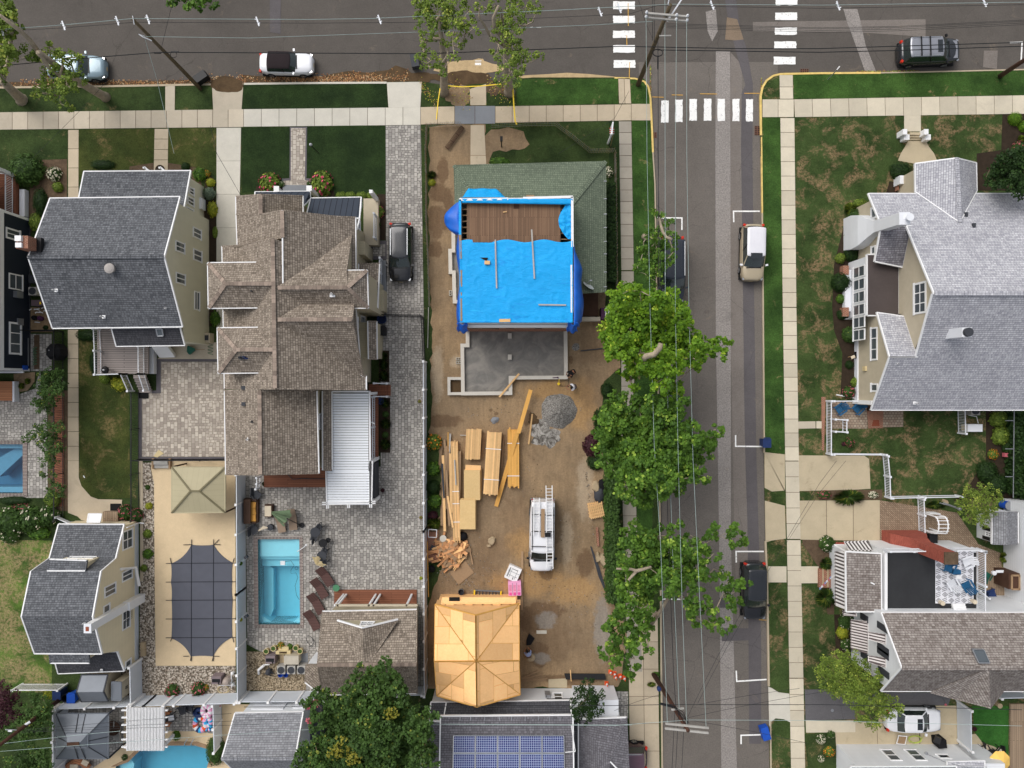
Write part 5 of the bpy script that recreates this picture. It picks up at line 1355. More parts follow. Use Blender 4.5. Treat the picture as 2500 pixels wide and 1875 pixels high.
# white house with striped awnings
def awh():
 r=th_('white_house_with_awnings','white house with striped awnings, black roof terrace and grey brown gable roof, lower right','house',(31,-16.5,0))
 tI(4,3);zt=3.3
 t0,t1=W(715,985,zt),W(1700,1600,zt)
 bx('terrace_base',r,(t0.x-.15,t1.y,0),(t1.x,t0.y+.15,zt),'sdw');
 xa,xb=W(690,0,zt).x,W(1705,0,zt).x
 MB().box(((t0.x+t1.x)/2,(t0.y+t1.y)/2,zt+.02),(t1.x-t0.x-.1,t0.y-t1.y-.1,.04)).bd('roof_terrace',M.black_roof,r)
 bx('parapet',r,(t0.x-.2,t1.y-.2,zt-.1),(t0.x+.0,t0.y,zt+.3),'trim');bx('parapet',r,(t0.x,t1.y-.2,zt-.1),(t1.x,t1.y-.02,zt+.2),'trim')
 y=W(0,945,zt).y
 rlg('railing',r,[(W(690,0,zt).x,y,zt),(W(940,0,zt).x,y,zt),(W(1160,0,zt).x,y,zt)],1.0);rlg('railing',r,[(W(1400,0,zt).x,y+.05,zt),(W(1645,0,zt).x,y+.05,zt),(t1.x,y,zt)],1.0)
 rlg('railing',r,[(t1.x,y-.05,zt),(t1.x,(y+t1.y)/2-.3,zt),(t1.x,t1.y,zt)],1.0,bal=.035)
 p=[W(283,978,3.35),W(672,1000,3.6),W(676,1632,3.6),W(290,1632,3.35)];rF('porch_roof',r,[p],'sh_mix');xw=p[0].x+.3
 bx('porch_wall',r,(xw,p[3].y+.2,0),(t0.x,p[0].y-.2,3.2),'sdw')
 O=MB();O.roof([[W(172,978,2.2),W(276,978,3.2),W(282,1600,3.2),W(176,1560,2.2)]],.05,0,0);O.bd('awning',M.stripe_awn,r)
 O=MB();O.roof([[W(270,875,2.1),W(530,865,2.1),W(575,968,3.1),W(328,972,3.1)]],.05,0,0);O.bd('awning',M.stripe_awn,r)
 MB().bar(W(160,905,2.0),W(285,975,3.1),.05,.05).bar(W(165,905,2.0),W(270,905,2.1),.05,.05).bd('awning_frame',M.trim,r)
 O=MB();O.roof([[W(258,1612,2.4),W(400,1640,3.0),W(400,1659+20,3.0),W(262,1659+10,2.4)]],.05,0,0);O.bd('awning',M.stripe_awn2,r)
 O=MB();a,b=W(0,1170,.3),W(165,1360,.0);O.box(((a.x+b.x)/2,(a.y+b.y)/2,.15),(b.x-a.x,abs(b.y-a.y),.3));O.bd('front_steps',M.rbk,r)
 O=MB();
 for x in(40,92,145):w=W(x,1265,.3);O.box((w.x,w.y,.31),(.11,abs(b.y-a.y),.04))
 O.bd('step_nosing',M.stone,r)
 bx('brick_base',r,(W(135,0,0).x,W(0,905,0).y,0),(W(1400,0,0).x,W(0,878,0).y,.2),'redbrick_paint')
 O=MB();prev=None
 for x0,x1,y0,y1,z in((29.1,31.9,-12.75,-11.5,0),(29.1,31.9,-12.75,-11.5,1.3),(29.9,31.2,-12.5,-11.55,2.6),(30.1,31.0,-12.55,-11.7,3.4),(30.15,31.05,-12.55,-11.75,6.4)):
  q=[O.V(p_)for p_ in((x0,y0,z),(x1,y0,z),(x1,y1,z),(x0,y1,z))]
  if prev:
   for i in U(4):j=(i+1)%4;O.F((prev[i],prev[j],q[j],q[i]))
  prev=q
 O.F(prev);ch=O.bd('chimney',M.redbrick_paint,r);bx('chimney_cap',ch,(30.12,-12.58,6.4),(31.08,-11.72,6.5),'mulch_b')
 tI(4,4);hE,hR=5.2,7.9
 a,b=W(640,-22,hE),W(2700,-22,hE);c,d=W(886,577,hR),W(2700,577,hR);e,f=W(668,830,hE),W(2700,832,hE)
 a.x=e.x=W(668,830,hE).x;c.x=a.x-.0;
 rF('roof',r,[[a,b,d,c],[c,d,f,e]],'sh_mix');cpl(r,[c,d],'sh_mix',.28)
 xw2=a.x+.35
 wls('wall',r,[(xw2,a.y-.3),(xw2,c.y),(xw2,e.y+.3),(b.x-.3,e.y+.3),(b.x-.3,c.y),(b.x-.3,a.y-.3)],[5.15,7.65,5.15,5.15,7.65,5.15],M.sdw)
 R0,R1=W(1830,585,7.9),W(1852,1012,7.0);R0.z=7.93
 rF('gable_roof',r,[[R0,R1,W(1475,915,5.6)],[R0,W(1475,915,5.6),W(1205,845,5.2)],[R0,R1,W(1990,832,5.2)]],'sh_mix',rake=0);bx('gable_wall',r,(R1.x-1.3,-22.6,0),(R1.x+.4,-21.5,4.6),'sdw')
 s=[W(1650,375,7.2),W(1770,378,7.2),W(1832,520,7.75),W(1718,520,7.75)];O=MB();O.roof([[q+Z(.08)for q in s]],.15,0,1);O.bd('skylight',[M.glass,M.gym],r)
 O=MB();O.roof([[q*.88+((s[0]+s[2])/2)*.12+Z(.11)for q in s]],.02,0,0);O.bd('skylight_pane',M.glass,r)
 def aw(yt0,yt1,z,out=.75,drop=.75):
  O=MB();O.roof([[V(xw2,yt0,z),V(xw2,yt1,z),V(xw2-out,yt1+.1,z-drop),V(xw2-out,yt0-.1,z-drop)]],.04,0,0);return O.bd('awning',M.stripe_awn2,r)
 for pix,x_ in(((528,80),(528,420)),):
  A,B=WX(528,80,xw2-.0),WX(528,425,xw2-.0);aw(A.y,B.y,A.z,.9,.8)
 A,B=WX(750,240,xw2),WX(752,345,xw2);aw(A.y,B.y,min(A.z,5.2),.85,.8)
 A,B=WX(752,500,xw2),WX(755,600,xw2);aw(A.y,B.y,min(A.z,5.2),.85,.8)
 for pp,qq in(((632,90),(745,190)),((635,345),(755,400)),((632,370),(755,470)),((640,590),(760,660)),((450,10),(530,60)),((455,420),(535,480))):
  A,B=WX(*pp,xw2),WX(*qq,xw2);y_=(A.y+B.y)/2;zc=(A.z+B.z)/2
  bx('shutter',r,(xw2-.06,y_-.24,min(A.z,B.z)),(xw2,y_+.24,max(A.z,B.z)),'dkg')
 tI(4,3)
 bx('door_frame',r,(t1.x+.2,t1.y-.5,0),(t1.x+3.5,t1.y,3.0),'sdw');rlg('stoop_railing',r,[(t1.x+1.3,t1.y+.9,.9),(t1.x+2.0,t1.y+.3,.9)],.8)
 bx('wall_window',r,(t1.x+.7,t1.y+.001,1.4),(t1.x+1.5,t1.y+.04,2.3),'gld')
awh()
# white house at the bottom right
def bottom_right_house():
 r=th_('white_sided_house','white sided house at the bottom right corner with two windows facing the driveway','house',(31,-32,0))
 tI(4,4);yb=W(0,1412,0).y;x0,x1=W(185,0,0).x,35.2
 zt=3.3;a,b=W(338,1645,zt),W(1480,1640,zt);yw=-28.35
 wls('wall',r,[(x0+.0,yw),(x0+.0,-40),(x1,-40),(x1,yw)],zt,M.sdw)
 rF('roof',r,[[a,b,b+V(0,-6,3),a+V(0,-6,3)],[a+V(0,-6,3),b+V(0,-6,3),b+V(0,-11,.5),a+V(0,-11,.5)]],'sh_bot')
 rF('side_roof',r,[[W(1385,1592,3.0),W(1790,1580,3.0),W(1790,1700,3.4),W(1480,1700,3.4),W(1480,1640,3.3),W(1385,1640,3.25)]],'sh_grey')
 bx('side_wall',r,(x1-.4,-34,0),(W(1745,0,0).x-.1,yw-.0,2.9),'sdw')
 for p,q in(((712,1490),(895,1590)),((980,1490),(1160,1590))):
  A,B=WY(*p,yw),WY(*q,yw);xm=(A.x+B.x)/2;wW(r,'y',yw,V(xm-.5,0,.9),V(xm+.4,0,2.5),1,1,2)
 A=WY(1380,1565,yw);wW(r,'y',yw,V(A.x-.45,0,1.6),V(A.x+.45,0,2.2),1,1,1,'gld')
 O=MB();w=WY(1150,1510,yw);O.lt((w.x,w.y+.1,w.z),[(.1,0),(.13,.1),(0,.15)],10);O.tu([(w.x,w.y+.05,w.z),(w.x+.4,w.y+.05,2.2),(w.x+.9,w.y+.06,3.1)],.02,5);O.bd('meter',M.gym,r)
bottom_right_house()
def far_right_house():
 r=th_('white_neighbour_house','white walled house at the right edge beyond the brick paved yard','house',(42,-13.5,0))
 x0=38.7;wls('wall',r,[(x0,-17.5),(48,-17.5),(48,-9.0),(x0,-9.0)],4.6,M.sdw)
 rF('roof',r,[[V(x0-.2,-17.8,4.6),V(48,-17.8,4.6),V(48,-13.2,6.6),V(x0-.2,-13.2,6.6)],[V(x0-.2,-13.2,6.6),V(48,-13.2,6.6),V(48,-8.7,4.6),V(x0-.2,-8.7,4.6)]],'sh_grey')
 O=MB();pts=[V(x0-.03,-10.5-.9*k,3.4-.25*sin(PI*(k%2)))for k in U(7)];O.tu(pts,.015,4);O.bd('string_lights',M.dkg,r)
far_right_house()
def garden_shed():
 r=th_('garden_shed','small white shed with grey gable roof and shuttered window in the brick paved yard','shed',(38,-10.3,0))
 tI(4,3);h0,h1=2.0,2.75
 a,b,c,d=W(1868,562,h0),W(1868,900,h0),W(2030,560,h1),W(2030,905,h1);e,f=W(2148,555,h0),W(2150,893,h0)
 rF('roof',r,[[a,b,d,c],[c,d,f,e]],'sh_bot',rake=0);x0=W(1700,0,0).x
 wls('wall',r,[(x0,a.y-.05),(x0,b.y+.1),(e.x-.1,b.y+.1),(e.x-.1,a.y-.05)],1.98,M.sdw)
 tI(4,3);o=win(r,'x',x0,(1802,758),(1862,825),-1,2,2,fw=.07)
 for y in(740,842):w=WX(1830,y,x0);bx('shutter',r,(x0-.05,w.y-.13,.75),(x0,w.y+.13,1.6),'bkm')
 pp=W(2030,480,.5);tag(MB().cyl((pp.x,pp.y),.32,0,.75,16,0).cyl((pp.x,pp.y),.34,.75,.8,16,1).bd('barrel',[M.bpl,M.gym]),'blue barrel with a pale lid behind the white shed','barrel')
garden_shed()
# grey shingled house, bottom
def bottom_house():
 r=th_('grey_shingled_house','plain grey gable roofed building at the bottom, left of the big tree','building',(-18,-27,0))
 tI(1,4);h0,h1=3.5,5.8
 a,b=W(322,1066,h0),W(1064,1052,h0);c,d=W(180,1560,h1),W(976,1558,h1);y2=2*c.y-a.y
 rF('roof',r,[[a,b,d,c],[c,d,V(b.x,y2,h0),V(a.x,y2,h0)]],'sh_bot');cpl(r,[c,d],'sh_bot',.26)
 wls('wall',r,[(a.x+.3,a.y-.3),(a.x+.3,c.y),(a.x+.3,y2+.3),(b.x-.25,y2+.3),(b.x-.25,c.y),(b.x-.25,a.y-.3)],[3.45,5.6,3.45,3.45,5.6,3.45],M.sdw)
 bx('garage_door',r,(a.x+.8,a.y-.32,0),(b.x-1.9,a.y-.22,2.3),'vinyl');bx('door',r,(b.x-1.2,a.y-.3,0),(b.x-.4,a.y-.2,2.1),'vinyl')
 bx('side_strip',r,(b.x-.2,-28,0),(b.x+.7,a.y-.6,.9),'dkg')
bottom_house()
# house with solar panels, bottom centre
def slh():
 r=th_('house_with_solar_panels','white house with slate grey roof carrying blue solar panels at the bottom edge','house',(1,-28,0))
 tI(2,4)
 a,b=W(228,950,2.7),W(1740,928,2.7);c,d=W(228,1040,3.35),W(1745,1012,3.35);c.x=a.x;d.x=b.x
 yw=c.y;rF('lower_roof',r,[[a,b,V(b.x,yw-.4,3.4),V(a.x,yw-.4,3.4)]],'sh_dark')
 bx('lower_wall',r,(a.x+.05,yw-.2,0),(W(1790,0,0).x,a.y-.1,2.62),'sdw')
 yu=yw-.35;e,f=W(332,1098,4.6),W(1765,1086,4.6);h2=5.9
 wls('upper_wall',r,[(e.x+.2,yu),(f.x-.2,yu),(f.x-.2,-36),(e.x+.2,-36)],4.55,M.sdw,z0=0)
 for x in(432,548,765,882,1108,1225,1450,1570):
  w0,w1=WY(x,1058,yu),WY(x+78,1092,yu);wW(r,'y',yu,V(w0.x,0,3.5),V(w1.x,0,4.35),1,1,1)
 g,h=W(318,1659+200,6.4),W(1690,1659+200,6.4)
 rF('roof',r,[[e,f,V(f.x,-30.5,h2),V(e.x,-30.5,h2)],[V(e.x,-30.5,h2),V(f.x,-30.5,h2),V(f.x,-36,4.6),V(e.x,-36,4.6)]],'sh_solar')
 sl=(h2-4.6)/(e.y+30.5)
 O=MB();
 for x in(545,660,812,972,1102,1248,1390,1510,1625,1745):w=W(x,1118,4.7);O.bar((w.x,e.y,4.64),(w.x,e.y-.28,4.64+sl*.28),.04,.03)
 O.bd('gutter_bracket',M.chrome,r)
 MB().tu([W(1745,1190,4.75),W(1790,1480,5.2)],.03,5).tu([W(1790,1480,5.2),W(1680,1490,5.2)],.03,5).bd('conduit',M.trim,r)
 zf=lambda y:4.6+sl*(e.y-y)+.12
 P0,P1=W(473,1300,4.85),W(1668,1292,4.85);px=(P1.x-P0.x)/5;n=0
 for j in U(4):
  y0=P0.y-j*1.16;y1=y0-1.13
  for i in U(5):
   x0=P0.x+i*px;o=MB();th=.04;q=[V(x0+.02,y0,zf(y0)),V(x0+px-.02,y0,zf(y0)),V(x0+px-.02,y1,zf(y1)),V(x0+.02,y1,zf(y1))]
   o.roof([q],th,0,0);f_=o.bd('solar_panel',M.chrome,r)
   o=MB();cx=sum((k for k in q),VV())/4;q2=[cx+(k-cx)*V(.955,.925,.925)*1.0+Z(.012)for k in q];q2=[V(cx.x+(k.x-cx.x)*.955,cx.y+(k.y-cx.y)*.92,zf(cx.y+(k.y-cx.y)*.92)+.025)for k in q]
   o.face(q2 if(q2[1]-q2[0]).cross(q2[2]-q2[0]).z>0 else q2[::-1]);o.bd('cells',M.solar,f_)
 p,q=W(1822,1130,3.3),W(2345,1112,3.3);rF('east_roof',r,[[p,q,V(q.x,-27.4-1.4,4.5),V(p.x+2.2,-27.4,4.4)],[p,V(p.x+2.2,-27.4,4.4),V(p.x+2.2,-36,4.4),V(p.x,-36,3.3)],[q,V(q.x,-36,3.3),V(p.x+2.2,-36,4.4),V(p.x+2.2,-27.4,4.4),V(q.x,-28.8,4.5)][:4]],'sh_solar',rake=0)
 bx('east_wall',r,(f.x-.3,-36,0),(q.x-.3,p.y-.4,3.2),'sdw');bx('bay_wall',r,(f.x+.3,p.y-.5,0),(q.x-.5,p.y+1.1,2.6),'vinyl')
 rF('link_roof',r,[[V(f.x-.2,-24.9,3.2),V(p.x+.5,-24.9,3.2),V(p.x+.5,-36,3.25),V(f.x-.2,-36,3.25)]],'sh_dark')
 rF('west_roof',r,[[V(e.x-1.6,e.y-.9,3.3),V(e.x+.2,e.y-.9,3.6),V(e.x+.2,-36,3.6),V(e.x-1.6,-36,3.3)]],'sh_solar')
 wW(r,'y',a.y-.1,V(W(1550,0,1).x,0,.9),V(W(1650,0,1).x,0,2.2),1,1,2,'gld')
 w=W(1485,880,.7);bx('electric_box',r,(w.x-.2,a.y-.1,.9),(w.x+.2,a.y+.1,1.7),'gym');MB().tu([(w.x-.1,a.y+.05,1.7),(w.x-.1,a.y+.05,2.2),(w.x+3.3,a.y+.05,2.2),(w.x+3.3,a.y+.05,1.4)],.03,5).bd('pipe',M.bkm,r)
 O=MB();w=W(395,960,2.8);O.bar((w.x,a.y,2.78),(w.x-.1,yw-.3,3.4),.08,.06);O.bd('downspout',M.trim,r)
slh()
# canopies, pergolas, sheds
def canopies():
 tI(0,3)
 r=th_('metal_gazebo','tan hip roofed patio gazebo by the covered pool','gazebo',(-25,-7.8,0));h0,h1=2.4,3.0
 a,b,c,d=W(1855,68,h0),W(2432,70,h0),W(2432,558,h0),W(1855,562,h0);e,f=W(2060,325,h1),W(2155,325,h1)
 rF('canopy',r,[[a,b,f,e],[b,c,f],[c,d,e,f],[d,a,e]],'canvas_tan',.1,'canvas_tan');
 O=MB()
 for p,q in((a,e),(b,f),(c,f),(d,e),(e,f)):O.bar(p+Z(.04),q+Z(.05),.12,.05)
 O.bd('hip_cap',P('736c52',.6),r)
 O=MB()
 for p in(a,b,c,d):O.box((p.x*.99+(-25)*.01,p.y,1.15),(.1,.1,2.3))
 O.bar(W(2360,490,1.9),W(2440,450,2.0),.1,.1);O.bd('post',M.wdk,r)
 tI(0,4)
 r=th_('steel_gazebo','blue grey two tier gazebo roof at the bottom left by the white fence','gazebo',(-32,-26.3,0));h0,h1,h2=2.5,3.3,3.7
 a,b,c,d=W(607,1075,h0),W(1172,1072,h0),W(1168,1558,h0),W(607,1558,h0);ce,cf=W(745,1385,h2),W(875,1380,h2)
 rF('canopy',r,[[a,b,cf,ce],[b,c,cf],[c,d,ce,cf],[d,a,ce]],'stl',.1,'stl')
 a2,b2,c2,d2=W(715,1285,3.45),W(950,1285,3.45),W(948,1440,3.45),W(715,1440,3.45);up=Z(.2)
 rF('upper_canopy',r,[[a2,b2,cf+up,ce+up],[b2,c2,cf+up],[c2,d2,ce+up,cf+up],[d2,a2,ce+up]],'stl',.05,'stl')
 O=MB()
 for p,q in((a,ce),(b,cf),(c,cf),(d,ce),(W(850,1075,h0),W(800,1385,h2)),(W(925,1075,h0),W(860,1385,h2)),(W(1170,1320,h0),W(870,1385,h2)),(W(607,1320,h0),W(750,1385,h2)),(W(845,1558,h0),W(800,1400,h2)),(W(925,1558,h0),W(860,1400,h2))):O.bar(p+Z(.03),q+Z(.04),.05,.04)
 O.bd('seam',M.dkg,r)
 MB().bar(ce+up+Z(.03),cf+up+Z(.03),.25,.05).bd('ridge_cap',M.wdk,r)
 O=MB()
 for p in(a,b,c,d):O.box((p.x,p.y,1.2),(.1,.1,2.4))
 O.bd('post',M.dkg,r)
 r=th_('white_pergola','white slatted pergola over the lounge by the curved pool','pergola',(-29,-26.3,0));z=2.5
 O=MB()
 n=26
 for k in U(n):x=1372+k*(1765-1372)/(n-1);O.bar(W(x,1003,z),W(x,1470,z),.05,.12)
 O.bd('slats',M.trim,r)
 O=MB()
 for y in(1034,1112,1192,1270,1350,1430):O.bar(W(1315,y,z-.14),W(1812,y,z-.14),.09,.14)
 O.bd('rafters',M.trim,r)
 O=MB();O.bar(W(1378,985,z-.26),W(1378,1465,z-.26),.1,.14);O.bar(W(1770,985,z-.26),W(1770,1465,z-.26),.1,.14)
 O.bd('beams',M.trim,r)
 for q in((1400,1000),(1752,1000),(1355,1435),(1745,1440)):w=W(*q,z-.3);bx('post',r,(w.x-.1,w.y-.1,0),(w.x+.1,w.y+.1,z-.3),'trim')
 tI(1,2);r=th_('louvred_pergola','large white louvred pergola attached behind the brown house','pergola',(-12,-3,0));z=3.05
 a=W(1360,918,z);tI(1,3);b=W(1808,466,z);a2=W(1308,110,z)
 tI(1,2);O=MB();
 def louv(x0,x1,y0,y1):
  k=y0
  while k>y1:O.box(((x0+x1)/2,k-.085,z),(x1-x0,.165,.03),rx=.1);k-=.195
 xl=W(1375,0,z).x;xr=W(1768,0,z).x;tI(1,3);yb=W(0,108,z).y;yc=W(0,462,z).y
 louv(xl,xr,a.y-.1,yb);louv(W(1322,0,z).x,W(1785,0,z).x,yb-.02,yc);O.bd('louvres',P('e4e7ea',.4,var=.02,fi=0),r)
 O=MB();tI(1,2);zz=z+.04
 for(x0,y0,x1,y1)in((1360,915,1365,1659+105),(1780,905,1790,1659+465),(1360,912,1780,912)):O.bar(W(x0,y0,zz),W(x1,y1,zz),.12,.14)
 tI(1,3)
 for(x0,y0,x1,y1)in((1310,110,1318,515),(1335,470,1337,515),(1268,450,1845,436),(1268,472,1845,458),(1790,0,1790,470),(1812,0,1803,505),(1785,0,1782,505),(1545,470,1545,510),(1565,470,1565,510)):O.bar(W(x0,y0,zz),W(x1,y1,zz),.07,.14)
 O.bd('beams',M.trim,r)
 for q in((1330,455),(1800,455),(1790,10)):w=W(*q,z-.1);bx('post',r,(w.x-.12,w.y-.12,0),(w.x+.12,w.y+.12,z-.05),'trim')
 bx('screen',r,(W(1790,0,0).x,W(0,400,0).y,0),(W(1880,0,0).x,W(0,0,0).y,1.6),'dkg')
 tI(1,2);w=W(1790,905,3);bx('post',r,(W(1800,0,2.6).x-.08,a.y-.2,0),(W(1800,0,2.6).x+.08,a.y,2.9),'trim')
 tI(0,4);r=th_('grey_roofed_shed','resin storage shed with rounded blue grey roof by the recycling bins','shed',(-32.3,-23.2,0));h0,h1=1.9,2.35
 a,b,c,d=W(878,652,h0),W(1165,650,h0),W(1118,835,h1),W(825,840,h1);e,f=W(1170,938,h0),W(878,945,h0)
 rF('roof',r,[[a,b,c,d],[c,e,f,d]],'stl',.06,'dkg');wls('wall',r,[(a.x+.1,a.y-.1),(b.x-.05,a.y-.1),(b.x-.05,c.y),(b.x-.05,e.y+.1),(a.x+.1,e.y+.1)],[1.85,1.85,2.3,1.85,1.85],M.stc)
 r=th_('small_tan_shed','small tan storage shed with flat grey lid and double doors on the gravel','shed',(-29.6,-23.4,0))
 x0,x1=W(1215,0,1.5).x,W(1425,0,0).x;y0,y1=W(0,925,1.6).y,W(0,742,1.6).y
 w0,w1=W(1197,742,1.9),W(1300,925,1.9);bx('body',r,(w0.x+.05,w1.y,0),(w1.x,w0.y,1.8),'stc');O=MB();O.roof([[V(w0.x,w1.y-.05,1.8),V(w1.x+.03,w1.y-.05,1.85),V(w1.x+.03,w0.y+.05,1.85),V(w0.x,w0.y+.05,1.8)]],.06,0,0);O.bd('lid',M.stl,r)
 MB().box((w1.x+.04,(w0.y+w1.y)/2+.06,1.1),(.05,.04,.3)).box((w1.x+.04,(w0.y+w1.y)/2-.06,1.1),(.05,.04,.3)).bd('handle',M.dkg,r);bx('doors',r,(w1.x,w1.y+.1,.1),(w1.x+.02,w0.y-.1,1.7),'stc')
canopies()
# pools
def pool(poly,depth,water,wall,name,lab,coping,steps=None,wz=-.12):
 c=sum(poly,VV())/len(poly);r=th_(name,lab,'pool',(c.x,c.y,0))
 O=MB();P2=[(p.x,p.y)for p in poly];A=sum(P2[i][0]*P2[(i+1)%len(P2)][1]-P2[(i+1)%len(P2)][0]*P2[i][1]for i in U(len(P2)))
 if A<0:P2=P2[::-1]
 n=len(P2)
 for i in U(n):
  a,b=P2[i],P2[(i+1)%n];O.face([(b[0],b[1],-depth),(a[0],a[1],-depth),(a[0],a[1],.03),(b[0],b[1],.03)])
 O.face([(p[0],p[1],-depth)for p in P2]);O.bd('basin',M[wall],r)
 if steps:
  for pts,z in steps:MB().prism(pts,-depth+.001,z).bd('ledge',M[wall],r)
 MB().prism(P2,-depth-.02,wz,bot=1).bd('water',water,r)
 if coping:coping(r)
 return r
@hc
def wmt(c,dE):
 g=G();t=g.t;out=t.nodes['Material Output']
 tr=g.n('BsdfTransparent',{});gl=g.n('BsdfGlossy',{'Roughness':.06});bp=g.n('Bump',{'Height':g.noise(g.pos(),2.5,3),'Strength':.06,'Distance':.05});t.links.new(bp.outputs[0],gl.inputs['Normal'])
 ms=g.n('MixShader',{0:.05,1:tr.outputs[0],2:gl.outputs[0]});t.links.new(ms.outputs[0],out.inputs['Surface'])
 va=g.n('VolumeAbsorption',{'Color':c,'Density':dE});t.links.new(va.outputs[0],out.inputs['Volume']);return g.m
M['bsb']=P('8fd9e8',.6,var=.03,fi=0);M['basin_deep']=P('6aa9c4',.6,var=.05,fi=0)
tI(1,3)
stp=[(WP((575,845),(1022,845),(1024,1045),(577,1045)),-.35),(WP((577,1045),(1024,1045),(1024,1082),(577,1082)),-.62),(WP((577,1082),(1024,1082),(1024,1170),(577,1170)),-.95),(WP((577,1170),(620,1170),(682,1210),(682,1659),(640,1765),(580,1765)),-1.3),(WP((582,1700),(690,1765),(582,1766)),-.6),(WP((1032,1700),(930,1765),(1032,1766)),-.6),(WP((935,845),(1023,845),(1023,930)),-.2)]
def cop_a(r):
 tI(1,3)
 M['coping_v']=mbk('6b5853','5a4b49','b5ada5',3.0,.11,.02,0,.1)
 for pts,m in(([(528,808),(1058,808),(1024,846),(575,846)],'coping'),([(540,1805),(1070,1805),(1034,1766),(581,1766)],'coping'),([(528,808),(576,846),(582,1766),(540,1805)],'coping_v'),([(1058,808),(1070,1805),(1031,1766),(1023,846)],'coping_v')):
  MB().prism([W(*q)for q in pts],.0,.07).bd('coping',M[m],r)
pool(POOL_A,2.0,wmt('4ce0f4',.16),'bsb','swimming_pool','rectangular turquoise swimming pool with dark brick coping on the grey paver patio',cop_a,stp)
tI(0,2)
def cop_b(r):
 tI(0,2)
 for pts,m in(([(-740,1440),(298,1440),(250,1480),(-700,1480)],'coping'),([(-740,2046),(298,2046),(252,2008),(-700,2008)],'coping'),([(250,1480),(298,1440),(300,2046),(252,2008)],'coping_v')):
  MB().prism([W(*q)for q in pts],.0,.07).bd('coping',M[m],r)
stb=[(WP((-700,1480),(250,1480),(250,1530),(-700,1530)),-.5),(WP((-200,1700),(90,1530),(250,1530),(-100,1850)),-.9),(WP((-700,1950),(252,1950),(252,2008),(-700,2008)),-.5)]
pool(POOL_B,2.0,wmt('4fa0c0',.3),'basin_deep','swimming_pool','blue swimming pool with brick coping partly cut off by the left edge',cop_b,stb)
def cop_c(r):
 tI(0,4);pts=[(1250,1640),(1390,1590),(1510,1470),(1790,1412),(2110,1412),(2297,1465),(2240,1640)];out=[(1205,1640),(1365,1560),(1500,1430),(1790,1372),(2120,1372),(2340,1435),(2290,1640)]
 O=MB()
 for i in U(len(pts)-1):O.prism([W(*q)for q in(pts[i],pts[i+1],out[i+1],out[i])],0,.07)
 O.bd('coping',M.coping_c,r)
 for x in(1995,2065):MB().tu([W(x,1420,.05),W(x-3,1395,.5),W(x+28,1345,.75),W(x+36,1350,.05)],.03,6).bd('handrail',M.chrome,r)
M['coping_c']=P('9a8065',.9,var=.2,fi=9)
stc=[(WP((1250,1640),(1390,1590),(1440,1560),(1400,1800),(1290,1800)),-.4)]
tI(0,4);stc=[(WP((1252,1641),(1388,1592),(1420,1640),(1400,1800),(1300,1800)),-.4)]
pool(POOL_C,1.8,wmt('45c8e0',.26),'bsb','swimming_pool','curved turquoise pool at the bottom edge next to the white pergola',cop_c,stc)
def cvp():
 tI(0,3);c=W(2130,1600);r=th_('covered_pool','pool under a dark grey safety cover strapped to the beige concrete deck','pool',(c.x,c.y,0))
 A=[(2070,905),(2212,915),(2312,905)];pts=[]
 def arc(p,q,sag,n=8):
  P0,Q0=V(p[0],p[1],0),V(q[0],q[1],0);d=Q0-P0;nn=V(-d.y,d.x,0).normalized()
  return[tuple((P0.lerp(Q0,k/n)+nn*sag*4*(k/n)*(1-k/n))[:2])for k in U(n)]
 cor=[(2070,905),(2312,905),(2515,1100),(2510,1300),(2515,1500),(2512,1905),(2305,2110),(2065,2110),(1855,1915),(1858,1500),(1850,1310),(1852,1108)]
 sg=[8,22,-6,-4,-6,28,8,30,-4,-4,-4,30]
 for i in U(len(cor)):pts+=arc(cor[i],cor[(i+1)%len(cor)],sg[i]if i in(0,1,5,6,7,11)else 6)
 MB().prism([W(x,y)for x,y in pts],.03,.07).bd('cover',M.cover,r)
 O=MB();z=.085
 hy=[1108,1310,1507,1709,1912];vx=[2068,2306]
 for y in hy:O.bar(W(1790,y,z),W(2570-20,y-4,z),.045,.012)
 for x in vx:O.bar(W(x,850,z+.002),W(x-2,2165,z+.002),.045,.012)
 for p,q in(((1980,908),(2075,905)),((1838,1050),(1850,1108)),((2365,850),(2312,905)),((2380,905),(2312,905)),((2515,1100),(2530,1050)),((1790,1912),(1855,1912)),((1840,1950),(1858,1915)),((2512,1905),(2525,1960)),((2040,2110),(1980,2112)),((2305,2110),(2370,2112)),((2290,2165),(2305,2110)),((2055,2160),(2065,2110))):O.bar(W(*p,z+.004),W(*q,z+.004),.05,.014)
 O.bd('straps',M.strap,r)
cvp()
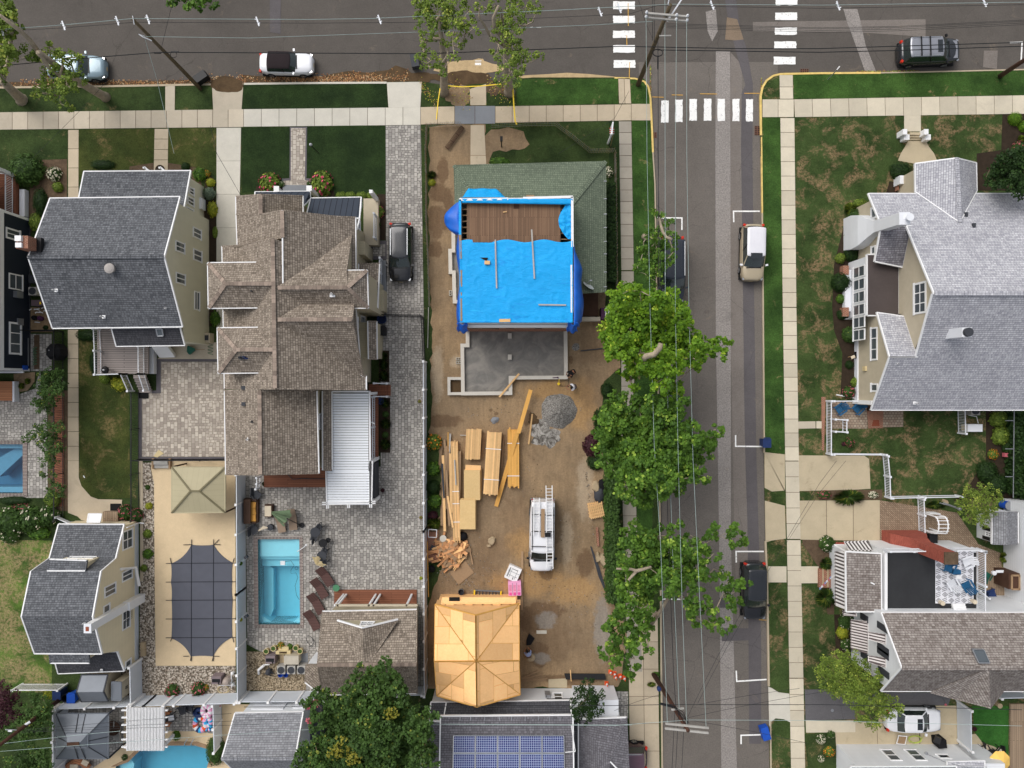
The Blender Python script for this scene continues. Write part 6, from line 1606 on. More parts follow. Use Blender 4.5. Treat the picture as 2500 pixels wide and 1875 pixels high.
# vehicles
@hc
def pm(c,rough=.3,metal=.0):
 g=G(rough,metal,.5);g.b.inputs['Coat Weight'].default_value=.6;g.b.inputs['Coat Roughness'].default_value=.08
 return g.done(g.val(c,g.noise(g.pos(),2.0,3),.94,1.05))
def whl(rt_,x,y,r,w=.22,side=1):
 O=MB();n=20
 a=[O.V((x+r*cos(2*PI*k/n),y-w/2,r+r*sin(2*PI*k/n)))for k in U(n)];b=[O.V((x+r*cos(2*PI*k/n),y+w/2,r+r*sin(2*PI*k/n)))for k in U(n)]
 for k in U(n):j=(k+1)%n;O.F((a[k],b[k],b[j],a[j]))
 O.F(a);O.F(b[::-1]);o=O.bd('wheel',M.rub,rt_)
 O=MB();yy=y+side*(w/2+.012);n=20;rr=r*.66
 ring=[O.V((x+rr*cos(2*PI*k/n),yy,r+rr*sin(2*PI*k/n)))for k in U(n)];O.F(ring[::-1]if side>0 else ring,1)
 for k in U(5):
  t=2*PI*k/5;O.bar((x,yy+side*.01,r),(x+rr*cos(t),yy+side*.01,r+rr*sin(t)),.07,.02,0,up=(0,1,0))
 O.cyl((x,yy),.001,r-.001,r,3,0)
 O.bd('rim',[M.chrome,M.dkg],o)
def car(name,label,cat,L,Wd,Ht,paint,hood=.27,rear=.1,cowl=.98,hoodz=.72,belt=.95,trunkz=None,top=(.40,.84),roofm=None,lower=None,slant=.42,rslant=.25,rls=None,snr=None,mirror=None,tails='red',group=None,wr=.34,ribs=0,softtop=None,bars=0,wtop=.76,lighttop=None):
 rt_=th_(name,label,cat,group=group);hl=L/2
 xc=hl-hood*L
 xr=-hl+rear*L
 trunkz=trunkz or belt
 def wid(x):
  t=abs(x)/hl;return Wd/2*(1-.30*t**9-.05*t**3)
 def ztop(x):
  if x>xc:t=(x-xc)/(hl-xc);return cowl+(hoodz-cowl)*(t**1.3)*.75+(hoodz-cowl)*.25*(t>.96)
  if x<xr:t=(xr-x)/(xr+hl);return belt+(trunkz-belt)*t-.05*t**4
  t=(x-xr)/(xc-xr);return belt+(cowl-belt)*t
 xs=[-hl,-hl*.985,-hl*.95,-hl*.88,-hl*.78,-hl*.62,-hl*.45,-hl*.2,0,hl*.2,hl*.45,hl*.62,hl*.78,hl*.88,hl*.94,hl*.98,hl]
 O=MB();rg=[]
 for i,x in enumerate(xs):
  w=wid(x);z=ztop(x);e=1.0
  if i in(0,len(xs)-1):w*=.88;z-=.16
  if i in(1,len(xs)-2):z-=.05;w*=.97
  sec=[(0,.2),(w*.9,.2),(w*.99,.34),(w,.52),(w*.985,z-.2),(w*.955,z-.07),(w*.86,z-.005),(w*.45,z+.03),(0,z+.04)]
  full_=sec+[(-y,zz)for y,zz in sec[-2:0:-1]]
  rg.append([O.V((x,y,zz))for y,zz in full_])
 n=len(rg[0])
 for i in U(len(rg)-1):
  for k in U(n):j=(k+1)%n;O.F((rg[i][k],rg[i+1][k],rg[i+1][j],rg[i][j]),0)
 O.F(rg[0]);O.F(rg[-1][::-1])
 body=O.bd('body',[paint],rt_,smooth=1)
 MB().box((0,0,.25),(L*.93,Wd*1.005,.16)).bd('sill',M.rub if not lower else lower,rt_)
 xt0=xr+rslant*(Ht-belt)*1.3;xt1=xc-slant*(Ht-cowl)*2.6
 wb=Wd/2*.93;wt=Wd/2*wtop;zt=Ht-.07
 def ring(x0,x1,w,z,bow,zb=0):
  pts=[]
  for k in U(7):t=k/6;y=w*(1-2*t)*.92;pts.append((x1+bow*(1-(1-2*t)**2),y,z))
  for k in U(6):t=k/5;pts.append((x1-.06+(x0-x1+.12)*t,-w,z))
  for k in U(7):t=k/6;y=-w*(1-2*t)*.92;pts.append((x0-bow*.6*(1-(1-2*t)**2),y,z))
  for k in U(6):t=k/5;pts.append((x0+.06+(x1-x0-.12)*t,w,z))
  return pts
 lo=ring(xr,xc,wb,0,.16);lo=[(x,y,ztop(max(-hl*.95,min(hl*.9,x)))-.03)for x,y,z in lo];hi=ring(xt0,xt1,wt,zt,.10)
 N=len(lo);parts={'windscreen':list(U(0,6)),'rear_window':list(U(13,19)),'side_window':[7,8,9,10,11],'s2':[20,21,22,23,24]}
 pil=[i for i in U(N)if not any(i in v for v in parts.values())]
 def seg(idx,name_,mat,inset=0,off=.0):
  m=MB()
  for i in idx:
   j=(i+1)%N;a,b,c,d=[VV(p)for p in(lo[i],lo[j],hi[j],hi[i])]
   m.face([a,b,c,d][::-1])
  return m.bd(name_,mat,rt_,smooth=len(idx)>5)
 gl=M.glass_green
 tm=softtop or paint
 seg(parts['windscreen'],'windscreen',gl);
 if softtop:seg(parts['rear_window'],'rear_window',tm)
 else:seg(parts['rear_window'],'rear_window',gl)
 seg(parts['side_window'],'side_window',gl);seg(parts['s2'],'side_window',gl);seg(pil,'pillar',tm)
 for i in(9,22):
  m=MB()
  for s in(i,):
   a,d=VV(lo[s]),VV(hi[s]);o=V(0,.012 if a.y>0 else-.012,0);m.bar(a+o,d+o,.07,.02,up=(0,1,0))
  m.bd('pillar',M.bkm if not softtop else tm,rt_)
 m=MB();cx=(xt0+xt1)/2;r0=[m.V(p)for p in hi];r1=[m.V((cx+(x-cx)*.985,y*.93,zt+.045))for x,y,z in hi];r2=[m.V((cx+(x-cx)*.9,y*.72,zt+.068))for x,y,z in hi];r3=[m.V((cx+(x-cx)*.5,y*.3,zt+.078))for x,y,z in hi]
 for p,q in((r0,r1),(r1,r2),(r2,r3)):
  for k in U(N):j=(k+1)%N;m.F((p[k],q[k],q[j],p[j]))
 m.F(r3[::-1]);m.bd('roof',roofm or tm,rt_,smooth=1)
 zz=zt+.075
 if snr:MB().box((snr[0],0,zz+.006),(snr[1],wt*1.25,.02)).bd('sunroof',M.gld,rt_)
 if rls:
  for s in(-1,1):MB().bar((xt0+.15,s*wt*.93,zz-.01),(xt1-.2,s*wt*.93,zz-.01),.05,.05).bd('roof_rail',rls,rt_)
 for k in U(ribs):m=MB();y=(k-(ribs-1)/2)*wt*1.5/ribs;m.bar((xt0+.2,y,zz+.0),(xt1-.7,y,zz+.0),.03,.02);m.bd('roof_rib',roofm or paint,rt_)
 for k in U(bars):m=MB();x=xt0+.75+k*.68;m.bar((x,-wt*.98,zz+.06),(x,wt*.98,zz+.06),.08,.04);m.bd('roof_bar',M.bkm,rt_)
 for s in(-1,1):
  MB().box((hl*.925,s*Wd*.36,hoodz-.1),(.2,.28,.12),-s*.4).bd('headlight',M.chrome,rt_)
  MB().box((-hl*.95,s*Wd*.38,trunkz-.14),(.16,.26,.2),s*.35).bd('tail_light',M.red,rt_)
  mx=xc-.12;MB().box((mx,s*(Wd/2+.09),cowl+.06),(.14,.2,.13),s*.2).bd('mirror',mirror or paint,rt_)
  for x in(hl*.60,-hl*.60):whl(rt_,x,s*(Wd/2-.10),wr,.22,s)
 MB().box((hl-.06,0,.45),(.1,Wd*.62,.24)).bd('bumper_grille',M.bkm,rt_)
 MB().box((hl-.0,0,.42),(.02,.3,.13)).bd('number_plate',M.cbg,rt_)
 MB().bar((xc-.02+.12,-wb*.7,cowl+.03),(xc-.05+.12,wb*.7,cowl+.03),.09,.02).bd('wiper_cowl',M.bkm,rt_)
 return rt_
def put(o,c,ang):w=W(*c);place(o,(w.x,w.y,-.1 if o.get('onroad')else .03),R(ang));return o
def road(o):o['onroad']=1;return o
SILV=pm('8d8f96',.3,.3);WHT=pm('e4e5e8');BLK=pm('15161a',.22);CHAMP=pm('b4a68c',.3,.2);ICE=pm('8aa0ab',.3,.2);MAR=pm('3a2127',.25);NAV=pm('1c2430',.3);WROOF=pm('dedde2');MROOF=pm('5d434f',.3);BLG=pm('23262b',.25)
WR_={}
tI(0,0);c=car('parked_car','pale ice blue car half hidden under the leaning sycamore crown','car',4.5,1.82,1.5,ICE,.26,.08);road(c);put(c,(872,765),0)
tI(1,0);c=car('parked_car','old white convertible with a black soft top parked at the kerb','car',4.15,1.64,1.32,WHT,.31,.16,.9,.78,.92,.86,softtop=P('2a2224',.9),slant=.36,rslant=.3,wr=.3,wtop=.82);road(c);put(c,(905,720),-1)
tI(1,0);m=MB();w=W(728,690,1.15);m.box((w.x+.05,w.y,1.12),(.16,.8,.05));
tI(4,0);c=car('parked_car','silver grey suv with black roof bars and red tail lights on the upper right street','car',4.62,1.9,1.7,BLG,.22,.05,1.08,.9,1.05,roofm=SILV,rls=M.chrome,snr=(.35,.38),bars=2,mirror=M.bkm,wtop=.8,lower=M.bkm);road(c);put(c,(1130,600),2)
m=MB();m.box((1.62,0,1.03),(.9,1.35,.02));o=m.bd('bonnet_panel',SILV,None);o.parent=c
tI(1,1);c=car('parked_car','glossy black suv parked on the grey paver driveway','car',4.55,1.82,1.6,BLK,.24,.06,1.02,.85,1.0,roofm=BLG,rls=M.chrome,mirror=BLK);put(c,(2130,1085),-90)  # roof greyer than the body: sky reflection put into its paint
tI(3,1);c=car('parked_car','champagne suv with a white ribbed roof parked on the right side of the side street','car',4.4,1.78,1.72,CHAMP,.24,.05,1.05,.88,1.02,roofm=WROOF,snr=(.42,.42),ribs=5,mirror=WHT,wtop=.8);road(c);put(c,(1462,1085),-91)
tI(3,3);c=car('parked_car','black suv parked under the overhanging branch tip on the right side of the side street','car',4.45,1.84,1.66,BLK,.24,.05,1.05,.88,1.02,roofm=BLG,mirror=BLK,ribs=3,wtop=.78);road(c);put(c,(1478,1375),-90)  # greyer roof paint again carries the reflected sky
tI(3,1);c=car('parked_car','dark navy long roofed suv with white roof rails partly hidden by the street tree','car',5.2,1.92,1.8,NAV,.2,.04,1.1,.95,1.08,rls=M.trim,ribs=6,mirror=NAV,wtop=.84);road(c);put(c,(602,1270),-90)
tI(3,2);c=car('parked_car','dark car almost wholly hidden beneath the densest street tree','car',4.5,1.78,1.5,NAV,.26,.08);road(c);put(c,(605,1230),-90)
tI(3,4);c=car('parked_car','maroon suv reversing out by the grey shingled corner roof at the bottom','car',4.7,1.9,1.75,MAR,.24,.04,1.08,.92,1.05,roofm=MROOF,rls=M.chrome,ribs=4,wtop=.76);put(c,(10,1480),180)
tI(4,4);c=car('parked_car','white sedan with a sunroof parked under the feathery tree on the driveway','car',4.25,1.8,1.42,WHT,.28,.18,.95,.78,.92,.92,snr=(.12,.4),slant=.46,rslant=.6);put(c,(960,1095),0)
def van():
 tI(2,3);c=car('work_van','white work van with ladders on its roof parked on the bare dirt','van',5.6,1.95,2.1,WHT,.17,.01,1.15,.98,1.2,slant=.32,rslant=.03,mirror=M.bkm,wtop=.9,wr=.37)
 for o in list(c.children):
  if o.name.startswith(('side_window','rear_window')):o.data.materials[0]=WHT
 O=MB()
 for s in(-1,1):O.box((1.25,s*.945,1.5),(.75,.02,.42))
 O.bd('door_window',M.glass_green,c)
 O=MB();z=2.2
 for x in(-1.8,-.55,.6):O.bar((x,-.85,z),(x,.85,z),.05,.05)
 for s in(-1,1):O.bar((-2.4,s*.8,z-.03),(.9,s*.8,z-.03),.05,.05)
 O.bd('roof_rack',M.bkm,c)
 MB().box((-2.74,0,.6),(.14,1.85,.25)).bd('rear_bumper',M.chrome,c)
 w=W(1425,775);place(c,(w.x,w.y,.03),R(-91))
 def ldr(lab,p,q,wd=.42,n=18):
  a,b=W(*p,2.33),W(*q,2.33);t=th_('ladder',lab,'ladder',a,'ladders on the work van');d=(b-a).normalized();s=V(-d.y,d.x,0)*wd/2
  for k in(-1,1):MB().bar(a+s*k,b+s*k,.06,.08).bd('rail',M.trim,t)
  O=MB()
  for k in U(1,n):c_=a.lerp(b,k/n);O.bar(c_-s,c_+s,.04,.03,up=(0,0,1))
  O.bd('rungs',M.trim,t)
 ldr('long white extension ladder overhanging both ends of the work van',(1506,268),(1515,1165),.46,26)
 ldr('shorter white ladder on the left side of the van roof',(1372,400),(1368,810),.42,13)
 tag(MB().bar(W(1440,520,2.3),W(1438,828,2.3),.28,.03).bd('plank',M.lmo),'brown plank lying between the two ladders on the van roof','plank')
 tag(bx('toolbox',None,W(1462,818,2.3)-Z(0),W(1525,780,2.48),'bkm'),'small black box under the long ladder on the van roof','box')
van()
# trees, shrubs, flowers
LEAFQ=[(-.5,0),(-.1,-.42),(.5,-.12),(.42,.3),(-.05,.42)]
def leaf(O,c,n,s,rn,var,m=0):
 n=n.normalized();t=n.cross(V(rn.u(-1,1),rn.u(-1,1),rn.u(-1,1))).normalized();b=n.cross(t)
 O.var=var;O.mi=m
 O.face([c+t*(x*s)+b*(y*s)+n*(.18*s*(x*x))for x,y in LEAFQ])
def clp(O,c,r,n,s,rn,vbase,vspread=.25,flat=.75,up=.35,m=0,mfn=None):
 for _ in U(n):
  d=V(rn.gauss(0,1),rn.gauss(0,1),rn.gauss(0,1)).normalized();q=r*(rn.random()**.4)
  p=c+V(d.x*q,d.y*q,d.z*q*flat);nn=d*.6+V(rn.u(-.7,.7),rn.u(-.7,.7),up+rn.random()*.9)
  leaf(O,p,nn,s*rn.u(.7,1.25),rn,min(1,max(0,vbase+rn.u(-vspread,vspread))),m if mfn is None else mfn(p,rn))
def tre(name,label,base,bl_,hts,mats,leafm='leaf',bark='bark',dE=1.0,ls=.24,tkr=.28,sD=1,group=None,limbs=1,lean=None,sprays=1,trunk_top=None,gaps=.0,barkvis=0):
 """blobs: (x, y, r) pixels of the crown in the current tile; hts: (low, high) of crown, metres"""
 rn=RN(sD);b0=VV(base);rt_=th_(name,label,'tree',(b0.x,b0.y,0),group)
 cs=[]
 for i,(x,y,r)in enumerate(bl_):
  x*=10;y*=10;r*=10
  h=rn.u(*hts);w=W(x,y,h);cs.append((w,PXM(r,h)))
 O=MB();tot=0
 for w,r in cs:
  nc=max(4,int(15*(r/.8)**2*dE))
  for _ in U(nc):
   a=rn.u(0,2*PI);q=r*math.sqrt(rn.random());v=rn.u(.1,.75)
   z=(1-(q/r)**2)**.5*r*.75;c=w+V(cos(a)*q,sin(a)*q,rn.u(-.8,1)*z)
   if rn.random()<gaps:continue
   cr=rn.u(.22,.42)*min(1.0,max(.55,r));clp(O,c,cr*1.15,int(rn.u(26,40)*(cr/.3)**2*.8)+8,ls*.8,rn,v)
 O.bd('crown',M[leafm],rt_)
 mt=MB();cen=sum((w for w,r in cs),VV())/len(cs)
 top=VV(trunk_top)if trunk_top else V(b0.x*.6+cen.x*.4,b0.y*.6+cen.y*.4,hts[0]*.75)
 mid=b0.lerp(top,.5)+V(rn.u(-.15,.15),rn.u(-.15,.15),0)
 mt.tu([b0-Z(.1),b0+(mid-b0)*.08,mid,top],[tkr*1.5,tkr*1.1,tkr*.85,tkr*.65],10);mt.bd('trunk',M[bark],rt_,smooth=1)
 if limbs:
  ml=MB();done=[(top,tkr*.6)]
  for w,r in sorted(cs,key=lambda c:(c[0]-top).length):
   q,rr=min(done,key=lambda d:(d[0]-w).length);rr=max(.02,rr*.72);w2=w-Z(r*.35);k=q.lerp(w2,.5)+V(rn.u(-.2,.2),rn.u(-.2,.2),-.15)
   ml.tu([q,k,w2],[rr,rr*.85,rr*.7],6,cap=0);done.append((w2,rr))
  ml.bd('limbs',M[bark],rt_,smooth=1)
 return rt_
def gb(x,y,z=0):w=W(x,y);return(w.x,w.y,z)
SG='sycamore street trees'
tI(0,0)
tre('sycamore_tree','sycamore with pale trunk in the extreme upper left corner',gb(54*4.424,1080),[(3,6,9),(6,18,11),(17,23,9),(11,33,9),(-2,50,12),(6,60,12),(-4,76,12),(2,85,6),(-6,30,15),(-5,10,15)],(8,10.5),None,'l_o',dE=1.3,sD=2,tkr=.38,trunk_top=W(30,880,4),group=SG,gaps=.25)
tre('sycamore_tree','leaning sycamore whose crown hides most of the pale blue car',gb(1140,1050),[(15,57,9),(30,60,11),(48,62,11),(65,62,11),(82,60,9),(88,66,8),(47,83,9),(62,80,12),(78,78,12),(85,88,9),(70,92,11),(56,91,10),(47,100,8),(62,102,10),(68,113,7),(76,115,4),(38,101,5),(10,65,9),(51,47,5)],(6.5,8.5),None,'l_o',dE=1.2,ls=.18,sD=3,tkr=.3,trunk_top=W(420,570,9.5),group=SG,gaps=.2)
m=MB();m.tu([W(420,570,9.0),W(320,430,10),W(215,330,10.8),W(0,165,12)],[.17,.15,.13,.1],8);o=m.bd('bough',M.bark,bpy.context.scene.objects.get('sycamore_tree.001'),smooth=1)
tre('sycamore_tree','sycamore crown tips hanging in at the top edge above the utility pole',W(2000,-320).to_tuple(),[(185,-6,11),(198,1,9),(210,2,10),(220,4,9),(228,6,7),(205,-12,16),(225,-8,14)],(8,10),None,'leaf',sD=4,tkr=.3,group=SG,gaps=.15)
tI(2,0)
tre('sycamore_tree','left of two tall sycamores between the street and the caution tape',gb(370,1000),[(9,9,11),(18,4,11),(33,13,16),(48,6,11),(56,19,12),(20,25,11),(33,30,14),(10,36,8),(47,32,11),(60,36,10),(68,30,8),(65,9,10),(18,43,7),(42,47,8),(16,56,6),(23,64,10),(18,70,7),(33,70,7),(56,48,5),(48,62,4),(36,79,4),(4,2,6),(10,64,4)],(7.5,10),None,'l_o',dE=1.15,sD=5,tkr=.3,trunk_top=W(345,420,8),group=SG,gaps=.2,ls=.17)
tre('sycamore_tree','right of two tall sycamores between the street and the caution tape',gb(1078,1000),[(80,6,9),(93,4,9),(106,6,11),(120,6,11),(132,5,9),(138,11,5),(100,20,12),(113,19,12),(125,26,8),(87,33,7),(98,33,11),(110,35,11),(96,47,9),(108,48,11),(118,56,10),(129,58,9),(140,60,6),(90,60,5),(105,64,12),(120,66,10),(108,76,9),(117,74,8),(113,85,8),(95,83,5),(100,90,6),(118,83,5)],(7,10),None,'l_o',dE=1.15,sD=6,tkr=.34,trunk_top=W(1040,560,6.5),group=SG,gaps=.2,ls=.17)
for i,pth in enumerate((([W(1040,560,6.5),W(1030,440,8),W(915,300,9),W(905,200,9.8),W(960,60,10.5)],[.2,.17,.15,.12,.08]),([W(1035,500,7),W(880,400,8.4),W(810,280,9),W(750,180,9.8),W(755,90,10.3)],[.13,.1,.09,.07,.05]))):
 MB().tu(*pth,8).bd('bough',M.bark,[o for o in col.objects if o.name.startswith('sycamore_tree')and not o.parent][-1],smooth=1)
tI(3,1)
tre('street_tree','darker small leaved street tree by the navy suv',gb(330,900),[(50,68,7),(56,76,9),(65,83,7),(48,86,8),(38,86,7),(60,92,8),(45,96,11),(32,98,8),(56,105,10),(64,106,6),(36,110,11),(48,114,12),(28,117,7),(58,113,8),(42,125,11),(53,125,8),(33,129,9),(44,137,8),(26,125,5),(45,64,4)],(4.5,6.5),None,'leaf','bark',sD=7,tkr=.22,group='street trees',gaps=.15,ls=.2,dE=1.1)
MB().tu([W(480,700,6.4),W(520,840,6.8),W(560,900,6.9),W(620,930,7.0)],[.1,.1,.1,.13],8).bd('bough',M.bark,[o for o in col.objects if o.name.startswith('street_tree')and not o.parent][-1],smooth=1)
tI(3,2)
B6=[(15,-20,10),(6,-13,11),(-5,-6,10),(28,-18,7),(35,-9,11),(21,-6,15),(48,-6,13),(62,-13,9),(64,-4,12),(72,2,9),(10,9,17),(33,9,19),(56,11,17),(73,12,12),(0,25,15),(20,27,18),(42,28,18),(64,30,18),(83,33,12),(6,43,16),(28,45,18),(52,44,18),(76,45,15),(92,43,11),(104,44,9),(113,42,9),(120,40,7),(115,50,8),(100,52,9),(90,56,8),(80,56,10),(65,60,14),(43,60,16),(25,62,12),(12,67,9),(18,78,7),(56,74,11),(43,73,10),(64,85,10),(52,88,9),(70,94,7),(56,97,6),(40,86,5),(22,87,4),(-8,30,9),(-6,58,5),(89,64,4)]
tre('street_tree','large bright yellow green street tree reaching an arm over the side street',gb(300,560),B6,(7,10.5),None,'leaf_bright','bark',sD=8,tkr=.4,group='street trees',dE=1.25,gaps=.05,ls=.25)
MB().tu([W(320,560,10.2),W(340,530,10.5),W(430,510,10.8),W(490,440,11),W(500,390,11.1)],[.2,.2,.19,.18,.15],8).bd('bough',M.bark,[o for o in col.objects if o.name.startswith('street_tree')and not o.parent][-1],smooth=1)
B7=[(2,98,9),(12,108,15),(28,104,10),(40,108,13),(56,110,14),(70,108,11),(76,105,8),(-5,110,10),(-15,118,8),(0,123,15),(18,123,15),(35,126,16),(56,128,18),(73,128,12),(-12,133,11),(6,140,17),(28,143,17),(48,145,17),(68,143,16),(85,140,12),(97,144,10),(108,140,8),(110,132,6),(114,135,5),(-14,150,11),(2,156,15),(22,160,17),(43,162,17),(64,160,17),(82,156,14),(98,153,10),(106,150,8),(104,160,5),(-10,165,10),(8,174,15),(28,178,17),(48,180,17),(68,176,16),(84,172,11),(92,183,9),(98,188,5),(88,178,8),(13,190,14),(32,195,15),(50,194,13),(66,192,11),(74,186,9),(18,206,11),(35,206,9),(7,203,8),(26,212,6)]
tre('street_tree','broad deep green street tree in the middle of the row along the side street',gb(330,1500),B7,(6.5,10),None,'leaf','bark',sD=9,tkr=.42,group='street trees',dE=1.25,gaps=.06,ls=.25)
tI(3,3)
B8=[(20,73,9),(13,83,11),(30,86,15),(46,82,13),(60,74,8),(70,68,6),(65,82,10),(80,80,6),(18,96,13),(37,100,15),(55,96,15),(72,97,13),(87,95,11),(100,90,10),(106,79,8),(108,74,5),(113,83,6),(126,76,5),(129,82,9),(137,85,7),(129,70,4),(128,89,5),(139,90,4),(95,104,9),(108,101,7),(10,109,9),(28,113,15),(48,113,16),(68,113,15),(86,112,12),(100,115,8),(15,125,13),(35,128,17),(56,130,15),(74,128,13),(90,129,11),(104,122,8),(115,120,7),(113,127,6)]
tre('street_tree','open spreading street tree reaching over the centre of the side street',gb(330,1050),B8,(6,9),None,'leaf','bark',sD=10,tkr=.36,group='street trees',dE=1.0,gaps=.12,ls=.25)
B9=[(124,131,8),(131,129,6),(141,132,6),(136,135,6),(120,141,7),(129,144,9),(137,150,6),(132,154,6),(127,158,5),(12,140,11),(28,144,14),(46,142,8),(64,140,9),(80,142,11),(90,140,8),(7,133,7),(16,156,13),(33,160,11),(82,156,10),(95,154,9),(88,165,10),(100,163,8),(109,164,6),(95,174,9),(107,177,8),(119,174,7),(125,179,5),(116,185,5),(9,169,13),(27,173,12),(38,168,7),(2,185,12),(20,187,12),(33,188,8),(40,179,4),(10,199,11),(26,200,11),(37,202,6),(6,213,10),(22,215,9),(18,226,7),(20,233,4),(-6,183,7),(-9,206,8),(-6,217,8),(-3,200,7),(115,137,4)]
tre('street_tree','southernmost street tree whose branch tips touch the black suv',gb(300,1560),B9,(5.5,8.5),None,'leaf','bark',sD=11,tkr=.33,group='street trees',dE=1.0,gaps=.12,ls=.25)
for pth in(([W(20,1165,8.2),W(180,1170,8.4),W(240,1190,8.5),W(400,1145,8.6)],[.07,.1,.13,.09]),([W(240,1190,8.5),W(150,1290,8.6)],[.12,.08])):MB().tu(*pth,7).bd('bough',M.bark,[o for o in col.objects if o.name.startswith('street_tree')and not o.parent][-1],smooth=1)
tI(1,4)
B10=[(195,50,7),(190,60,9),(200,60,8),(170,64,10),(160,70,9),(185,72,12),(200,74,12),(210,76,9),(156,82,11),(172,83,13),(190,86,14),(208,88,12),(123,88,9),(113,93,9),(133,93,11),(148,96,12),(165,98,15),(185,101,16),(205,102,15),(125,103,10),(140,109,13),(156,113,15),(175,115,17),(195,118,17),(213,118,15),(123,118,9),(135,126,14),(155,130,16),(175,133,17),(195,135,17),(215,135,16),(118,140,9),(110,148,10),(130,143,13),(148,147,15),(168,150,17),(188,153,17),(208,154,17),(105,160,11),(120,162,13),(138,165,15),(158,168,15),(178,170,15),(198,172,15),(218,170,15),(226,100,9),(233,111,12),(244,113,9),(228,125,13),(242,129,11),(233,140,12),(248,148,7),(233,156,13),(245,164,8)]
tre('backyard_tree','very large dense tree covering the yard at the bottom centre',W(1800,1500).to_tuple(),B10,(6.5,9.5),None,'l_d','bkd',sD=12,tkr=.5,dE=1.35,gaps=.03,ls=.22)
m=MB();rn=RN(3)
for q in((1500,1420,130),(1400,1500,90),(1600,1560,90),(2000,1080,90)):w=W(q[0],q[1],9.3);clp(m,w,PXM(q[2],9.8),70,.17,rn,.4,flat=.4)
m.bd('turning_leaves',M.leaf_turn,[o for o in col.objects if o.name.startswith('backyard_tree')and not o.parent][-1])
m=MB()
for q in((1200,960,40),(1110,1000,30),(1130,1150,40)):w=W(q[0],q[1],6.5);clp(m,w,PXM(q[2],6),50,.16,rn,.7)
tag(m.bd('red_leaved_sapling',M.fl_rose),'red leaves showing by the big tree and the grey roof','sapling')
tI(2,4)
tre('cypress_tree','small dark conifer between the solar roof and the traffic cones',gb(1920,800),[(193,76,7),(186,83,7),(200,85,9),(180,90,6),(192,92,11),(205,93,7),(185,101,9),(198,102,9),(178,106,6),(188,110,8),(208,101,5),(180,115,5),(194,113,5)],(3,6),None,'l_k','bkd',sD=13,tkr=.15,dE=1.8,ls=.15)
tI(4,4)
tre('feathery_tree','olive feathery tree in front of the awning house overhanging the white sedan',gb(330,790),[(8,48,9),(23,46,9),(35,47,8),(12,60,13),(30,60,13),(45,57,9),(9,73,11),(25,74,13),(43,72,13),(58,68,10),(17,83,9),(38,86,13),(56,84,12),(68,80,9),(48,98,11),(64,96,11),(76,95,9),(42,108,8),(56,109,9),(70,106,9),(82,104,7),(87,100,4),(50,117,6),(60,118,6),(2,62,6)],(3.5,5.5),None,'l_o','bkd',sD=14,tkr=.18,dE=1.7,ls=.15,gaps=.05)
tI(4,1)
tre('evergreen_tree','dark dense evergreen at the right edge by the grey roofed house',gb(2250,250),[(183,30,6),(190,24,11),(186,16,7),(200,20,13),(205,9,11),(215,18,14),(208,32,12),(220,33,11),(213,6,11),(225,6,14),(195,33,7),(225,42,10)],(4,6.5),None,'l_k','bkd',sD=15,tkr=.25,dE=2.0,ls=.17)
tI(4,3)
tre('japanese_maple','reddish green small tree by the white garden shed',gb(1700,480),[(162,36,9),(174,33,9),(185,34,8),(193,41,6),(156,45,8),(170,45,11),(184,46,9),(160,56,8),(174,57,10),(185,56,8),(172,65,6),(180,66,6),(164,63,5)],(2.5,4.2),None,'l_o','bkd',sD=16,tkr=.12,dE=1.9,ls=.13,gaps=.05)
tI(0,4)
tre('red_leaved_tree','dark red leaved tree in the lower left corner',W(-60,900).to_tuple(),[(2,80,8),(8,90,10),(0,98,11),(15,96,8),(6,108,10),(18,108,7),(0,116,8)],(3,4.5),None,'leaf_red','bkd',sD=17,tkr=.15,dE=1.7,ls=.15)
tre('backyard_tree','dark green tree left of the steel gazebo, crossed by the brown pole',gb(350,1150),[(38,93,8),(47,99,9),(32,102,9),(45,110,10),(28,114,9),(38,120,12),(50,120,7),(22,124,9),(10,127,9),(6,134,8),(33,132,10),(47,130,6),(20,134,8)],(3.5,5),None,'l_d','bkd',sD=18,tkr=.18,dE=1.5,ls=.17)
tre('backyard_tree','dark green tree at the very bottom left by the white fence',gb(300,1700),[(35,150,9),(47,153,9),(25,158,10),(40,162,12),(52,162,7),(15,165,11),(30,172,12),(50,172,9)],(3.5,5),None,'l_d','bkd',sD=19,tkr=.18,dE=1.5,ls=.17)
tI(0,2)
G1='trees along the iron fence of the left pool'
for i,(lab,bl)in enumerate((('bushy tree nearest the barbecue, along the left iron fence',[(48,74,7),(56,73,8),(64,76,7),(45,82,7),(54,83,11),(64,85,9),(42,88,6),(52,91,8),(62,92,7)]),('second tree along the left iron fence above the brown timber bed',[(43,96,6),(40,103,6),(48,101,9),(45,109,6),(53,110,6),(56,101,6)]),('sprawling tree by the corner of the left pool',[(33,141,6),(42,132,7),(50,130,9),(60,130,8),(40,142,6),(50,143,9),(62,142,8),(47,150,7),(58,151,9),(65,152,5),(29,143,4),(53,158,6)]),('lowest tree along the left iron fence',[(48,164,5),(56,164,6),(52,171,7),(50,179,6),(56,185,5),(64,196,6),(60,201,7),(68,202,5),(56,195,6),(52,206,5)]))):
 x,y=bl[len(bl)//2][:2];tre('small_tree',lab,gb(x*10+25,y*10),bl,(2,3.4),None,'l_d','bkd',sD=30+i,tkr=.08,dE=1.6,ls=.15,group=G1)
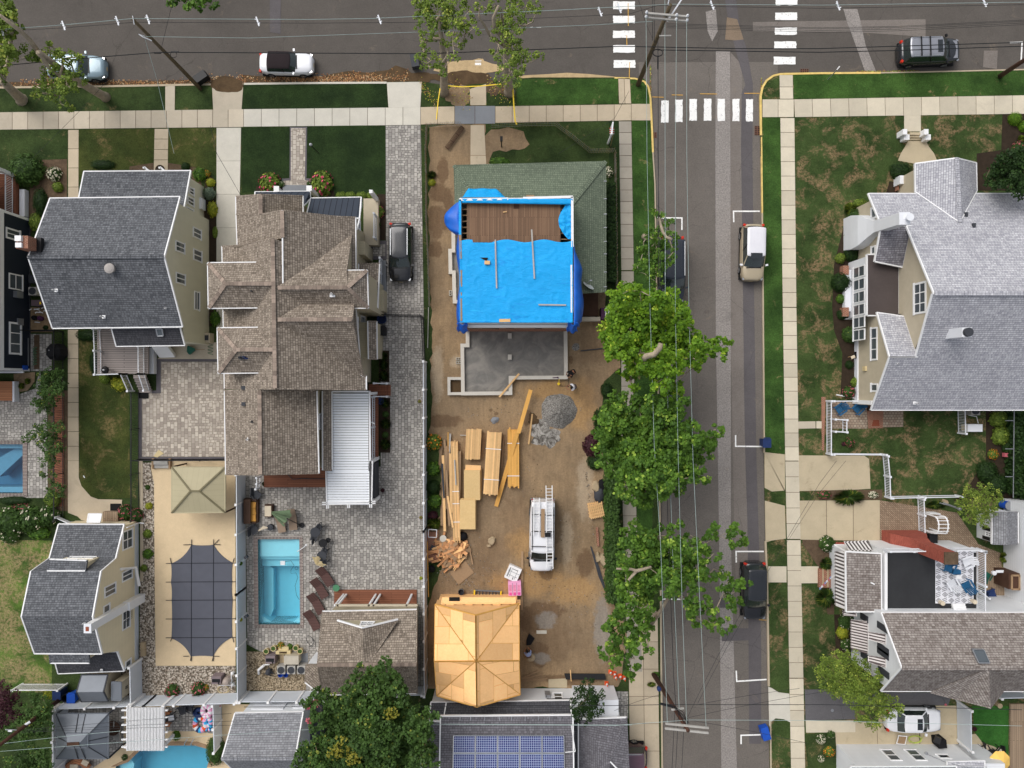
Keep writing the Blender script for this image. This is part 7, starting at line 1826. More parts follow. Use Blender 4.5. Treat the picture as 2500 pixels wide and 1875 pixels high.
# shrubs: kinds built once, then copied
def shp(kind,leafm,n=420,ls=.09,flower=None,nf=0,flat=.75,sD=1,fs=.09,shell=1,spiky=0):
 rn=RN(sD);r=th_('shrub','x','shrub');O=MB()
 for _ in U(n):
  d=V(rn.gauss(0,1),rn.gauss(0,1),abs(rn.gauss(0,1))*.9+.02).normalized()
  bump=1+.13*mnoise.noise(d*2.2+V(sD,0,0))+.06*mnoise.noise(d*6)
  q=bump*rn.u(.82,1.0)if shell else rn.random()**.5
  p=V(d.x*q,d.y*q,d.z*q*flat+.12);
  if spiky:
   e=V(d.x,d.y,.25).normalized();t=V(-e.y,e.x,0)*.02;O.var=rn.random();L=rn.u(.7,1.05);a=Z(.15)+e*.1;O.face([a-t,a+t,a+e*L*.6+t+Z(.25),a+e*L+Z(-.05),a+e*L*.6-t+Z(.25)])
  else:leaf(O,p,d+V(rn.u(-.5,.5),rn.u(-.5,.5),rn.u(-.1,.6)),ls*rn.u(.7,1.3)*2,rn,rn.random()*.7+.3*mnoise.noise(d*3))
 if not spiky:O.var=.1;O.mi=0;O.lt((0,0,.05),[(.8,0),(.78,.3*flat),(.6,.65*flat),(.3,.8*flat),(0,.84*flat)],14)
 O.bd('foliage',M[leafm],r)
 if nf:
  mf=MB()
  for _ in U(nf):
   d=V(rn.gauss(0,1),rn.gauss(0,1),abs(rn.gauss(0,1))+.1).normalized();p=V(d.x,d.y,d.z*flat+.14)*1.03
   for k in U(4):leaf(mf,p+VV((rn.u(-.04,.04),)*3),d+V(rn.u(-.6,.6),rn.u(-.6,.6),0),fs*2,rn,rn.random())
  mf.bd('flowers',M[flower],r)
 return r
PR_={};PUSE={}
def sh(kind,x,y,r,lab,ry=None,z=0,group=None,name='shrub',cat='shrub'):
 if kind not in PR_:PR_[kind]=shp(kind,*KD_[kind][0],**KD_[kind][1]);o=PR_[kind]
 else:o=cpt(PR_[kind])
 w=W(x,y,z+PXM(r)*.4);rr=PXM(r);ry_=PXM(ry)if ry else rr
 place(o,(w.x,w.y,z),0 if ry else(x*7+y)%6,lab,(rr,ry_,min(rr,ry_)*1.25));o.name=name;o['category']=cat
 if group:o['group']=group
 elif 'group' in o:del o['group']
 return o
KD_={'round':(('l_d',),dict(n=900,ls=.05,sD=3)),'dark':(('l_k',),dict(n=900,ls=.05,sD=4)),'loose':(('leaf',),dict(n=420,ls=.11,sD=5,shell=0)),'olive':(('l_o',),dict(n=420,ls=.09,sD=6)),'yellow':(('leaf_yellow',),dict(n=420,ls=.09,sD=7,shell=0)),'grey':(('leaf_grey',),dict(n=420,ls=.07,sD=8)),'box':(('leaf_bright',),dict(n=900,ls=.04,sD=9)),'pink':(('l_o',),dict(n=420,ls=.1,flower='fl_pink',nf=30,sD=10,fs=.08)),'white':(('l_d',),dict(n=420,ls=.09,flower='fl_white',nf=26,sD=11,fs=.05)),'cream':(('l_d',),dict(n=200,ls=.09,flower='fl_white',nf=90,sD=12,fs=.09)),'orange':(('l_o',),dict(n=380,ls=.08,flower='fl_orange',nf=40,sD=13,fs=.07)),'rose':(('l_d',),dict(n=380,ls=.08,flower='fl_rose',nf=40,sD=14,fs=.07)),'red':(('leaf_red',),dict(n=300,ls=.09,sD=15)),'grass':(('l_d',),dict(n=260,sD=16,spiky=1)),'grassl':(('l_o',),dict(n=260,sD=17,spiky=1))}
tI(0,1)
sh('round',275,175,190,'very large round green shrub in the upper left front bed');sh('cream',585,220,80,'cream flowering bush by the large round shrub');sh('dark',1090,110,140,'low dark spreading shrub in front of the porch roof',60);sh('loose',2150,220,80,'green bush by the porch corner of the cream house');sh('dark',2000,140,50,'small dark shrub near the front walk of the cream house');sh('olive',620,360,60,'thin olive plant below the cream flowering bush');sh('dark',430,520,80,'ivy like shrub between the cream and navy houses',160);sh('olive',380,740,70,'olive shrub by the red brick chimney',110);sh('olive',2195,410,30,'small plant by the air conditioner of the cream house')
tI(1,1)
sh('orange',25,215,40,'small bush with orange flowers by the concrete driveway');sh('yellow',60,310,55,'yellow green plant below the orange flowers by the driveway');sh('grey',45,430,75,'grey green rounded plant by the concrete driveway');sh('yellow',80,600,60,'tall yellow green shrub at the edge of the concrete driveway',100);sh('olive',110,850,30,'thin shrub at the lower end of the driveway bed',70)
sh('pink',700,320,120,'pink flowering hydrangea left of the front steps');sh('pink',1260,320,125,'pink flowering hydrangea right of the front steps',140)
sh('white',832,330,32,'white flowers in a black pot left of the front steps',z=.35);sh('white',1130,325,32,'white flowers in a black pot right of the front steps',z=.35)
gp='low green cushion shrubs in front of the metal roof'
for x in(1470,1570,1690,1800):sh('olive',x,450,62,{1470:'first',1570:'second',1690:'third',1800:'last'}[x]+' from the left of the low olive cushion shrubs above the metal roof',45,group=gp)
sh('round',1768,548,45,'small clipped ball shrub above the flowering bush by the paver drive');sh('pink',1855,628,80,'small pink and orange flowering bush between two ball shrubs');sh('round',1838,765,62,'larger clipped ball shrub below the flowering bush by the paver drive')
tI(1,2)
for i,(x,y,r,k)in enumerate(((1930,530,52,'grass'),(1935,625,52,'grass'),(1935,740,58,'grass'),(1950,1040,50,'grass'),(1952,1158,38,'round'),(1955,1258,62,'grass'),(1948,1380,38,'round'),(1952,1480,62,'grass'))):
 sh(k,x,y,r,('first','second','third','fourth','fifth','sixth','seventh','last')[i]+' clump from the top in the dark mulch strip by the paver driveway',z=.03,group='clumps in the mulch strips')
sh('loose',110,120,60,'bushy plant in the gap by the brown house',90)
tI(2,1);sh('loose',970,75,120,'bright green shrub poking out in front of the green porch roof',50);sh('grass',240,230,50,'spiky plant by the wooden snow fence');sh('yellow',240,310,45,'yellow spiky plant by the wooden snow fence');sh('cream',2150,200,50,'pale flowering bush by the green roof corner',60)
tI(2,2);sh('orange',260,1460,95,'bush with orange lilies by the white vinyl fence');sh('red',1980,1500,110,'dry reddish brown bush at the edge of the dirt lot',140);sh('dark',2100,1250,120,'dark shrub at the edge of the lot under the street trees',200);sh('dark',2130,900,70,'dark bush at the upper right of the dirt lot',90)
tI(2,3);sh('loose',255,90,85,'bright green bush by the white fence by the timber piles');sh('dark',255,290,85,'dark bush by the white fence, second in the row');sh('loose',270,440,85,'bright bush by the white fence, third in the row');sh('grassl',270,680,80,'grassy olive plant by the white fence');sh('red',250,600,60,'brownish small plant by the white fence above the rubble');
sh('dark',2020,20,110,'dark shrub by the hedge at the lot edge',90);
tI(4,1);sh('dark',895,185,130,'large dark clipped shrub by the front door steps of the grey roofed house',105);sh('round',395,680,95,'rounded shrub left of the taupe gable wall');sh('dark',365,1080,100,'dark rounded shrub between the chimney and the sunroom');sh('dark',240,1390,115,'big dark round shrub in front of the sunroom windows');sh('loose',240,1570,55,'small bright shrub below the sunroom shrub');sh('olive',330,880,60,'thin shrub by the white chimney foot');sh('olive',230,1130,60,'twiggy shrub in the bed by the sunroom');sh('olive',450,530,80,'wispy shrub at the corner of the grey roofed house',50);sh('grassl',330,600,70,'feathery shrub by the lawn at the grey roofed house')
tI(4,2);sh('round',340,295,95,'clipped green shrub by the taupe wall with three windows');sh('dark',330,620,50,'small dark green mound in the side bed');sh('olive',400,810,60,'olive shrub above the pink rose bush');sh('rose',325,920,70,'pink rose bush by the white fenced patio');sh('dark',250,80,60,'dark plant at the top of the side bed');sh('rose',330,1460,55,'pink and pale flowers inside the white picket fence');sh('red',265,1480,25,'small red flowers inside the white picket fence')
sh('olive',1950,1210,110,'tall olive shrub in the right hand bed',90);sh('olive',1970,1390,100,'second olive shrub in the right hand bed',110);sh('orange',1880,1590,60,'shrub with yellow flowers low in the right hand bed');sh('dark',2050,1500,80,'dark plant by the wire fence post',120)
tI(4,0);sh('box',2120,1282,80,'pale green clipped ball shrub in the upper right bed');sh('box',2220,1365,70,'clipped ball shrub cut by the right edge');sh('rose',2160,1590,70,'pink flowering groundcover in the upper right bed');sh('grassl',2180,1500,40,'grassy plant in the upper right bed')
tI(4,3);sh('grass',330,400,180,'long leaved dark shrub between the two concrete drives',90);sh('rose',60,370,80,'flowering shrub with red blooms between the drives',50);sh('cream',590,370,55,'cream flowers at the end of the bed between the drives',40);sh('grass',1270,480,110,'dark grassy mound by the white arbour',50);sh('dark',1930,260,140,'dark green bush by the maple',130);sh('dark',1820,120,120,'dark bush at the lawn edge right of the white fence',130)
sh('white',90,900,90,'white flowered shrub by the striped awning');sh('grass',75,1110,75,'ornamental grass clump by the brick steps');sh('grass',75,1480,120,'larger ornamental grass clump below the brick steps',110);sh('cream',40,860,35,'small cream flowers by the white house path');sh('grassl',2000,1040,60,'potted green plant by the garden shed');sh('loose',2230,1080,60,'bright green shrub at the right edge by the white house wall',90)
tI(4,4);sh('white',300,80,90,'white speckled shrub by the awning house wall');sh('yellow',255,200,75,'yellow green plant by the awning house wall');sh('white',300,330,70,'lower white speckled shrub by the awning house wall');sh('orange',110,1480,60,'orange flowers in the bed by the white house');sh('cream',20,1350,50,'pale flowers in the bed by the white house');sh('white',130,1300,45,'small white flowers in the bed by the white house');sh('cream',20,1560,35,'pale flowers at the bottom of the bed by the white house')
sh('dark',2090,870,110,'dark green bush below the awning house gable',60);sh('red',1680,1240,28,'small reddish plant at the edge of the artificial lawn')
tI(0,2);sh('dark',930,300,140,'drooping evergreen shrub under the cream house eave',70);sh('dark',1010,600,50,'dark shrub under the white deck',130);sh('yellow',1290,830,110,'yellow green shrub by the deck stairs',90);sh('olive',1130,770,60,'low shrub under the deck rail');sh('grassl',235,850,35,'small tuft in the round bed of the left yard');sh('grassl',300,800,35,'second small tuft in the round bed of the left yard');sh('dark',490,220,30,'weeds by the pool equipment')
tI(0,3);sh('white',120,660,170,'white flowering hedge shrub left of the gambrel house');sh('white',330,640,150,'white flowering shrub second in the hedge');sh('white',520,600,120,'white flowering shrub by the black fence');sh('loose',400,780,130,'bright green shrub in front of the white flowering hedge',80);sh('white',100,820,110,'lowest white flowering shrub at the left edge',80);sh('rose',200,520,150,'reddish flowering plants below the left pool',50);sh('dark',120,440,180,'dark green plants along the left pool edge',50);sh('olive',560,420,90,'olive shrub at the end of the left pool patio');sh('dark',620,640,70,'dark shrub by the corner of the gambrel house')
sh('rose',1350,560,85,'round shrub with pink flowers left of the iron fence',90);sh('rose',1470,590,75,'shrub with pink flowers on the gravel side of the iron fence',80)
for i,(x,y,r,k)in enumerate(((1592,288,30,'round'),(1605,490,45,'yellow'),(1590,790,50,'olive'),(1590,1010,60,'loose'),(1550,1160,40,'olive'))):sh(k,x,y,r,('first','second','third','fourth','fifth')[i]+' small plant from the top in the gravel strip by the beige deck',group='plants in the gravel strip')
tI(0,4);sh('rose',1860,830,80,'left pink flowering bush on the gravel below the covered pool');sh('rose',2140,810,85,'right pink flowering bush on the gravel below the covered pool');sh('yellow',545,840,85,'yellow green shrub by the blue recycling bins');sh('dark',1070,950,110,'creeping plant behind the shed against the white fence',30);sh('loose',1900,1310,50,'potted palm like plant by the curved pool',60);sh('white',1345,1545,35,'white flowers by the curved pool')
tI(1,4);sh('orange',10,790,35,'small red orange plant by the pool pump');sh('round',110,1480,110,'clipped dark hedge wedge by the curved pool',170);sh('dark',940,960,60,'ivy over the white fence',30);sh('yellow',385,60,24,'hanging basket plant on the white fence, lower one',z=1.2);sh('orange',820,340,45,'orange flowered planting by the stone fire bowl');sh('loose',920,350,35,'green plant by the stone fire bowl')
tI(1,3);sh('loose',385,1110,24,'hanging basket plant on the white fence by the pool',z=1.2);sh('red',1835,1520,35,'red leaved plant in a pot near the pool house porch',z=.2);sh('red',1920,320,25,'dark plant in a pot by the pergola corner',z=.2);sh('dark',640,250,28,'potted plant at the corner of the back deck',z=.2)
tI(2,3);sh('pink',122,615,20,'pink flower basket on the white fence, upper middle',z=1.3);sh('yellow',122,1270,22,'yellow flower basket on the white fence',z=1.3);tI(2,2);sh('pink',108,1018,20,'pink flower basket on the white fence, top one',z=1.3)
tI(3,4);sh('loose',450,650,50,'green weeds at the foot of the lower utility pole',30);sh('grassl',400,760,50,'grass tuft below the lower utility pole',30)
# hedges: one continuous clipped mass each
def hdg(lab,pts,w,h,leafm='l_k',n=90,ls=.1,sD=1,name='hedge'):
 rn=RN(sD);P_=[W(*q)for q in pts];rt_=th_(name,lab,'hedge',(P_[0].x,P_[0].y,0));O=MB()
 for a,b in zip(P_[:-1],P_[1:]):
  L=(b-a).length;d=(b-a)/L;s=V(-d.y,d.x,0);O.var=.05;O.bar(a+Z(h*.42),b+Z(h*.42),w*.8,h*.84)
  for _ in U(int(n*L)):
   t=rn.random()*L;u=rn.u(-1,1);v=rn.random()
   if rn.random()<.6:p=a+d*t+s*u*w/2+Z(h*(1-.12*u*u)+rn.u(-.08,.1));nn=V(rn.u(-.6,.6),rn.u(-.6,.6),1)
   else:sg=rn.choice((-1,1));p=a+d*t+s*sg*w/2*rn.u(.92,1.12)+Z(h*v);nn=s*sg+Z(rn.random())
   leaf(O,p+VV((rn.u(-.05,.05),)*3),nn,ls*rn.u(1.2,2.4),rn,rn.random()*.8)
 O.bd('foliage',M[leafm],rt_);return rt_
tI(2,3);hdg('long dark green hedge between the dirt lot and the slate sidewalk',[(2165,60),(2165,500),(2165,1000),(2180,1480)],1.0,1.5,'l_d',230,.09)
tI(2,1);hdg('dark hedge strip along the right side of the green porch roof',[(2165,350),(2170,900),(2165,1400)],.7,.9,'l_k',150,.09,2)
tI(4,2);hdg('tall ivy covered hedge at the right edge',[(2190,1100),(2190,1659),(2190,2050)],1.6,2.2,'l_k',260,.12,3);hdg('dark hedge by the wire fence in the right bed',[(2040,1120),(2060,1500),(2050,2000)],.9,1.2,'l_k',160,.1,4)
# fences
def vfn(lab,pts,h=1.9,step=2.2,panel=1,cat='fence'):
 r=th_('vinyl_fence',lab,cat,pts[0])
 for a,b in zip(pts[:-1],pts[1:]):
  a,b=VV(a),VV(b);L=(b-a).length;n=max(1,round(L/step));d=(b-a)/L
  for k in U(n):
   p,q=a.lerp(b,k/n),a.lerp(b,(k+1)/n);O=MB();z=lambda v:Z(v)
   O.bar(p+z(h*.5),q+z(h*.5),.03,h-.1);O.bar(p+z(h-.06),q+z(h-.06),.07,.09);O.bar(p+z(.15),q+z(.15),.06,.12);O.bd('panel',M.vng,r)
   MB().box(p+z(h/2+.05),(.13,.13,h+.1)).box(p+z(h+.13),(.18,.18,.06)).bd('post',M.trim,r)
  MB().box(b+z(h/2+.05),(.13,.13,h+.1)).box(b+z(h+.13),(.18,.18,.06)).bd('post',M.trim,r)
 return r
vfn('long white vinyl fence between the paver driveway and the dirt lot',[(-6.75,1.72,0),(-6.72,-11.2,0),(-6.68,-23.75,0)])
vfn('white vinyl fence between the turquoise pool and the covered pool',[(-20.98,-6.9,0),(-20.95,-16,0),(-20.9,-24.2,0)])
vfn('white vinyl fence behind the gravel with the air conditioners',[(-20.7,-24.2,0),(-14.2,-24.15,0)])
vfn('white vinyl fence along the gravel bed above the pergola',[(-34.7,-24.75,0),(-28,-24.5,0),(-21.1,-24.3,0)])
vfn('white vinyl fence left of the steel gazebo',[(-34.95,-25.0,0),(-34.9,-36,0)])
vfn('short white fence behind the grey roofed shed',[(-29.15,-21.6,0),(-29.1,-24.4,0)],1.8)
vfn('short white fence between the inflatables and the grey building',[(-22.9,-24.6,0),(-22.8,-28.2,0)],1.6)
vfn('grey white panel fence across the end of the white sedan driveway',[(35.0,-24.9,0),(35.05,-28.0,0)],1.8)
vfn('white fence below the awning house gable at the right edge',[(37.5,-24.1,0),(42,-24.0,0)],1.5)
vfn('short white fence right of the brown pool house',[(-6.9,-23.8,0),(-8.8,-23.85,0)],1.6)
def pkt(lab,path,h=.9,step=.12,mat='vinyl',name='picket_fence',bal=.035,post=.12):
 r=th_(name,lab,'fence',path[0]);rlg('pickets',r,path,h,mat=mat,step=step,bal=bal,post=post);return r
pkt('white picket fence around the small brick edged patio',[(29.0,-1.35,0),(24.75,-1.33,0),(24.75,-5.46,0),(29.15,-5.5,0)][:3]and[(24.75,-1.33,0),(24.75,-5.46,0)],.9)
pkt('white fence rail at the top of the small brick edged patio',[(24.95,-1.33,0),(27.3,-1.33,0)],.9,step=3)
pkt('white rail fence above the upper concrete drive',[(24.95,-5.46,0),(29.0,-5.5,0)],.9,step=3)
pkt('white picket fence between the upper drive and the back lawn',[(29.15,-5.6,0),(29.3,-7.2,0),(29.35,-8.85,0)],.9)
pkt('white fence along the bottom of the back lawn',[(29.5,-8.85,0),(32.0,-8.8,0),(34.9,-8.75,0)],.9,step=4)
pkt('white picket fence crossing the brick paved yard by the arbour',[(31.9,-8.95,0),(31.95,-10.2,0),(32.0,-11.8,0)],.95)
pkt('open white gate of the small brick edged patio',[(25.1,-2.75,0),(26.0,-2.8,0),(26.0,-3.75,0),(25.1,-3.7,0)],.8,step=.2)
pkt('short white railing by the standby generator',[(35.05,-1.9,0),(35.1,-3.85,0)],1.0)
pkt('white lattice fence piece at the end of the white house driveway',[(35.1,-28.1,0),(35.9,-30.2,0)],1.2)
pkt('white slatted fence in front of the dark red tree',[(-38.5,-23.6,0),(-35.0,-23.6,0)],1.2,mat='trim')
def iron(lab,path,h=1.25):return pkt(lab,path,h,.13,'bkm','iron_fence',.022,.06)
iron('black iron fence between the left pool yard and the narrow concrete path',[(-35.3,4.1,0),(-35.3,1,0),(-35.3,-3,0),(-35.3,-7,0),(-35.3,-10.6,0)])
iron('short black iron fence behind the navy house',[(-38.0,4.15,0),(-35.4,4.15,0)])
iron('black iron fence between the side lawn and the gravel strip',[(-29.35,-.7,0),(-29.35,-3.5,0),(-29.35,-7,0),(-29.35,-10.6,0)])
iron('black iron fence along the lower edge of the pale paver patio',[(-29.2,-5.9,0),(-24,-5.9,0),(-21.2,-5.85,0)])
iron('black iron gate across the grey paver driveway',[(-10.1,5.35,0),(-7.1,5.3,0)])
iron('black iron fence running down to the white fence',[(-7.0,5.25,0),(-6.85,1.9,0)])
def snw(lab,path,h=1.1,sD=1):
 rn=RN(sD);r=th_('snow_fence',lab,'fence',path[0]);O=MB()
 for a,b in zip(path[:-1],path[1:]):
  a,b=VV(a),VV(b);L=(b-a).length;n=int(L/.12)
  for k in U(n):p=a.lerp(b,(k+.5)/n);O.bar(p,p+V(rn.u(-.04,.04),rn.u(-.04,.04),h+rn.u(-.06,.06)),.045,.015,up=(b-a)[:])
 O.bd('slats',M.fence_wood,r);O=MB()
 for z in(.25,.6,.95):O.tu([VV(p)+Z(z)for p in path],.01,4)
 O.bd('wires',M.gym,r)
tI(2,0);F=lambda*l:[W(*q).to_tuple()for q in l]
snw('wooden snow fence along the sidewalk left of the dirt path',F((190,1385),(480,1368),(570,1372)))
snw('wooden snow fence along the sidewalk bending down toward the corner sign',F((885,1388),(1240,1370),(1570,1365),(1750,1500),(1940,1655),(2200,1650)),sD=2)
p0=F((195,1385),(180,1659));tI(2,1);snw('long wooden snow fence down the left side of the dirt lot',p0+F((190,300),(190,700),(210,1200),(222,1659)),sD=3)
tI(3,1);snw('dark wooden fence along the right side of the green porch roof',F((-5,0),(5,500),(10,1000),(15,1500)),sD=4)
tI(2,2);tag(MB().tu([W(205,0,.1),W(200,200,.3),W(195,440,.1)],.03,5).bd('rope',M.amg),'pale rope trailing along the grass left of the foundation','rope')
tI(2,0);
def tape(lab,pts,w=.07):
 m=MB();P_=[W(x,y,.9)for x,y in pts]
 for a,b in zip(P_[:-1],P_[1:]):m.bar(a,b,w,.01)
 return tag(m.bd('caution_tape',M.tape),lab,'tape')
tape('yellow caution tape hanging from the left sycamore toward the sidewalk',[(330,950),(305,1110),(290,1290)]);tape('yellow caution tape stretched between the two tall sycamores',[(395,925),(560,937),(760,930),(985,908)]);tape('yellow caution tape from the right sycamore to the snow fence',[(1115,945),(1125,1130),(1140,1310),(1158,1345)],.1)
# poles and wires
def pol(lab,base,top,h,mat='pole_wood',r=.16,name='utility_pole'):
 b=W(*base);t=W(*top,h);rt_=th_(name,lab,'utility pole',(b.x,b.y,0));MB().tu([b-Z(.2),t],[r,r*.65],12).bd('pole',M[mat],rt_,smooth=1);return rt_,b,t
def arm(rt_,p,q,h,w=.11,mat='amg',ins=()):
 m=MB();a,b=W(*p,h),W(*q,h);m.bar(a,b,w,w*1.1);o=m.bd('crossarm',M[mat],rt_)
 for f in ins:
  c=a.lerp(b,f);MB().lt(c+Z(.05),[(.05,0),(.09,.05),(.05,.09),(.08,.13),(.03,.2)],10).bd('insulator',M.vinyl,rt_)
def wr_(lab,pts,sag=.3,r=.014,mat='wire',grp=None):
 P_=[];
 for(x0,y0,h0),(x1,y1,h1)in zip(pts[:-1],pts[1:]):
  a,b=W(x0,y0,h0),W(x1,y1,h1)
  for k in U(12):t=k/12;p=a.lerp(b,t);p.z-=4*sag*t*(1-t);P_.append(p)
 P_.append(b);m=MB();m.tu(P_,r,4);return tag(m.bd('overhead_wire',M[mat]),lab,'wire',grp)
tI(0,0)
rt,b,t=pol('mossy wooden utility pole leaning over the upper left street',(2165,960),(1432,205),10.0)
MB().tu([W(1560,390,9.0),W(1500,370,9.3),W(1545,400,9.2),W(1640,440,8.9)],.03,5).tu([W(1440,210,10.1),W(1432,170,10.2),W(1450,265,10.0)],.03,5).bd('bracket',M.vinyl,rt)
MB().tu([W(1850,560,7.5),W(1930,560,7.5)],.07,6).tu([W(1875,590,7.4)+V(.22*cos(a*.6),.22*sin(a*.6),0)for a in U(11)],.02,4).tu([W(1665,570,7.8),W(1740,572,7.7)],.06,6).bd('splice_case',M.bkm,rt)
tI(3,0)
rt,b,t=pol('tall brown utility pole with double crossarm at the crosswalk corner',(255,915),(604,55),11.3,'pole_wood',.19)
arm(rt,(340,142),(790,180),10.9,ins=(.01,.73,.99));arm(rt,(335,188),(785,228),10.7,ins=(.01,.73,.99));arm(rt,(485,388),(612,384),9.0,.07)
MB().bar(W(570,230,10.5),W(735,-20,11.2),.09,.09).tu([W(600,80,11.1),W(580,40,11.4),W(595,-20,11.6)],.035,6).bd('street_lamp_arm',M.vinyl,rt)
MB().tu([W(468,570,7.6)+V(.34*cos(a*.4),.24*sin(a*.4),0)for a in U(17)],.035,5).tu([W(470,600,7.3),W(470,750,7.0)],.05,6).bd('cable_coil',M.bkm,rt)
MB().lt(W(597,78,11.0),[(.1,0),(.12,.15),(.05,.25)],10).bd('insulator',M.bkm,rt)
tI(3,4)
rt,b,t=pol('leaning dark utility pole with double crossarm on the lower side street',(425,650),(795,1255),10.2,'pole_brown',.19)
arm(rt,(552,1178),(1018,1226),9.9);arm(rt,(548,1230),(1015,1280),10.1);arm(rt,(615,1030),(750,1012),8.4,.1)
MB().lt(W(480,800,4.5),[(.12,-.2),(.16,.0),(.16,.15),(.1,.2)],14).bd('lamp',M.npl,rt)
rnw=RN(4);m=MB();
for k in U(5):m.tu([W(640,990,8.3),W(700+rnw.uniform(-30,60),1070+rnw.uniform(-30,30),8.9),W(760+rnw.uniform(-20,50),1150+rnw.uniform(-30,30),9.4),W(790,1180,9.6)],.02,4)
m.tu([W(500,965,7.5),W(640,1000,7.9)],.09,6);m.bd('cable_bundle',M.bkm,rt)
tI(4,0)
rt,b,t=pol('dark brown utility pole leaning out at the upper right edge',(1965,815),(2350,560),10,'pole_brown',.19)
tI(0,4)
rt,b,t=pol('long brown utility pole crossing the lower left corner above the trees',(690,885),(-60,1455),9.5,'pole_brown',.17)
MB().tu([W(270,1195,5.8),W(325,1160,5.6)],.09,8).bd('lamp',M.vinyl,rt)
MB().tu([W(60,1245,7.0),W(230,1250,6.2)],.03,5).tu([W(90,1255,6.8),W(130,1262,6.8)],.07,6).bd('bracket',M.vinyl,rt)
GN='wires along the upper street';GS='wires along the side street';GB='wires across the bottom'
tI(0,0)
wr_('pale top wire of the upper street with white bird markers',[(-200,335,10),(690,268,9.6),(1432,200,10.1),(3320,210,9.4),(4000,200,9.4),(6000,110,9.6),(7240,45,10.6),(8900,55,9.8),(11600,15,10.5)],.0,.016,'wrg')
wr_('black wire just below the pale top wire of the upper street',[(-200,350,9.6),(700,300,9.2),(1450,240,9.6),(3320,250,9),(4900,238,9),(6800,150,9.4),(7100,60,10.4),(8900,90,9.6),(11600,40,10.2)],.0,.014)
wr_('thick cable of the upper street at the height of the car',[(-100,720,7.4),(900,630,7.2),(1720,565,7.6),(4600,580,7.3),(6700,500,7.6),(8000,525,7.4),(8848,525,7.4),(11600,440,7.6)],.0,.03)
wr_('second thick cable right of the crosswalk pole',[(7100,540,7.4),(8848,565,7.2),(9700,545,7.2),(11600,480,7.4)],.0,.03)
wr_('pale service wire over the upper street',[(1560,395,9.1),(2700,410,8.6),(4400,350,8.4),(6400,270,8.6),(7050,230,9)],.0,.014,'wrg')
for i,(y0,y1,nm)in enumerate(((255,300,'topmost'),(270,312,'second'),(285,330,'third'),(300,348,'lowest'))):wr_(nm+' of the four close wires right of the crosswalk pole',[(7200,y0,9.2),(8848,y1,8.6),(9700,y1-15,8.6),(11600,y1-110,9)],.0,.012,grp=GN)
wr_('black wire slanting up from the leaning left pole to the top edge',[(1745,510,8),(1870,0,9),(1920,-300,10)],.0,.014);wr_('dashed service wire dropping from the left pole over the front lawns',[(1560,400,9),(1700,880,7),(1880,1659,4.5)],.0,.014,'wrg')
wr_('thin wire slanting across the sidewalk toward the navy house',[(1180,850,6.5),(830,1230,5.5),(400,1659,4.5),(0,2050,3.5)],.0,.012)
tI(1,1);wr_('wire across the concrete driveway to the brown house',[(60,-300,7),(130,0,6.4),(385,445,5.2)],.0,.014)
tI(3,0)
YB=6636+1170
for nm,xs in(('leftmost pale line above the side street',((342,140,10.9),(352,1659,10.2),(385,3318,9.6),(430,4800,9.6),(500,5900,9.8),(572,YB,10.1))),('third pale line above the side street',((672,160,10.9),(658,1659,10.2),(658,3318,9.6),(690,4977,9.6),(735,6636,9.8),(782,YB+20,10.1))),('rightmost pale line above the side street',((780,180,10.9),(782,1659,10.2),(805,3318,9.6),(850,4977,9.6),(930,6636,9.8),(990,YB+40,10.1)))):wr_(nm,list(xs),0,.013,'wrg')
for nm,xs,rr,mt in(('second pale line above the side street',((545,0,9.5),(548,1659,8.6),(550,3400,8),(595,4977,8),(640,6300,8.2),(700,YB-150,8.6)),.014,'wrg'),('dark thick cable above the left side of the side street',((470,450,8),(474,1400,7.4),(480,3000,7),(530,3900,6.8),(560,5100,6.8),(605,6400,7),(640,7300,7.4),(665,YB-160,7.8)),.02,'wire'),('thin dark wire above the left lane',((462,1400,7.6),(500,3000,7.2),(575,4300,7),(620,6000,7.2),(690,YB-300,7.8)),.012,'wire')):wr_(nm,list(xs),0,rr,mt)
wr_('black wire pair going up from the crosswalk pole',[(432,460,8.4),(430,-200,9.2)],0,.018);wr_('black wire by the pair above the crosswalk',[(412,440,8.4),(410,-200,9.2)],0,.018);wr_('slanting wire above the left crosswalk',[(260,0,10),(340,250,9.5),(412,420,8.5)],0,.012);wr_('guy wire from the corner verge down to the sidewalk',[(160,980,3),(0,1280,2.5),(-600,1659,3)],0,.012)
tI(3,4)
wr_('black cable crossing the bottom of the side street',[(-4000,1000,6.5),(0,985,7),(500,975,7.5),(900,975,7.6),(2300,975,7),(4400,1030,7)],0,.022)
wr_('pale wire crossing the bottom of the side street',[(-2200,1185,7.5),(0,1200,8),(800,1140,9),(2100,1145,8.4),(4400,1205,8)],0,.014,'wrg')
for nm,a,b in(('upper wire fanning right from the lower pole',(790,1110,9.3),(1360,0,7)),('second wire fanning right from the lower pole',(900,960,8.6),(1420,0,7)),('wire from the lower pole to the awning house',(800,1115,9.3),(2300,830,6)),('low wire fanning down right from the lower pole',(860,1150,9.3),(2080,1390,6.5)),('wire from the lower pole over the right driveway',(900,975,8.2),(2000,800,6)),('curved thin wire left of the lower pole',(500,865,7.5),(0,1040,6))):wr_(nm,[a,b],.15,.012)
for nm,x0 in(('dark wire running down from the lower pole, left one',622),('dark wire running down from the lower pole, middle one',662),('dark wire running down from the lower pole, right one',728)):wr_(nm,[(x0+30,1050,8.5),(x0,1659,8.6),(x0-10,2300,9)],0,.016)
tI(0,4)
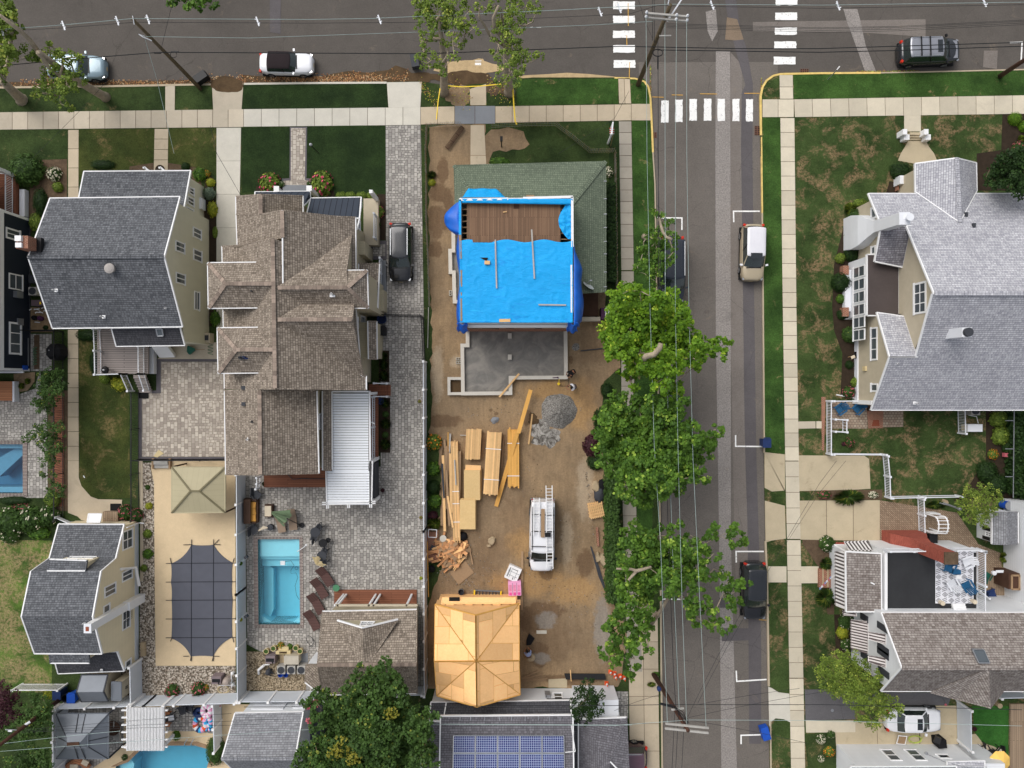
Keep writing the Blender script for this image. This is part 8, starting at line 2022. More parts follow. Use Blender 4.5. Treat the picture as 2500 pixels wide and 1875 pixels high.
for nm,a,b in(('topmost wire over the steel gazebo',(230,1250,6.2),(2500,1070,6)),('second wire over the steel gazebo',(230,1262,6.2),(3100,1130,6)),('third wire over the steel gazebo',(230,1275,6.2),(2800,1190,6)),('lower pale wire over the steel gazebo',(0,1400,6.5),(1300,1260,6)),('lowest pale wire over the steel gazebo',(0,1480,6.5),(3400,1240,6))):wr_(nm,[a,b],.1,.012,'wire' if 'pale' not in nm else 'wrg')
tI(2,4);wr_('pale wire over the solar roof',[(370,1185,8),(2400,1195,8)],0,.014,'wrg')
tI(3,3);wr_('upper of two thin wires over the concrete drive',[(1650,1210,5),(2212,250,6.5),(2400,0,6.8)],0,.012);wr_('lower of two thin wires over the concrete drive',[(1830,930,5),(2212,350,6.5),(2500,0,6.8)],0,.01)
tI(0,0);
def mkr(x,y,lab):
 m=MB();w=W(x,y,9.75)
 for s in(-1,1):m.bar(w,w+V(s*.10,-s*.30,.05),.09,.04);m.bar(w+V(s*.08,-s*.14,0),w+V(s*.16,-s*.12,.1),.06,.03)
 m.cyl((w.x,w.y),.06,w.z-.05,w.z+.06,8);tag(m.bd('wire_marker',M.vinyl),lab,'wire marker','white markers on the top wire')
for i,(x,y)in enumerate(((25,340),(690,280),(1270,228),(1602,215),(2785,235),(4100,215),(6480,130),(6690,95),(7690,60),(9050,65),(10630,30))):mkr(x,y,'white clip on the top wire, '+('at the left edge','above the corner sycamores','just left of the mossy pole','just right of the mossy pole','above the white convertible','between the convertible and the tall sycamores','at the left crosswalk upper left','at the left crosswalk upper right','above the middle of the crossing','left of the silver suv','upper right near the top edge')[i])
# small helpers for furniture
def bin_(lab,x,y,mat='bkm',rz=0,lying=0,r=.3,round_=0,h=1.0,name='trash_bin'):
 w=W(x,y,.5);rt_=th_(name,lab,'bin',(w.x,w.y,0));m=MB()
 if lying:m.box((w.x,w.y,.32),(1.0,.6,.6),rz);m.bd('body',M[mat],rt_);m=MB();e=V(cos(rz),sin(rz),0);m.box((w.x+e.x*.5,w.y+e.y*.5,.32),(.06,.5,.5),rz);m.bd('opening',M.rub,rt_);return rt_
 if round_:m.lt((w.x,w.y,0),[(r*.8,0),(r,h),(r*1.04,h),(r*.9,h-.02),(r*.88,.2)],20);m.bd('body',M[mat],rt_);return rt_
 c,s=cos(rz),sin(rz);R_=lambda a,b:(w.x+a*c-b*s,w.y+a*s+b*c)
 lo=[R_(-.24,-.26),R_(.24,-.26),R_(.24,.26),R_(-.24,.26)];hi=[R_(-.3,-.33),R_(.3,-.33),R_(.3,.33),R_(-.3,.33)]
 a=[m.V((*p,.05))for p in lo];b=[m.V((*p,h))for p in hi]
 for i in U(4):j=(i+1)%4;m.F((a[i],a[j],b[j],b[i]))
 m.F(b);m.bd('body',M[mat],rt_);MB().box((*R_(.0,-.02),h+.03),(.64,.7,.06),rz).box((*R_(0,.38),h-.02),(.5,.08,.06),rz).bd('lid',M[mat],rt_)
 return rt_
tI(0,0);bin_('open black bin tipped at the kerb below the leaning pole',2165,830,'bkm',.6,1)
tI(2,0);bin_('dark bin lying on the street left of the tall sycamores',55,655,'dkg',1.75,1)
tI(3,2);bin_('navy blue bin on the kerb at the right side of the side street',1622,1460,'npl',.0)
tI(3,4);bin_('bright blue barrel tipped on the kerb near the bottom',1632,1285,'bpl',-1.3,1)
tI(4,3);bin_('black bin below the white arbour',1190,825,'bkm')
tI(0,4);bin_('dark blue bin left of the grey roofed shed',658,842,'npl');bin_('round black bin between the two blue bins',742,878,'bkm',round_=1);bin_('bright blue bin touching the grey roofed shed',812,875,'bpl')
tI(1,2);bin_('round blue bin at the iron driveway gate',1912,128,'npl',round_=1,r=.36,h=.6);bin_('black bin by the pent roof of the brown house',1928,262,'bkm');bin_('blue bin hidden by the brown side porch',1895,1015,'npl',round_=1,r=.25,h=.5)
tI(3,0)
def grt(lab,x,y,w,h):
 a=W(x,y);m=MB();m.box((a.x,a.y,-.088),(w,h,.012),m=0)
 n=int(w/.14);k2=int(h/.14)
 for i in U(n):
  for j in U(k2):m.box((a.x-w/2+(i+.5)*w/n,a.y-h/2+(j+.5)*h/k2,-.08),(w/n*.55,h/k2*.55,.006),m=1)
 tag(m.bd('storm_drain',[P('6a4a3c',.8),M.rub]),lab,'drain')
grt('rusty storm drain grate at the left kerb below the crosswalk',435,1455,.34,.45);grt('rusty storm drain grate at the right kerb below the crosswalk',1547,1405,.42,.72);grt('storm drain grate on the upper street right of the crosswalk',2058,760,.66,.32)
# building site
def bdl(name,lab,p,q,w,n,h,mat,sD=1,straps=(),jag=.15,layers=1,grp=None):
 rn=RN(sD);a,b=W(*p,h),W(*q,h);a.z=b.z=0;L=(b-a).length;d=(b-a)/L;s=V(-d.y,d.x,0);ww=w*SC/S*(H-h)/H;rt_=th_(name,lab,'lumber',a,grp)
 m=MB();bw=ww/n
 m.bar(a+d*.1+Z(h*.45),b-d*.1+Z(h*.45),ww*.97,h*.86)
 for k in U(n):
  o=s*(-ww/2+(k+.5)*bw);m.var=rn.random();z=Z(h-.04-rn.random()*.03);m.bar(a+o+z+d*rn.u(-.3,1)*jag,b+o+z+d*rn.u(-1,.3)*jag,bw*.93,.08)
 m.bd('boards',M[mat],rt_)
 for t in straps:m=MB();c=a.lerp(b,t)+Z(h+.01);m.bar(c-s*ww*.53,c+s*ww*.53,.05,.015);m.bd('strap',M.trim,rt_)
 return rt_
tI(2,2)
bdl('lumber_stack','square ended stack of pale boards, top left of the lumber rows',(695,1312),(678,1650),165,9,.7,'lumber',1,jag=.08)
bdl('lumber_stack','long strapped stack of pale boards in the middle of the lumber rows',(917,1345),(872,2035),158,8,.8,'lumber',2,(.27,.75),.12)
bdl('lumber_stack','strapped stack of yellow orange joists on the right of the lumber rows',(1120,1310),(1122,1950),124,8,.6,'lmy',3,(.25,.8),.3)
bdl('lumber_stack','long narrow strapped stack of thin boards on the left',(480,1440),(510,2540),78,6,.6,'lumber',4,(.5,.62,.8),.5)
bdl('lumber_stack','short stack of boards by the long narrow stack',(530,1550),(522,2060),50,3,.5,'lmo',6,(),.3)
def plk(lab,p,q,w,mat='lumber',h=.15,th=.05,grp='loose planks on the building site',name='plank',z2=None):
 m=MB();m.var=RN0.random();m.bar(W(*p,h),W(*q,z2 if z2 is not None else h),w,th);return tag(m.bd(name,M[mat]),lab,'plank',grp)
plk('very long yellow beam laid diagonally across the lumber rows',(1308,892),(1175,1360),.3,'lmy',.85,.08);
plk('lower diagonal yellow beam touching the ground left of the van',(1170,1330),(935,2150),.32,'lmy',.8,.08,z2=.1)
plk('plank leaning diagonally over the foundation corner',(1183,718),(968,970),.14,'lumber',.5);plk('pale plank lying on the dark cement spill',(1325,1152),(1286,1480),.12,'lumber',.12);plk('thin plank between the lumber stacks',(1018,1415),(995,1740),.1,'lmo');plk('short thin plank right of the square stack',(795,1425),(790,1560),.13,'lmo');plk('small strip across the dirt left of the square stack',(545,1382),(612,1384),.06,'amg')
rn=RN(12)
for i,(a,b,w,mt)in enumerate((((345,1500),(320,1659+100),.22,'lmo'),((375,1430),(395,1640),.16,'lmo'),((440,1365),(405,1659+330),.13,'amg'),((415,1350),(418,1659+60),.07,'lmy'),((400,1500),(345,1659+700),.2,'lmo'),((360,1600),(380,1659+760),.2,'lumber'),((420,1560),(400,1659+520),.16,'lmo'),((350,1659+30),(372,1659+400),.14,'dkg'),((395,1659+100),(430,1659+700),.18,'lmo'),((440,1659-80),(450,1659+560),.2,'lumber'),((410,1659+380),(468,1659+720),.15,'lumber'),((485,1659-10),(500,1659+260),.1,'amg'))):plk(('first','second','third','fourth','fifth','sixth','seventh','eighth','ninth','tenth','eleventh','twelfth')[i]+' of the untidy long planks by the white fence, counted from the left top',a,b,w,mt,.15+.05*i,.06)
tI(2,3)
def shts(lab,x0,y0,x1,y1,h,rz=0,mat='osb',n=3,sD=1):
 rn=RN(sD);a,b=W(x0,y0,h),W(x1,y1,h);rt_=th_('plywood_stack',lab,'plywood',((a.x+b.x)/2,(a.y+b.y)/2,0));m=MB();
 for k in U(n):m.var=rn.u(.5,1)if k==n-1 else rn.random();m.box(((a.x+b.x)/2+rn.u(-.06,.06),(a.y+b.y)/2+rn.u(-.08,.08)*(k<n-1),h*(k+.5)/n),(b.x-a.x,a.y-b.y,h/n*.96),rz+rn.u(-.02,.02)*(k<n-1))
 m.bd('sheets',M.osb_pale,rt_);return rt_
M['osb_pale']=mos('d8bd8c','c2a06a',.12)
shts('upper stack of pale plywood sheets among the timber',595,100,768,425,.7);shts('lower stack of pale plywood sheets above the rubble',540,420,708,740,.8,sD=2)
tag(MB().box(W(685,78,.55),(1.2,.45,.1),R(-3)).bd('plywood_offcut',M.osb),'plywood offcut at the top of the upper sheet stack','plywood')
def heap():
 tI(2,3);rn=RN(21);m=MB()
 for _ in U(95):
  x=rn.gauss(430,115);y=rn.gauss(985,95)
  if not(230<x<640 and 800<y<1200):continue
  hgt=max(.08,.75-abs(x-430)/400-abs(y-985)/350);w=W(x,y,hgt);m.var=rn.random();L=rn.u(.35,1.3)
  m.box(w,(L,rn.u(.08,.32),rn.u(.02,.08)),rn.gauss(.6,.6),rn.choice([0,0,0,1,2]),rn.u(-.3,.3),rn.u(-.25,.25))
 tag(m.bd('scrap_pile',[M.scrap,M.lmo,M.osb]),'tangled heap of broken boards and plywood scraps by the white fence','scrap',kind='stuff')
M['scrap']=mos('cf9a6c','b07f58',.2)
heap()
tag(MB().box(W(245,930,.03),(1.0,2.4,.05)).bd('brick_pallet_debris',M.rbk),'patch of old bricks lying left of the scrap heap','bricks')
def sht(name,lab,cat,pts,z,mat,th=.03):m=MB();m.prism([W(x,y,z)for x,y in pts],z-th,z,bot=1);return tag(m.bd(name,M[mat]),lab,cat)
sht('plywood_sheet','worn brown plywood sheet lying flat below the scrap heap','plywood',[(600,1080),(697,1205),(530,1340),(437,1215)],.08,'lmo')
sht('slate_sheet','dark grey square sheet in the scrap by the fence','sheet',[(235,905),(300,940),(262,1005),(212,965)],.3,'dkg');
tag(MB().lt(W(362,840,.4),[(.25,-.1),(.27,0),(.2,.02),(0,.03)],18).bd('round_disc',M.c_l),'round pale disc on top of the scrap heap','disc')
m=MB();P_=[W(*q,.5)for q in((203,740),(293,745),(290,828),(202,825))]
for a,b in zip(P_,P_[1:]+P_[:1]):m.bar(a,b,.06,.05)
tag(m.bd('window_frame',M.trim),'empty white window frame leaning in the scrap','frame')
def bag(lab,x,y,r,mat,sD=1,sy=1,hh=.7):
 rn=RN(sD);m=MB();w=W(x,y,r*.5);n=18;rg=[]
 for i,(rr,z)in enumerate(((.8,0),(1,.25),(.95,.5),(.6,.8),(.15,.95))):rg.append([m.V((w.x+r*rr*cos(2*PI*k/n)*(1+rn.u(-.12,.12)),w.y+r*rr*sy*sin(2*PI*k/n)*(1+rn.u(-.12,.12)),z*r*hh*2+rn.u(-.03,.03)))for k in U(n)])
 for i in U(4):
  for k in U(n):j=(k+1)%n;m.F((rg[i][k],rg[i][j],rg[i+1][j],rg[i+1][k]))
 m.F(rg[-1]);return tag(m.bd('rubbish_bag',M[mat],smooth=1),lab,'bag')
bag('shiny black rubbish bag by the lower plywood stack',575,818,.36,'clk',2);bag('black rubbish bag in the weeds by the fence',235,1170,.28,'clk',3);bag('grey tarpaulin bundle at the right edge of the lot',2050,370,.42,'dkg',4,1.6,.4);bag('black plastic heap above the wooden pallets',2080,270,.36,'clk',5,1.4,.4)
plk('thin orange batten standing along the white fence',(190,872),(205,1470),.07,'lmy',.3);plk('narrow beam lying left of the van',(1218,980),(1212,1610),.18,'lmo',.1);plk('white batten under the scrap heap',(640,920),(682,1115),.07,'lmo',.15)
for i,(a,b)in enumerate((((505,1070),(415,1175)),((560,1045),(435,1170)),((620,1020),(480,1185)),((600,1030),(470,1170)))):plk(('outer left','left','right','outer right')[i]+' lath of the fan of laths below the scrap heap',a,b,.06,'lumber',.25)
def pack(name,lab,cx_,cy_,L,Wd,h,rz,mat,cat,deco):
 w=W(cx_,cy_,h);rt_=th_(name,lab,cat,(w.x,w.y,0));MB().box((w.x,w.y,h/2),(L,Wd,h),rz).bd('wrapped_pack',M[mat],rt_);M4=Matrix.Translation(w)@Matrix.Rotation(rz,4,'Z');m=MB()
 for x,y,a,b,k in deco:m.box(M4@V(x,y,.008),(a,b,.012),rz,k)
 m.bd('print',[M.dkg,M.magenta,M.c_n,M.fl_pink],rt_);return rt_
pack('wrapped_pack','white printed building pack left of the van front, set askew',1118,1218,1.02,1.1,.5,R(-24),'trim','pack',[(0,.1,.9,.02,0),(.05,-.2,.7,.02,0),(-.2,0,.02,.8,0),(.25,0,.02,.8,0),(-.36,0,.1,.75,2),(.05,.33,.45,.04,0),(.12,-.36,.05,.2,0)])
pack('wrapped_pack','pink wrapped insulation pack below the white pack',1135,1380,1.0,1.12,.6,R(2),'pink_wrap','pack',[(-.33,-.4,.2,.2,1),(0,-.4,.2,.2,1),(.33,-.4,.2,.2,1)]+[(-.33+.33*i,.25-.1*j,.2,.03,3)for i in U(3)for j in U(5)]+[(-.16,0,.03,.9,2),(.16,0,.03,.9,2)])
def gladder():
 a,b=W(700,1425,.15),W(985,1440,.15);d=(b-a).normalized();s=V(-d.y,d.x,0)*.2;t=th_('ladder','blue grey stepladder with yellow ends lying above the plywood garage','ladder',a)
 MB().bar(a+s,b+s,.08,.1).bar(a-s,b-s,.08,.1).bar(a-s*1.9,b-s*1.7,.06,.08).bd('rail',M.stl,t);m=MB()
 for k in U(8):c=a.lerp(b,(k+.5)/8);m.bar(c-s,c+s,.07,.05)
 m.bd('rungs',M.dkg,t);MB().bar(a-s*1.2,a+s*1.1,.12,.13).bar(b-s*1.1,b+s*1.2,.12,.13).bd('end_cap',M.yellow,t)
gladder()
t=th_('bucket','dark grey bucket above the left corner of the plywood garage','bucket',W(557,1415));m=MB();w=W(557,1415,.3);m.lt((w.x,w.y,0),[(.18,0),(.24,.4),(.22,.4),(.17,.05),(0,.05)],18);m.bd('body',M.dkg,t);MB().tu([w+V(.23*cos(a*.5),.23*sin(a*.5),.1)for a in U(8)],.012,4).bd('handle',M.gym,t)
def plt(lab,cx_,cy_,h,rz,s=1.15):
 t=th_('pallet',lab,'pallet',W(cx_,cy_),'stacked wooden pallets');w=W(cx_,cy_,h);M4=Matrix.Translation(w)@Matrix.Rotation(rz,4,'Z');m=MB();m.var=.6
 for k in U(8):m.box(M4@V(-s/2+(k+.5)*s/8,0,.0),(.08,s,.02),rz)
 for k in U(5):m.box(M4@V(0,-s/2+(k+.5)*s/5,-.07),(s,.08,.09),rz)
 m.bd('slats',M.lumber,t);m=MB()
 for k in U(3):m.box(M4@V(0,-s/2+.1+k*(s-.2)/2,-.14),(s,.1,.03),rz)
 m.bd('base_slats',M.lmo,t)
plt('wooden pallet lying at the bottom of the stack near the hedge',2010,525,.2,R(8),1.2);plt('topmost wooden pallet of the stack near the hedge',2018,540,.38,R(12),1.15)
sht('metal_strip','long dark strip lying along the right edge of the lot','strip',[(1950,925),(1965,925),(2050,1150),(2120,1390),(2105,1400),(2040,1250)],.1,'dkg')
tag(MB().box(W(2030,820,.08),(.18,1.5,.15),R(4)).bd('brick_row',M.rbk),'short row of red bricks below the pallets','bricks')
def rck(lab,x,y,r,sD=1,mat='stone',sy=1.0,t=None,h=.3,name='rock',rz=0):
 rn=RN(sD);m=MB();w=W(x,y);n=9;rr=PXM(r);R0=[1+rn.u(-.2,.2)for _ in U(n)]
 rg=[[m.V((w.x+rr*s*R0[k]*cos(2*PI*k/n+rz),w.y+rr*s*sy*R0[k]*sin(2*PI*k/n+rz),z*h))for k in U(n)]for s,z in((1,0),(.95,.6),(.7,1))]
 for i in U(2):
  for k in U(n):j=(k+1)%n;m.F((rg[i][k],rg[i][j],rg[i+1][j],rg[i+1][k]))
 m.F(rg[2]);return tag(m.bd(name,M[mat]),lab,'rock',t)
rck('flat pale stone lying left of the van, the larger one',888,862,45,1);rck('small pale stone fragment by the larger flat stone',858,912,24,2,sy=.6);rck('big pale boulder by the hedge',2085,1060,50,3,h=.6,sy=1.4);rck('narrow pale boulder by the hedge',2030,1030,28,4,h=.5,sy=2);rck('pale broken concrete near the pallets',2010,280,40,5,sy=1.6)
tI(2,2)
o=blb('gravel_pile',(1610,1120),185,195,.02,M.gravel_pile,60,.08,4,.75,kind=None);tag(o,'round pile of grey crushed gravel in the dirt lot','gravel pile')
o=blb('cement_spill',(1450,1370),150,150,.02,M.cement if 'cement' in M else M.c_n,60,.35,9,.12,kind=None);tag(o,'ragged grey patch of spilled cement below the gravel pile','cement')
o=blb('cement_spill',(1340,1220),60,70,.018,M.drk,40,.35,10,.08,kind=None);tag(o,'dark wet clump at the top of the cement spill','cement');o=blb('gravel_pile',(1795,430),40,42,.02,M.gravel_pile,40,.1,14,.15,kind=None);tag(o,'small grey gravel heap by the foundation','gravel pile');o=blb('cement_lump',(920,1220),45,35,.02,M.c_n,40,.2,15,.15,kind=None);tag(o,'dark grey cement lump on the dirt above the lumber','cement')
def block(lab,x,y,rz=0):
 w=W(x,y,.2);t=th_('concrete_block',lab,'block',(w.x,w.y,0),'concrete blocks left lying by the foundation');m=MB();L,B,h,k=.4,.2,.2,.035;M4=Matrix.Translation((w.x,w.y,h/2))@Matrix.Rotation(rz,4,'Z')
 for c,d in(((0,B/2-k/2,0),(L,k,h)),((0,-B/2+k/2,0),(L,k,h)),((L/2-k/2,0,0),(k,B-2*k,h)),((-L/2+k/2,0,0),(k,B-2*k,h)),((0,0,0),(k,B-2*k,h))):m.box(M4@VV(c),d,rz)
 m.bd('shell',M.c_l,t)
block('upper hollow concrete block of the pair left of the foundation',528,557,0);block('lower hollow concrete block of the pair left of the foundation',528,596,0);tI(2,1);block('single hollow concrete block by the narrow foundation strip',440,1506,PI/2)
tI(2,2);tag(MB().tu([W(1845,472,.1),W(2000,455,.12),W(2212,432,.15)],.045,6).bd('pipe',M.dkg),'dark pipe lying on the dirt right of the foundation','pipe')
t=th_('storage_box','purple box with a pale lid under the bright street tree','storage box',W(2150,70));a,b=W(2070,128,1.0),W(2230,5,1.0);w=V((a.x+b.x)/2,(a.y+b.y)/2,0);MB().box((w.x,w.y,.5),(b.x-a.x,b.y-a.y,1.0)).bd('body',M.purple,t);MB().box((w.x+.15,w.y+.05,1.03),(b.x-a.x-.3,b.y-a.y-.15,.06)).bd('lid',M.vinyl,t)
rck('pile of broken bricks at the corner of the tarped house',1760,225,50,7,'c_l',.5,h=.2,name='rubble');rck('small tool pouch lying on the foundation wall',1468,760,14,8,'trim',h=.15,name='tool_pouch')
tag(MB().tu([W(1545,762,.46),W(1600,760,.46)],.03,6).box(W(1600,760,.47),(.12,.1,.06)).bd('drill',M.purple),'dark purple tool lying on the foundation wall','tool')
tag(MB().tu([W(1620,755,.4),W(1610,830,.3)],.025,6).lt(W(1610,828,.3),[(.12,0),(.1,.05),(0,.06)],12).bd('funnel',M.yellow),'yellow handled tool hooked over the foundation wall','tool')
tI(2,4)
for i,(a,b)in enumerate((((1210,690),(1410,605)),((1210,700),(1440,645)),((1205,712),(1470,668)),((1215,722),(1490,690)),((1290,720),(1475,708)))):plk(('topmost','second','third','fourth','lowest')[i]+' of the fanned planks behind the plywood garage',a,b,.11,'lmo',.12+.03*i)
t=th_('rebar_stack','stack of black plastic pipes by the small conifer','pipes',W(1890,670));
for k in U(6):MB().tu([W(1672+3*k,645+k*10,.25),W(2110+2*k,648+k*10,.25)],.06,8).bd('pipe',M.bkm,t)
plk('thin pale stake across the black pipes',(1735,600),(1745,722),.06,'lumber',.4)
def cne(x,y,lab,lying=None):
 w=W(x,y,.2);t=th_('traffic_cone',lab,'traffic cone',(w.x,w.y,0),'orange and white traffic cones');MB().box((w.x,w.y,.02),(.3,.3,.04)).bd('base',M.orange,t)
 MB().lt((w.x,w.y,.04),[(.13,0),(.09,.25)],14).lt((w.x,w.y,.04),[(.055,.45),(.03,.62),(0,.63)],14).bd('body',M.orange,t);MB().lt((w.x,w.y,.04),[(.091,.25),(.056,.45)],14).bd('band',M.trim,t)
cne(2172,628,'topmost orange cone by the black pipes');cne(2215,645,'orange cone just right of the topmost cone');cne(2130,752,'orange cone alone by the conifer');tI(3,4);cne(15,680,'left cone of the three by the street tree tip');cne(65,672,'middle cone of the three by the street tree tip');cne(108,692,'right cone of the three by the street tree tip')
tI(2,4);sht('black_sheet','black plastic sheet being pulled by the stooping worker','plastic sheet',[(1290,210),(1350,262),(1310,330),(1260,335),(1262,280)],.2,'clk',.15)
m=MB();w=W(1305,470,.25);m.lt((w.x,w.y,0),[(.3,0),(.32,.25),(.2,.4),(0,.42)],16,sx=1.2);tag(m.bd('concrete_lump',M.stone),'round pale lump behind the stooping worker','rock');m=MB();w=W(1425,190,.03);m.box((w.x,w.y,.04),(.8,.25,.08));tag(m.bd('stepping_stone',M.c_l),'pale flat slab with holes on the muddy ground','slab')
tI(2,0)
t=th_('iron_gate','dark slatted iron gate lying in the dirt behind the snow fence','gate',W(490,1480));a,b=W(402,1600,.2),W(572,1372,.2);d=(b-a).normalized();s=V(-d.y,d.x,0);m=MB()
for k in U(5):m.bar(a+s*(-.16+.08*k),b+s*(-.16+.08*k),.035,.04)
for f in(0,.33,.66,1):c=a.lerp(b,f);m.bar(c-s*.18,c+s*.18,.05,.05)
m.bd('bars',M.wdk,t)
t=th_('mailbox','small dark mailbox on a post in the dry front yard','mailbox',W(993,1585));m=MB();g_=W(993,1585);m.bar(g_,W(993,1510,1.1),.08,.08);m.bd('post',M.bkm,t);MB().box(W(992,1500,1.15),(.2,.35,.2)).bd('box',M.bkm,t)
t=th_('sale_sign','white post with a hanging framed sign and red and blue marks at the corner','sign',W(2140,1550));b=W(2140,1552);tp=W(2172,1330,2.3);MB().bar(b,V(b.x,b.y,2.3),.12,.12).bar((b.x,b.y,2.2),(b.x+.1,b.y+.9,2.2),.1,.1).bd('post',M.trim,t)
MB().box((b.x+.08,b.y+.5,1.6),(.05,.75,.9)).bd('sign_panel',M.trim,t);m=MB();
for k in U(4):m.box((b.x+.11,b.y+.3+.13*k,1.6),(.01,.05,.7),m=k%2)
m.bd('lettering',[M.red,M.npl],t)
t=th_('garden_flag','small striped american style flag by the white sign','flag',W(2205,1480));MB().bar(W(2170,1580),W(2200,1450,1.5),.05,.05).bd('pole',M.fence_wood,t);m=MB()
for k in U(6):m.box(W(2185,1385+k*12,1.5),(.35,.045,.02),m=k%2)
m.bd('cloth',[M.red,M.trim],t)
tI(4,0)
for x,y,lab in((935,1448,'left white stepped pier by the front path'),(1165,1448,'right white stepped pier by the front path')):
 t=th_('gate_pier',lab,'pier',W(x,y),'white stepped piers of the front path');a=W(x-7,y-25,.9);b=W(x+12,y+32,.6)
 for nm,c,h,s in(('tall_block',a,.9,(.33,.42)),('low_block',b,.6,(.42,.42))):MB().box((c.x,c.y,h/2),(s[0],s[1],h)).bd(nm,M.trim,t)
m=MB();
for k in U(3):w=W(1048,1445+k*26,.1*(3-k));m.box((w.x,w.y,.06*(3-k)),(1.05,.2,.12*(3-k)))
tag(m.bd('path_steps',M.c_o),'shallow concrete steps between the two white piers','steps')
t=th_('street_sign','small red and white parking sign on a thin post by the silver suv','sign',W(90,862));MB().bar(W(90,862),W(200,745,1.9),.05,.05).bd('post',M.gym,t);MB().box(W(205,735,2.0),(.04,.3,.42),R(-35),rx=.5).bd('plate',M.trim,t);MB().box(W(206,735,2.02),(.045,.16,.2),R(-35),rx=.5).bd('symbol',M.red,t)
tI(1,0);t=th_('garden_lamp','thin black lamp post with a round globe on the dark front lawn','lamp',W(1215,1640));MB().bar(W(1225,1650),W(1150,1575,1.9),.05,.05).bd('post',M.bkm,t);m=MB();w=W(1145,1563,1.95);m.lt(w,[(0,-.1),(.1,-.05),(.13,.03),(.09,.1),(0,.13)],12);m.bd('globe',M.gym,t)
# patio furniture and yard things
def local(c,rz,z=0):return Matrix.Translation((c.x,c.y,z))@Matrix.Rotation(rz,4,'Z')
def lng(lab,head,foot,w=.68,mat='wicker',grp='brown sun loungers by the pool'):
 a,b=W(*head,.4),W(*foot,.4);a.z=b.z=0;d=b-a;L=d.length;rz=atan2(d.y,d.x);t=th_('sun_lounger',lab,'lounger',(a+b)/2,grp);c=(a+b)/2;Mx=local(c,rz)
 MB().bar(Mx@V(-L/2+L*.38,0,.33),Mx@V(L/2,0,.33),w,.08).bd('seat',M[mat],t)
 MB().bar(Mx@V(-L/2,0,.62),Mx@V(-L/2+L*.38,0,.34),w,.08).bd('backrest',M[mat],t)
 for sx in(-1,1):
  for sy in(-1,1):MB().bar(Mx@V(sx*L*.4,sy*w*.42,0),Mx@V(sx*L*.4,sy*w*.42,.3),.05,.05).bd('leg',M.bkm,t)
 return t
def chr_(lab,x,y,rz,mat='bkm',s=.55,h=.45,back=.85,grp=None,name='patio_chair',cush=None,arms=1,z0=.0):
 w=W(x,y,h);t=th_(name,lab,'chair',(w.x,w.y,z0),grp);Mx=local(w,rz,z0)
 MB().box(Mx@Z(h),(s,s,.07),rz).bd('seat',M[mat],t)
 MB().bar(Mx@V(-s/2,0,h),Mx@V(-s/2-.14,0,back),s,.06,up=(1,0,0)).bd('backrest',M[mat],t)
 if arms:
  for k in(-1,1):MB().bar(Mx@V(-s/2,k*s*.52,h+.2),Mx@V(s/2,k*s*.52,h+.2),.08,.04).bd('armrest',M[mat],t)
 for sx in(-1,1):
  for sy in(-1,1):MB().bar(Mx@V(sx*s*.46,sy*s*.5,0),Mx@V(sx*s*.42,sy*s*.46,h),.04,.04).bd('leg',M[mat],t)
 if cush:MB().box(Mx@V(.02,0,h+.07),(s*.85,s*.85,.09),rz).bd('cushion',M[cush],t)
 return t
def rtb(lab,x,y,r,mat='bkm',top=None,h=.72,name='round_table',z0=.0):
 w=W(x,y,h);t=th_(name,lab,'table',(w.x,w.y,z0));MB().cyl((w.x,w.y),r,z0+h-.04,z0+h,24).bd('tabletop',M[top or mat],t)
 MB().lt((w.x,w.y,z0+h-.03),[(r,0),(r+.03,.0),(r+.03,.04),(r,.04)],24).bd('rim',M[mat],t)
 for k in U(3):a=k*2.1;MB().bar((w.x+r*.7*cos(a),w.y+r*.7*sin(a),z0),(w.x+r*.3*cos(a),w.y+r*.3*sin(a),z0+h-.04),.04,.04).bd('leg',M[mat],t)
 return t
tI(1,3)
lng('uppermost brown wicker lounger right of the pool',(1238,1155),(1362,1345));lng('second brown wicker lounger right of the pool',(1178,1275),(1300,1480));lng('third brown wicker lounger right of the pool',(1145,1435),(1262,1650));lng('lowest brown wicker lounger, partly under the pool house roof',(1105,1620),(1215,1825))
lng('left taupe sling lounger under the folded green umbrella',(800,590),(835,775),.6,'taupe_sling','taupe loungers by the folded umbrella');lng('right taupe sling lounger under the folded green umbrella',(935,520),(955,750),.62,'taupe_sling','taupe loungers by the folded umbrella')
t=th_('patio_sofa','brown wicker sofa with ochre cushions against the white fence','sofa',W(485,548));a,b=W(470,665,.45),W(565,425,.45);MB().box(((a.x+b.x)/2,(a.y+b.y)/2,.22),(b.x-a.x+.1,b.y-a.y,.44)).bd('base',M.wicker_dark,t)
m=MB();e=W(437,548,.8);m.box((e.x+.05,e.y,.45),(.5,b.y-a.y+.15,.9),ry=.25);m.bd('backrest',M.wicker_dark,t)
for y in(480,548,620):m=MB();m.var=RN0.random();w=W(515,y,.55);m.box((w.x,w.y,.5),(.5,.5,.14),RN0.uniform(-.15,.15));m.bd('cushion',M.cushion_tan,t)
for y in(425,668):m=MB();w=W(505,y,.6);m.box((w.x,w.y,.32),(.75,.1,.62));m.bd('armrest',M.wicker_dark,t)
t=th_('ottoman','wicker coffee table with a cream cushion in front of the sofa','ottoman',W(688,542));m=MB();w=W(688,542,.4);m.box((w.x,w.y,.2),(.62,1.0,.4));m.bd('base',M.wicker_dark,t);MB().box((w.x-.02,w.y,.44),(.5,.8,.1)).bd('cushion',M.ccr,t)
chr_('black armchair above the sofa, facing down right',560,368,R(-40),'dkg',.62,.4,.8);chr_('black lounge chair below the sofa',530,740,R(35),'dkg',.6,.38,.7)
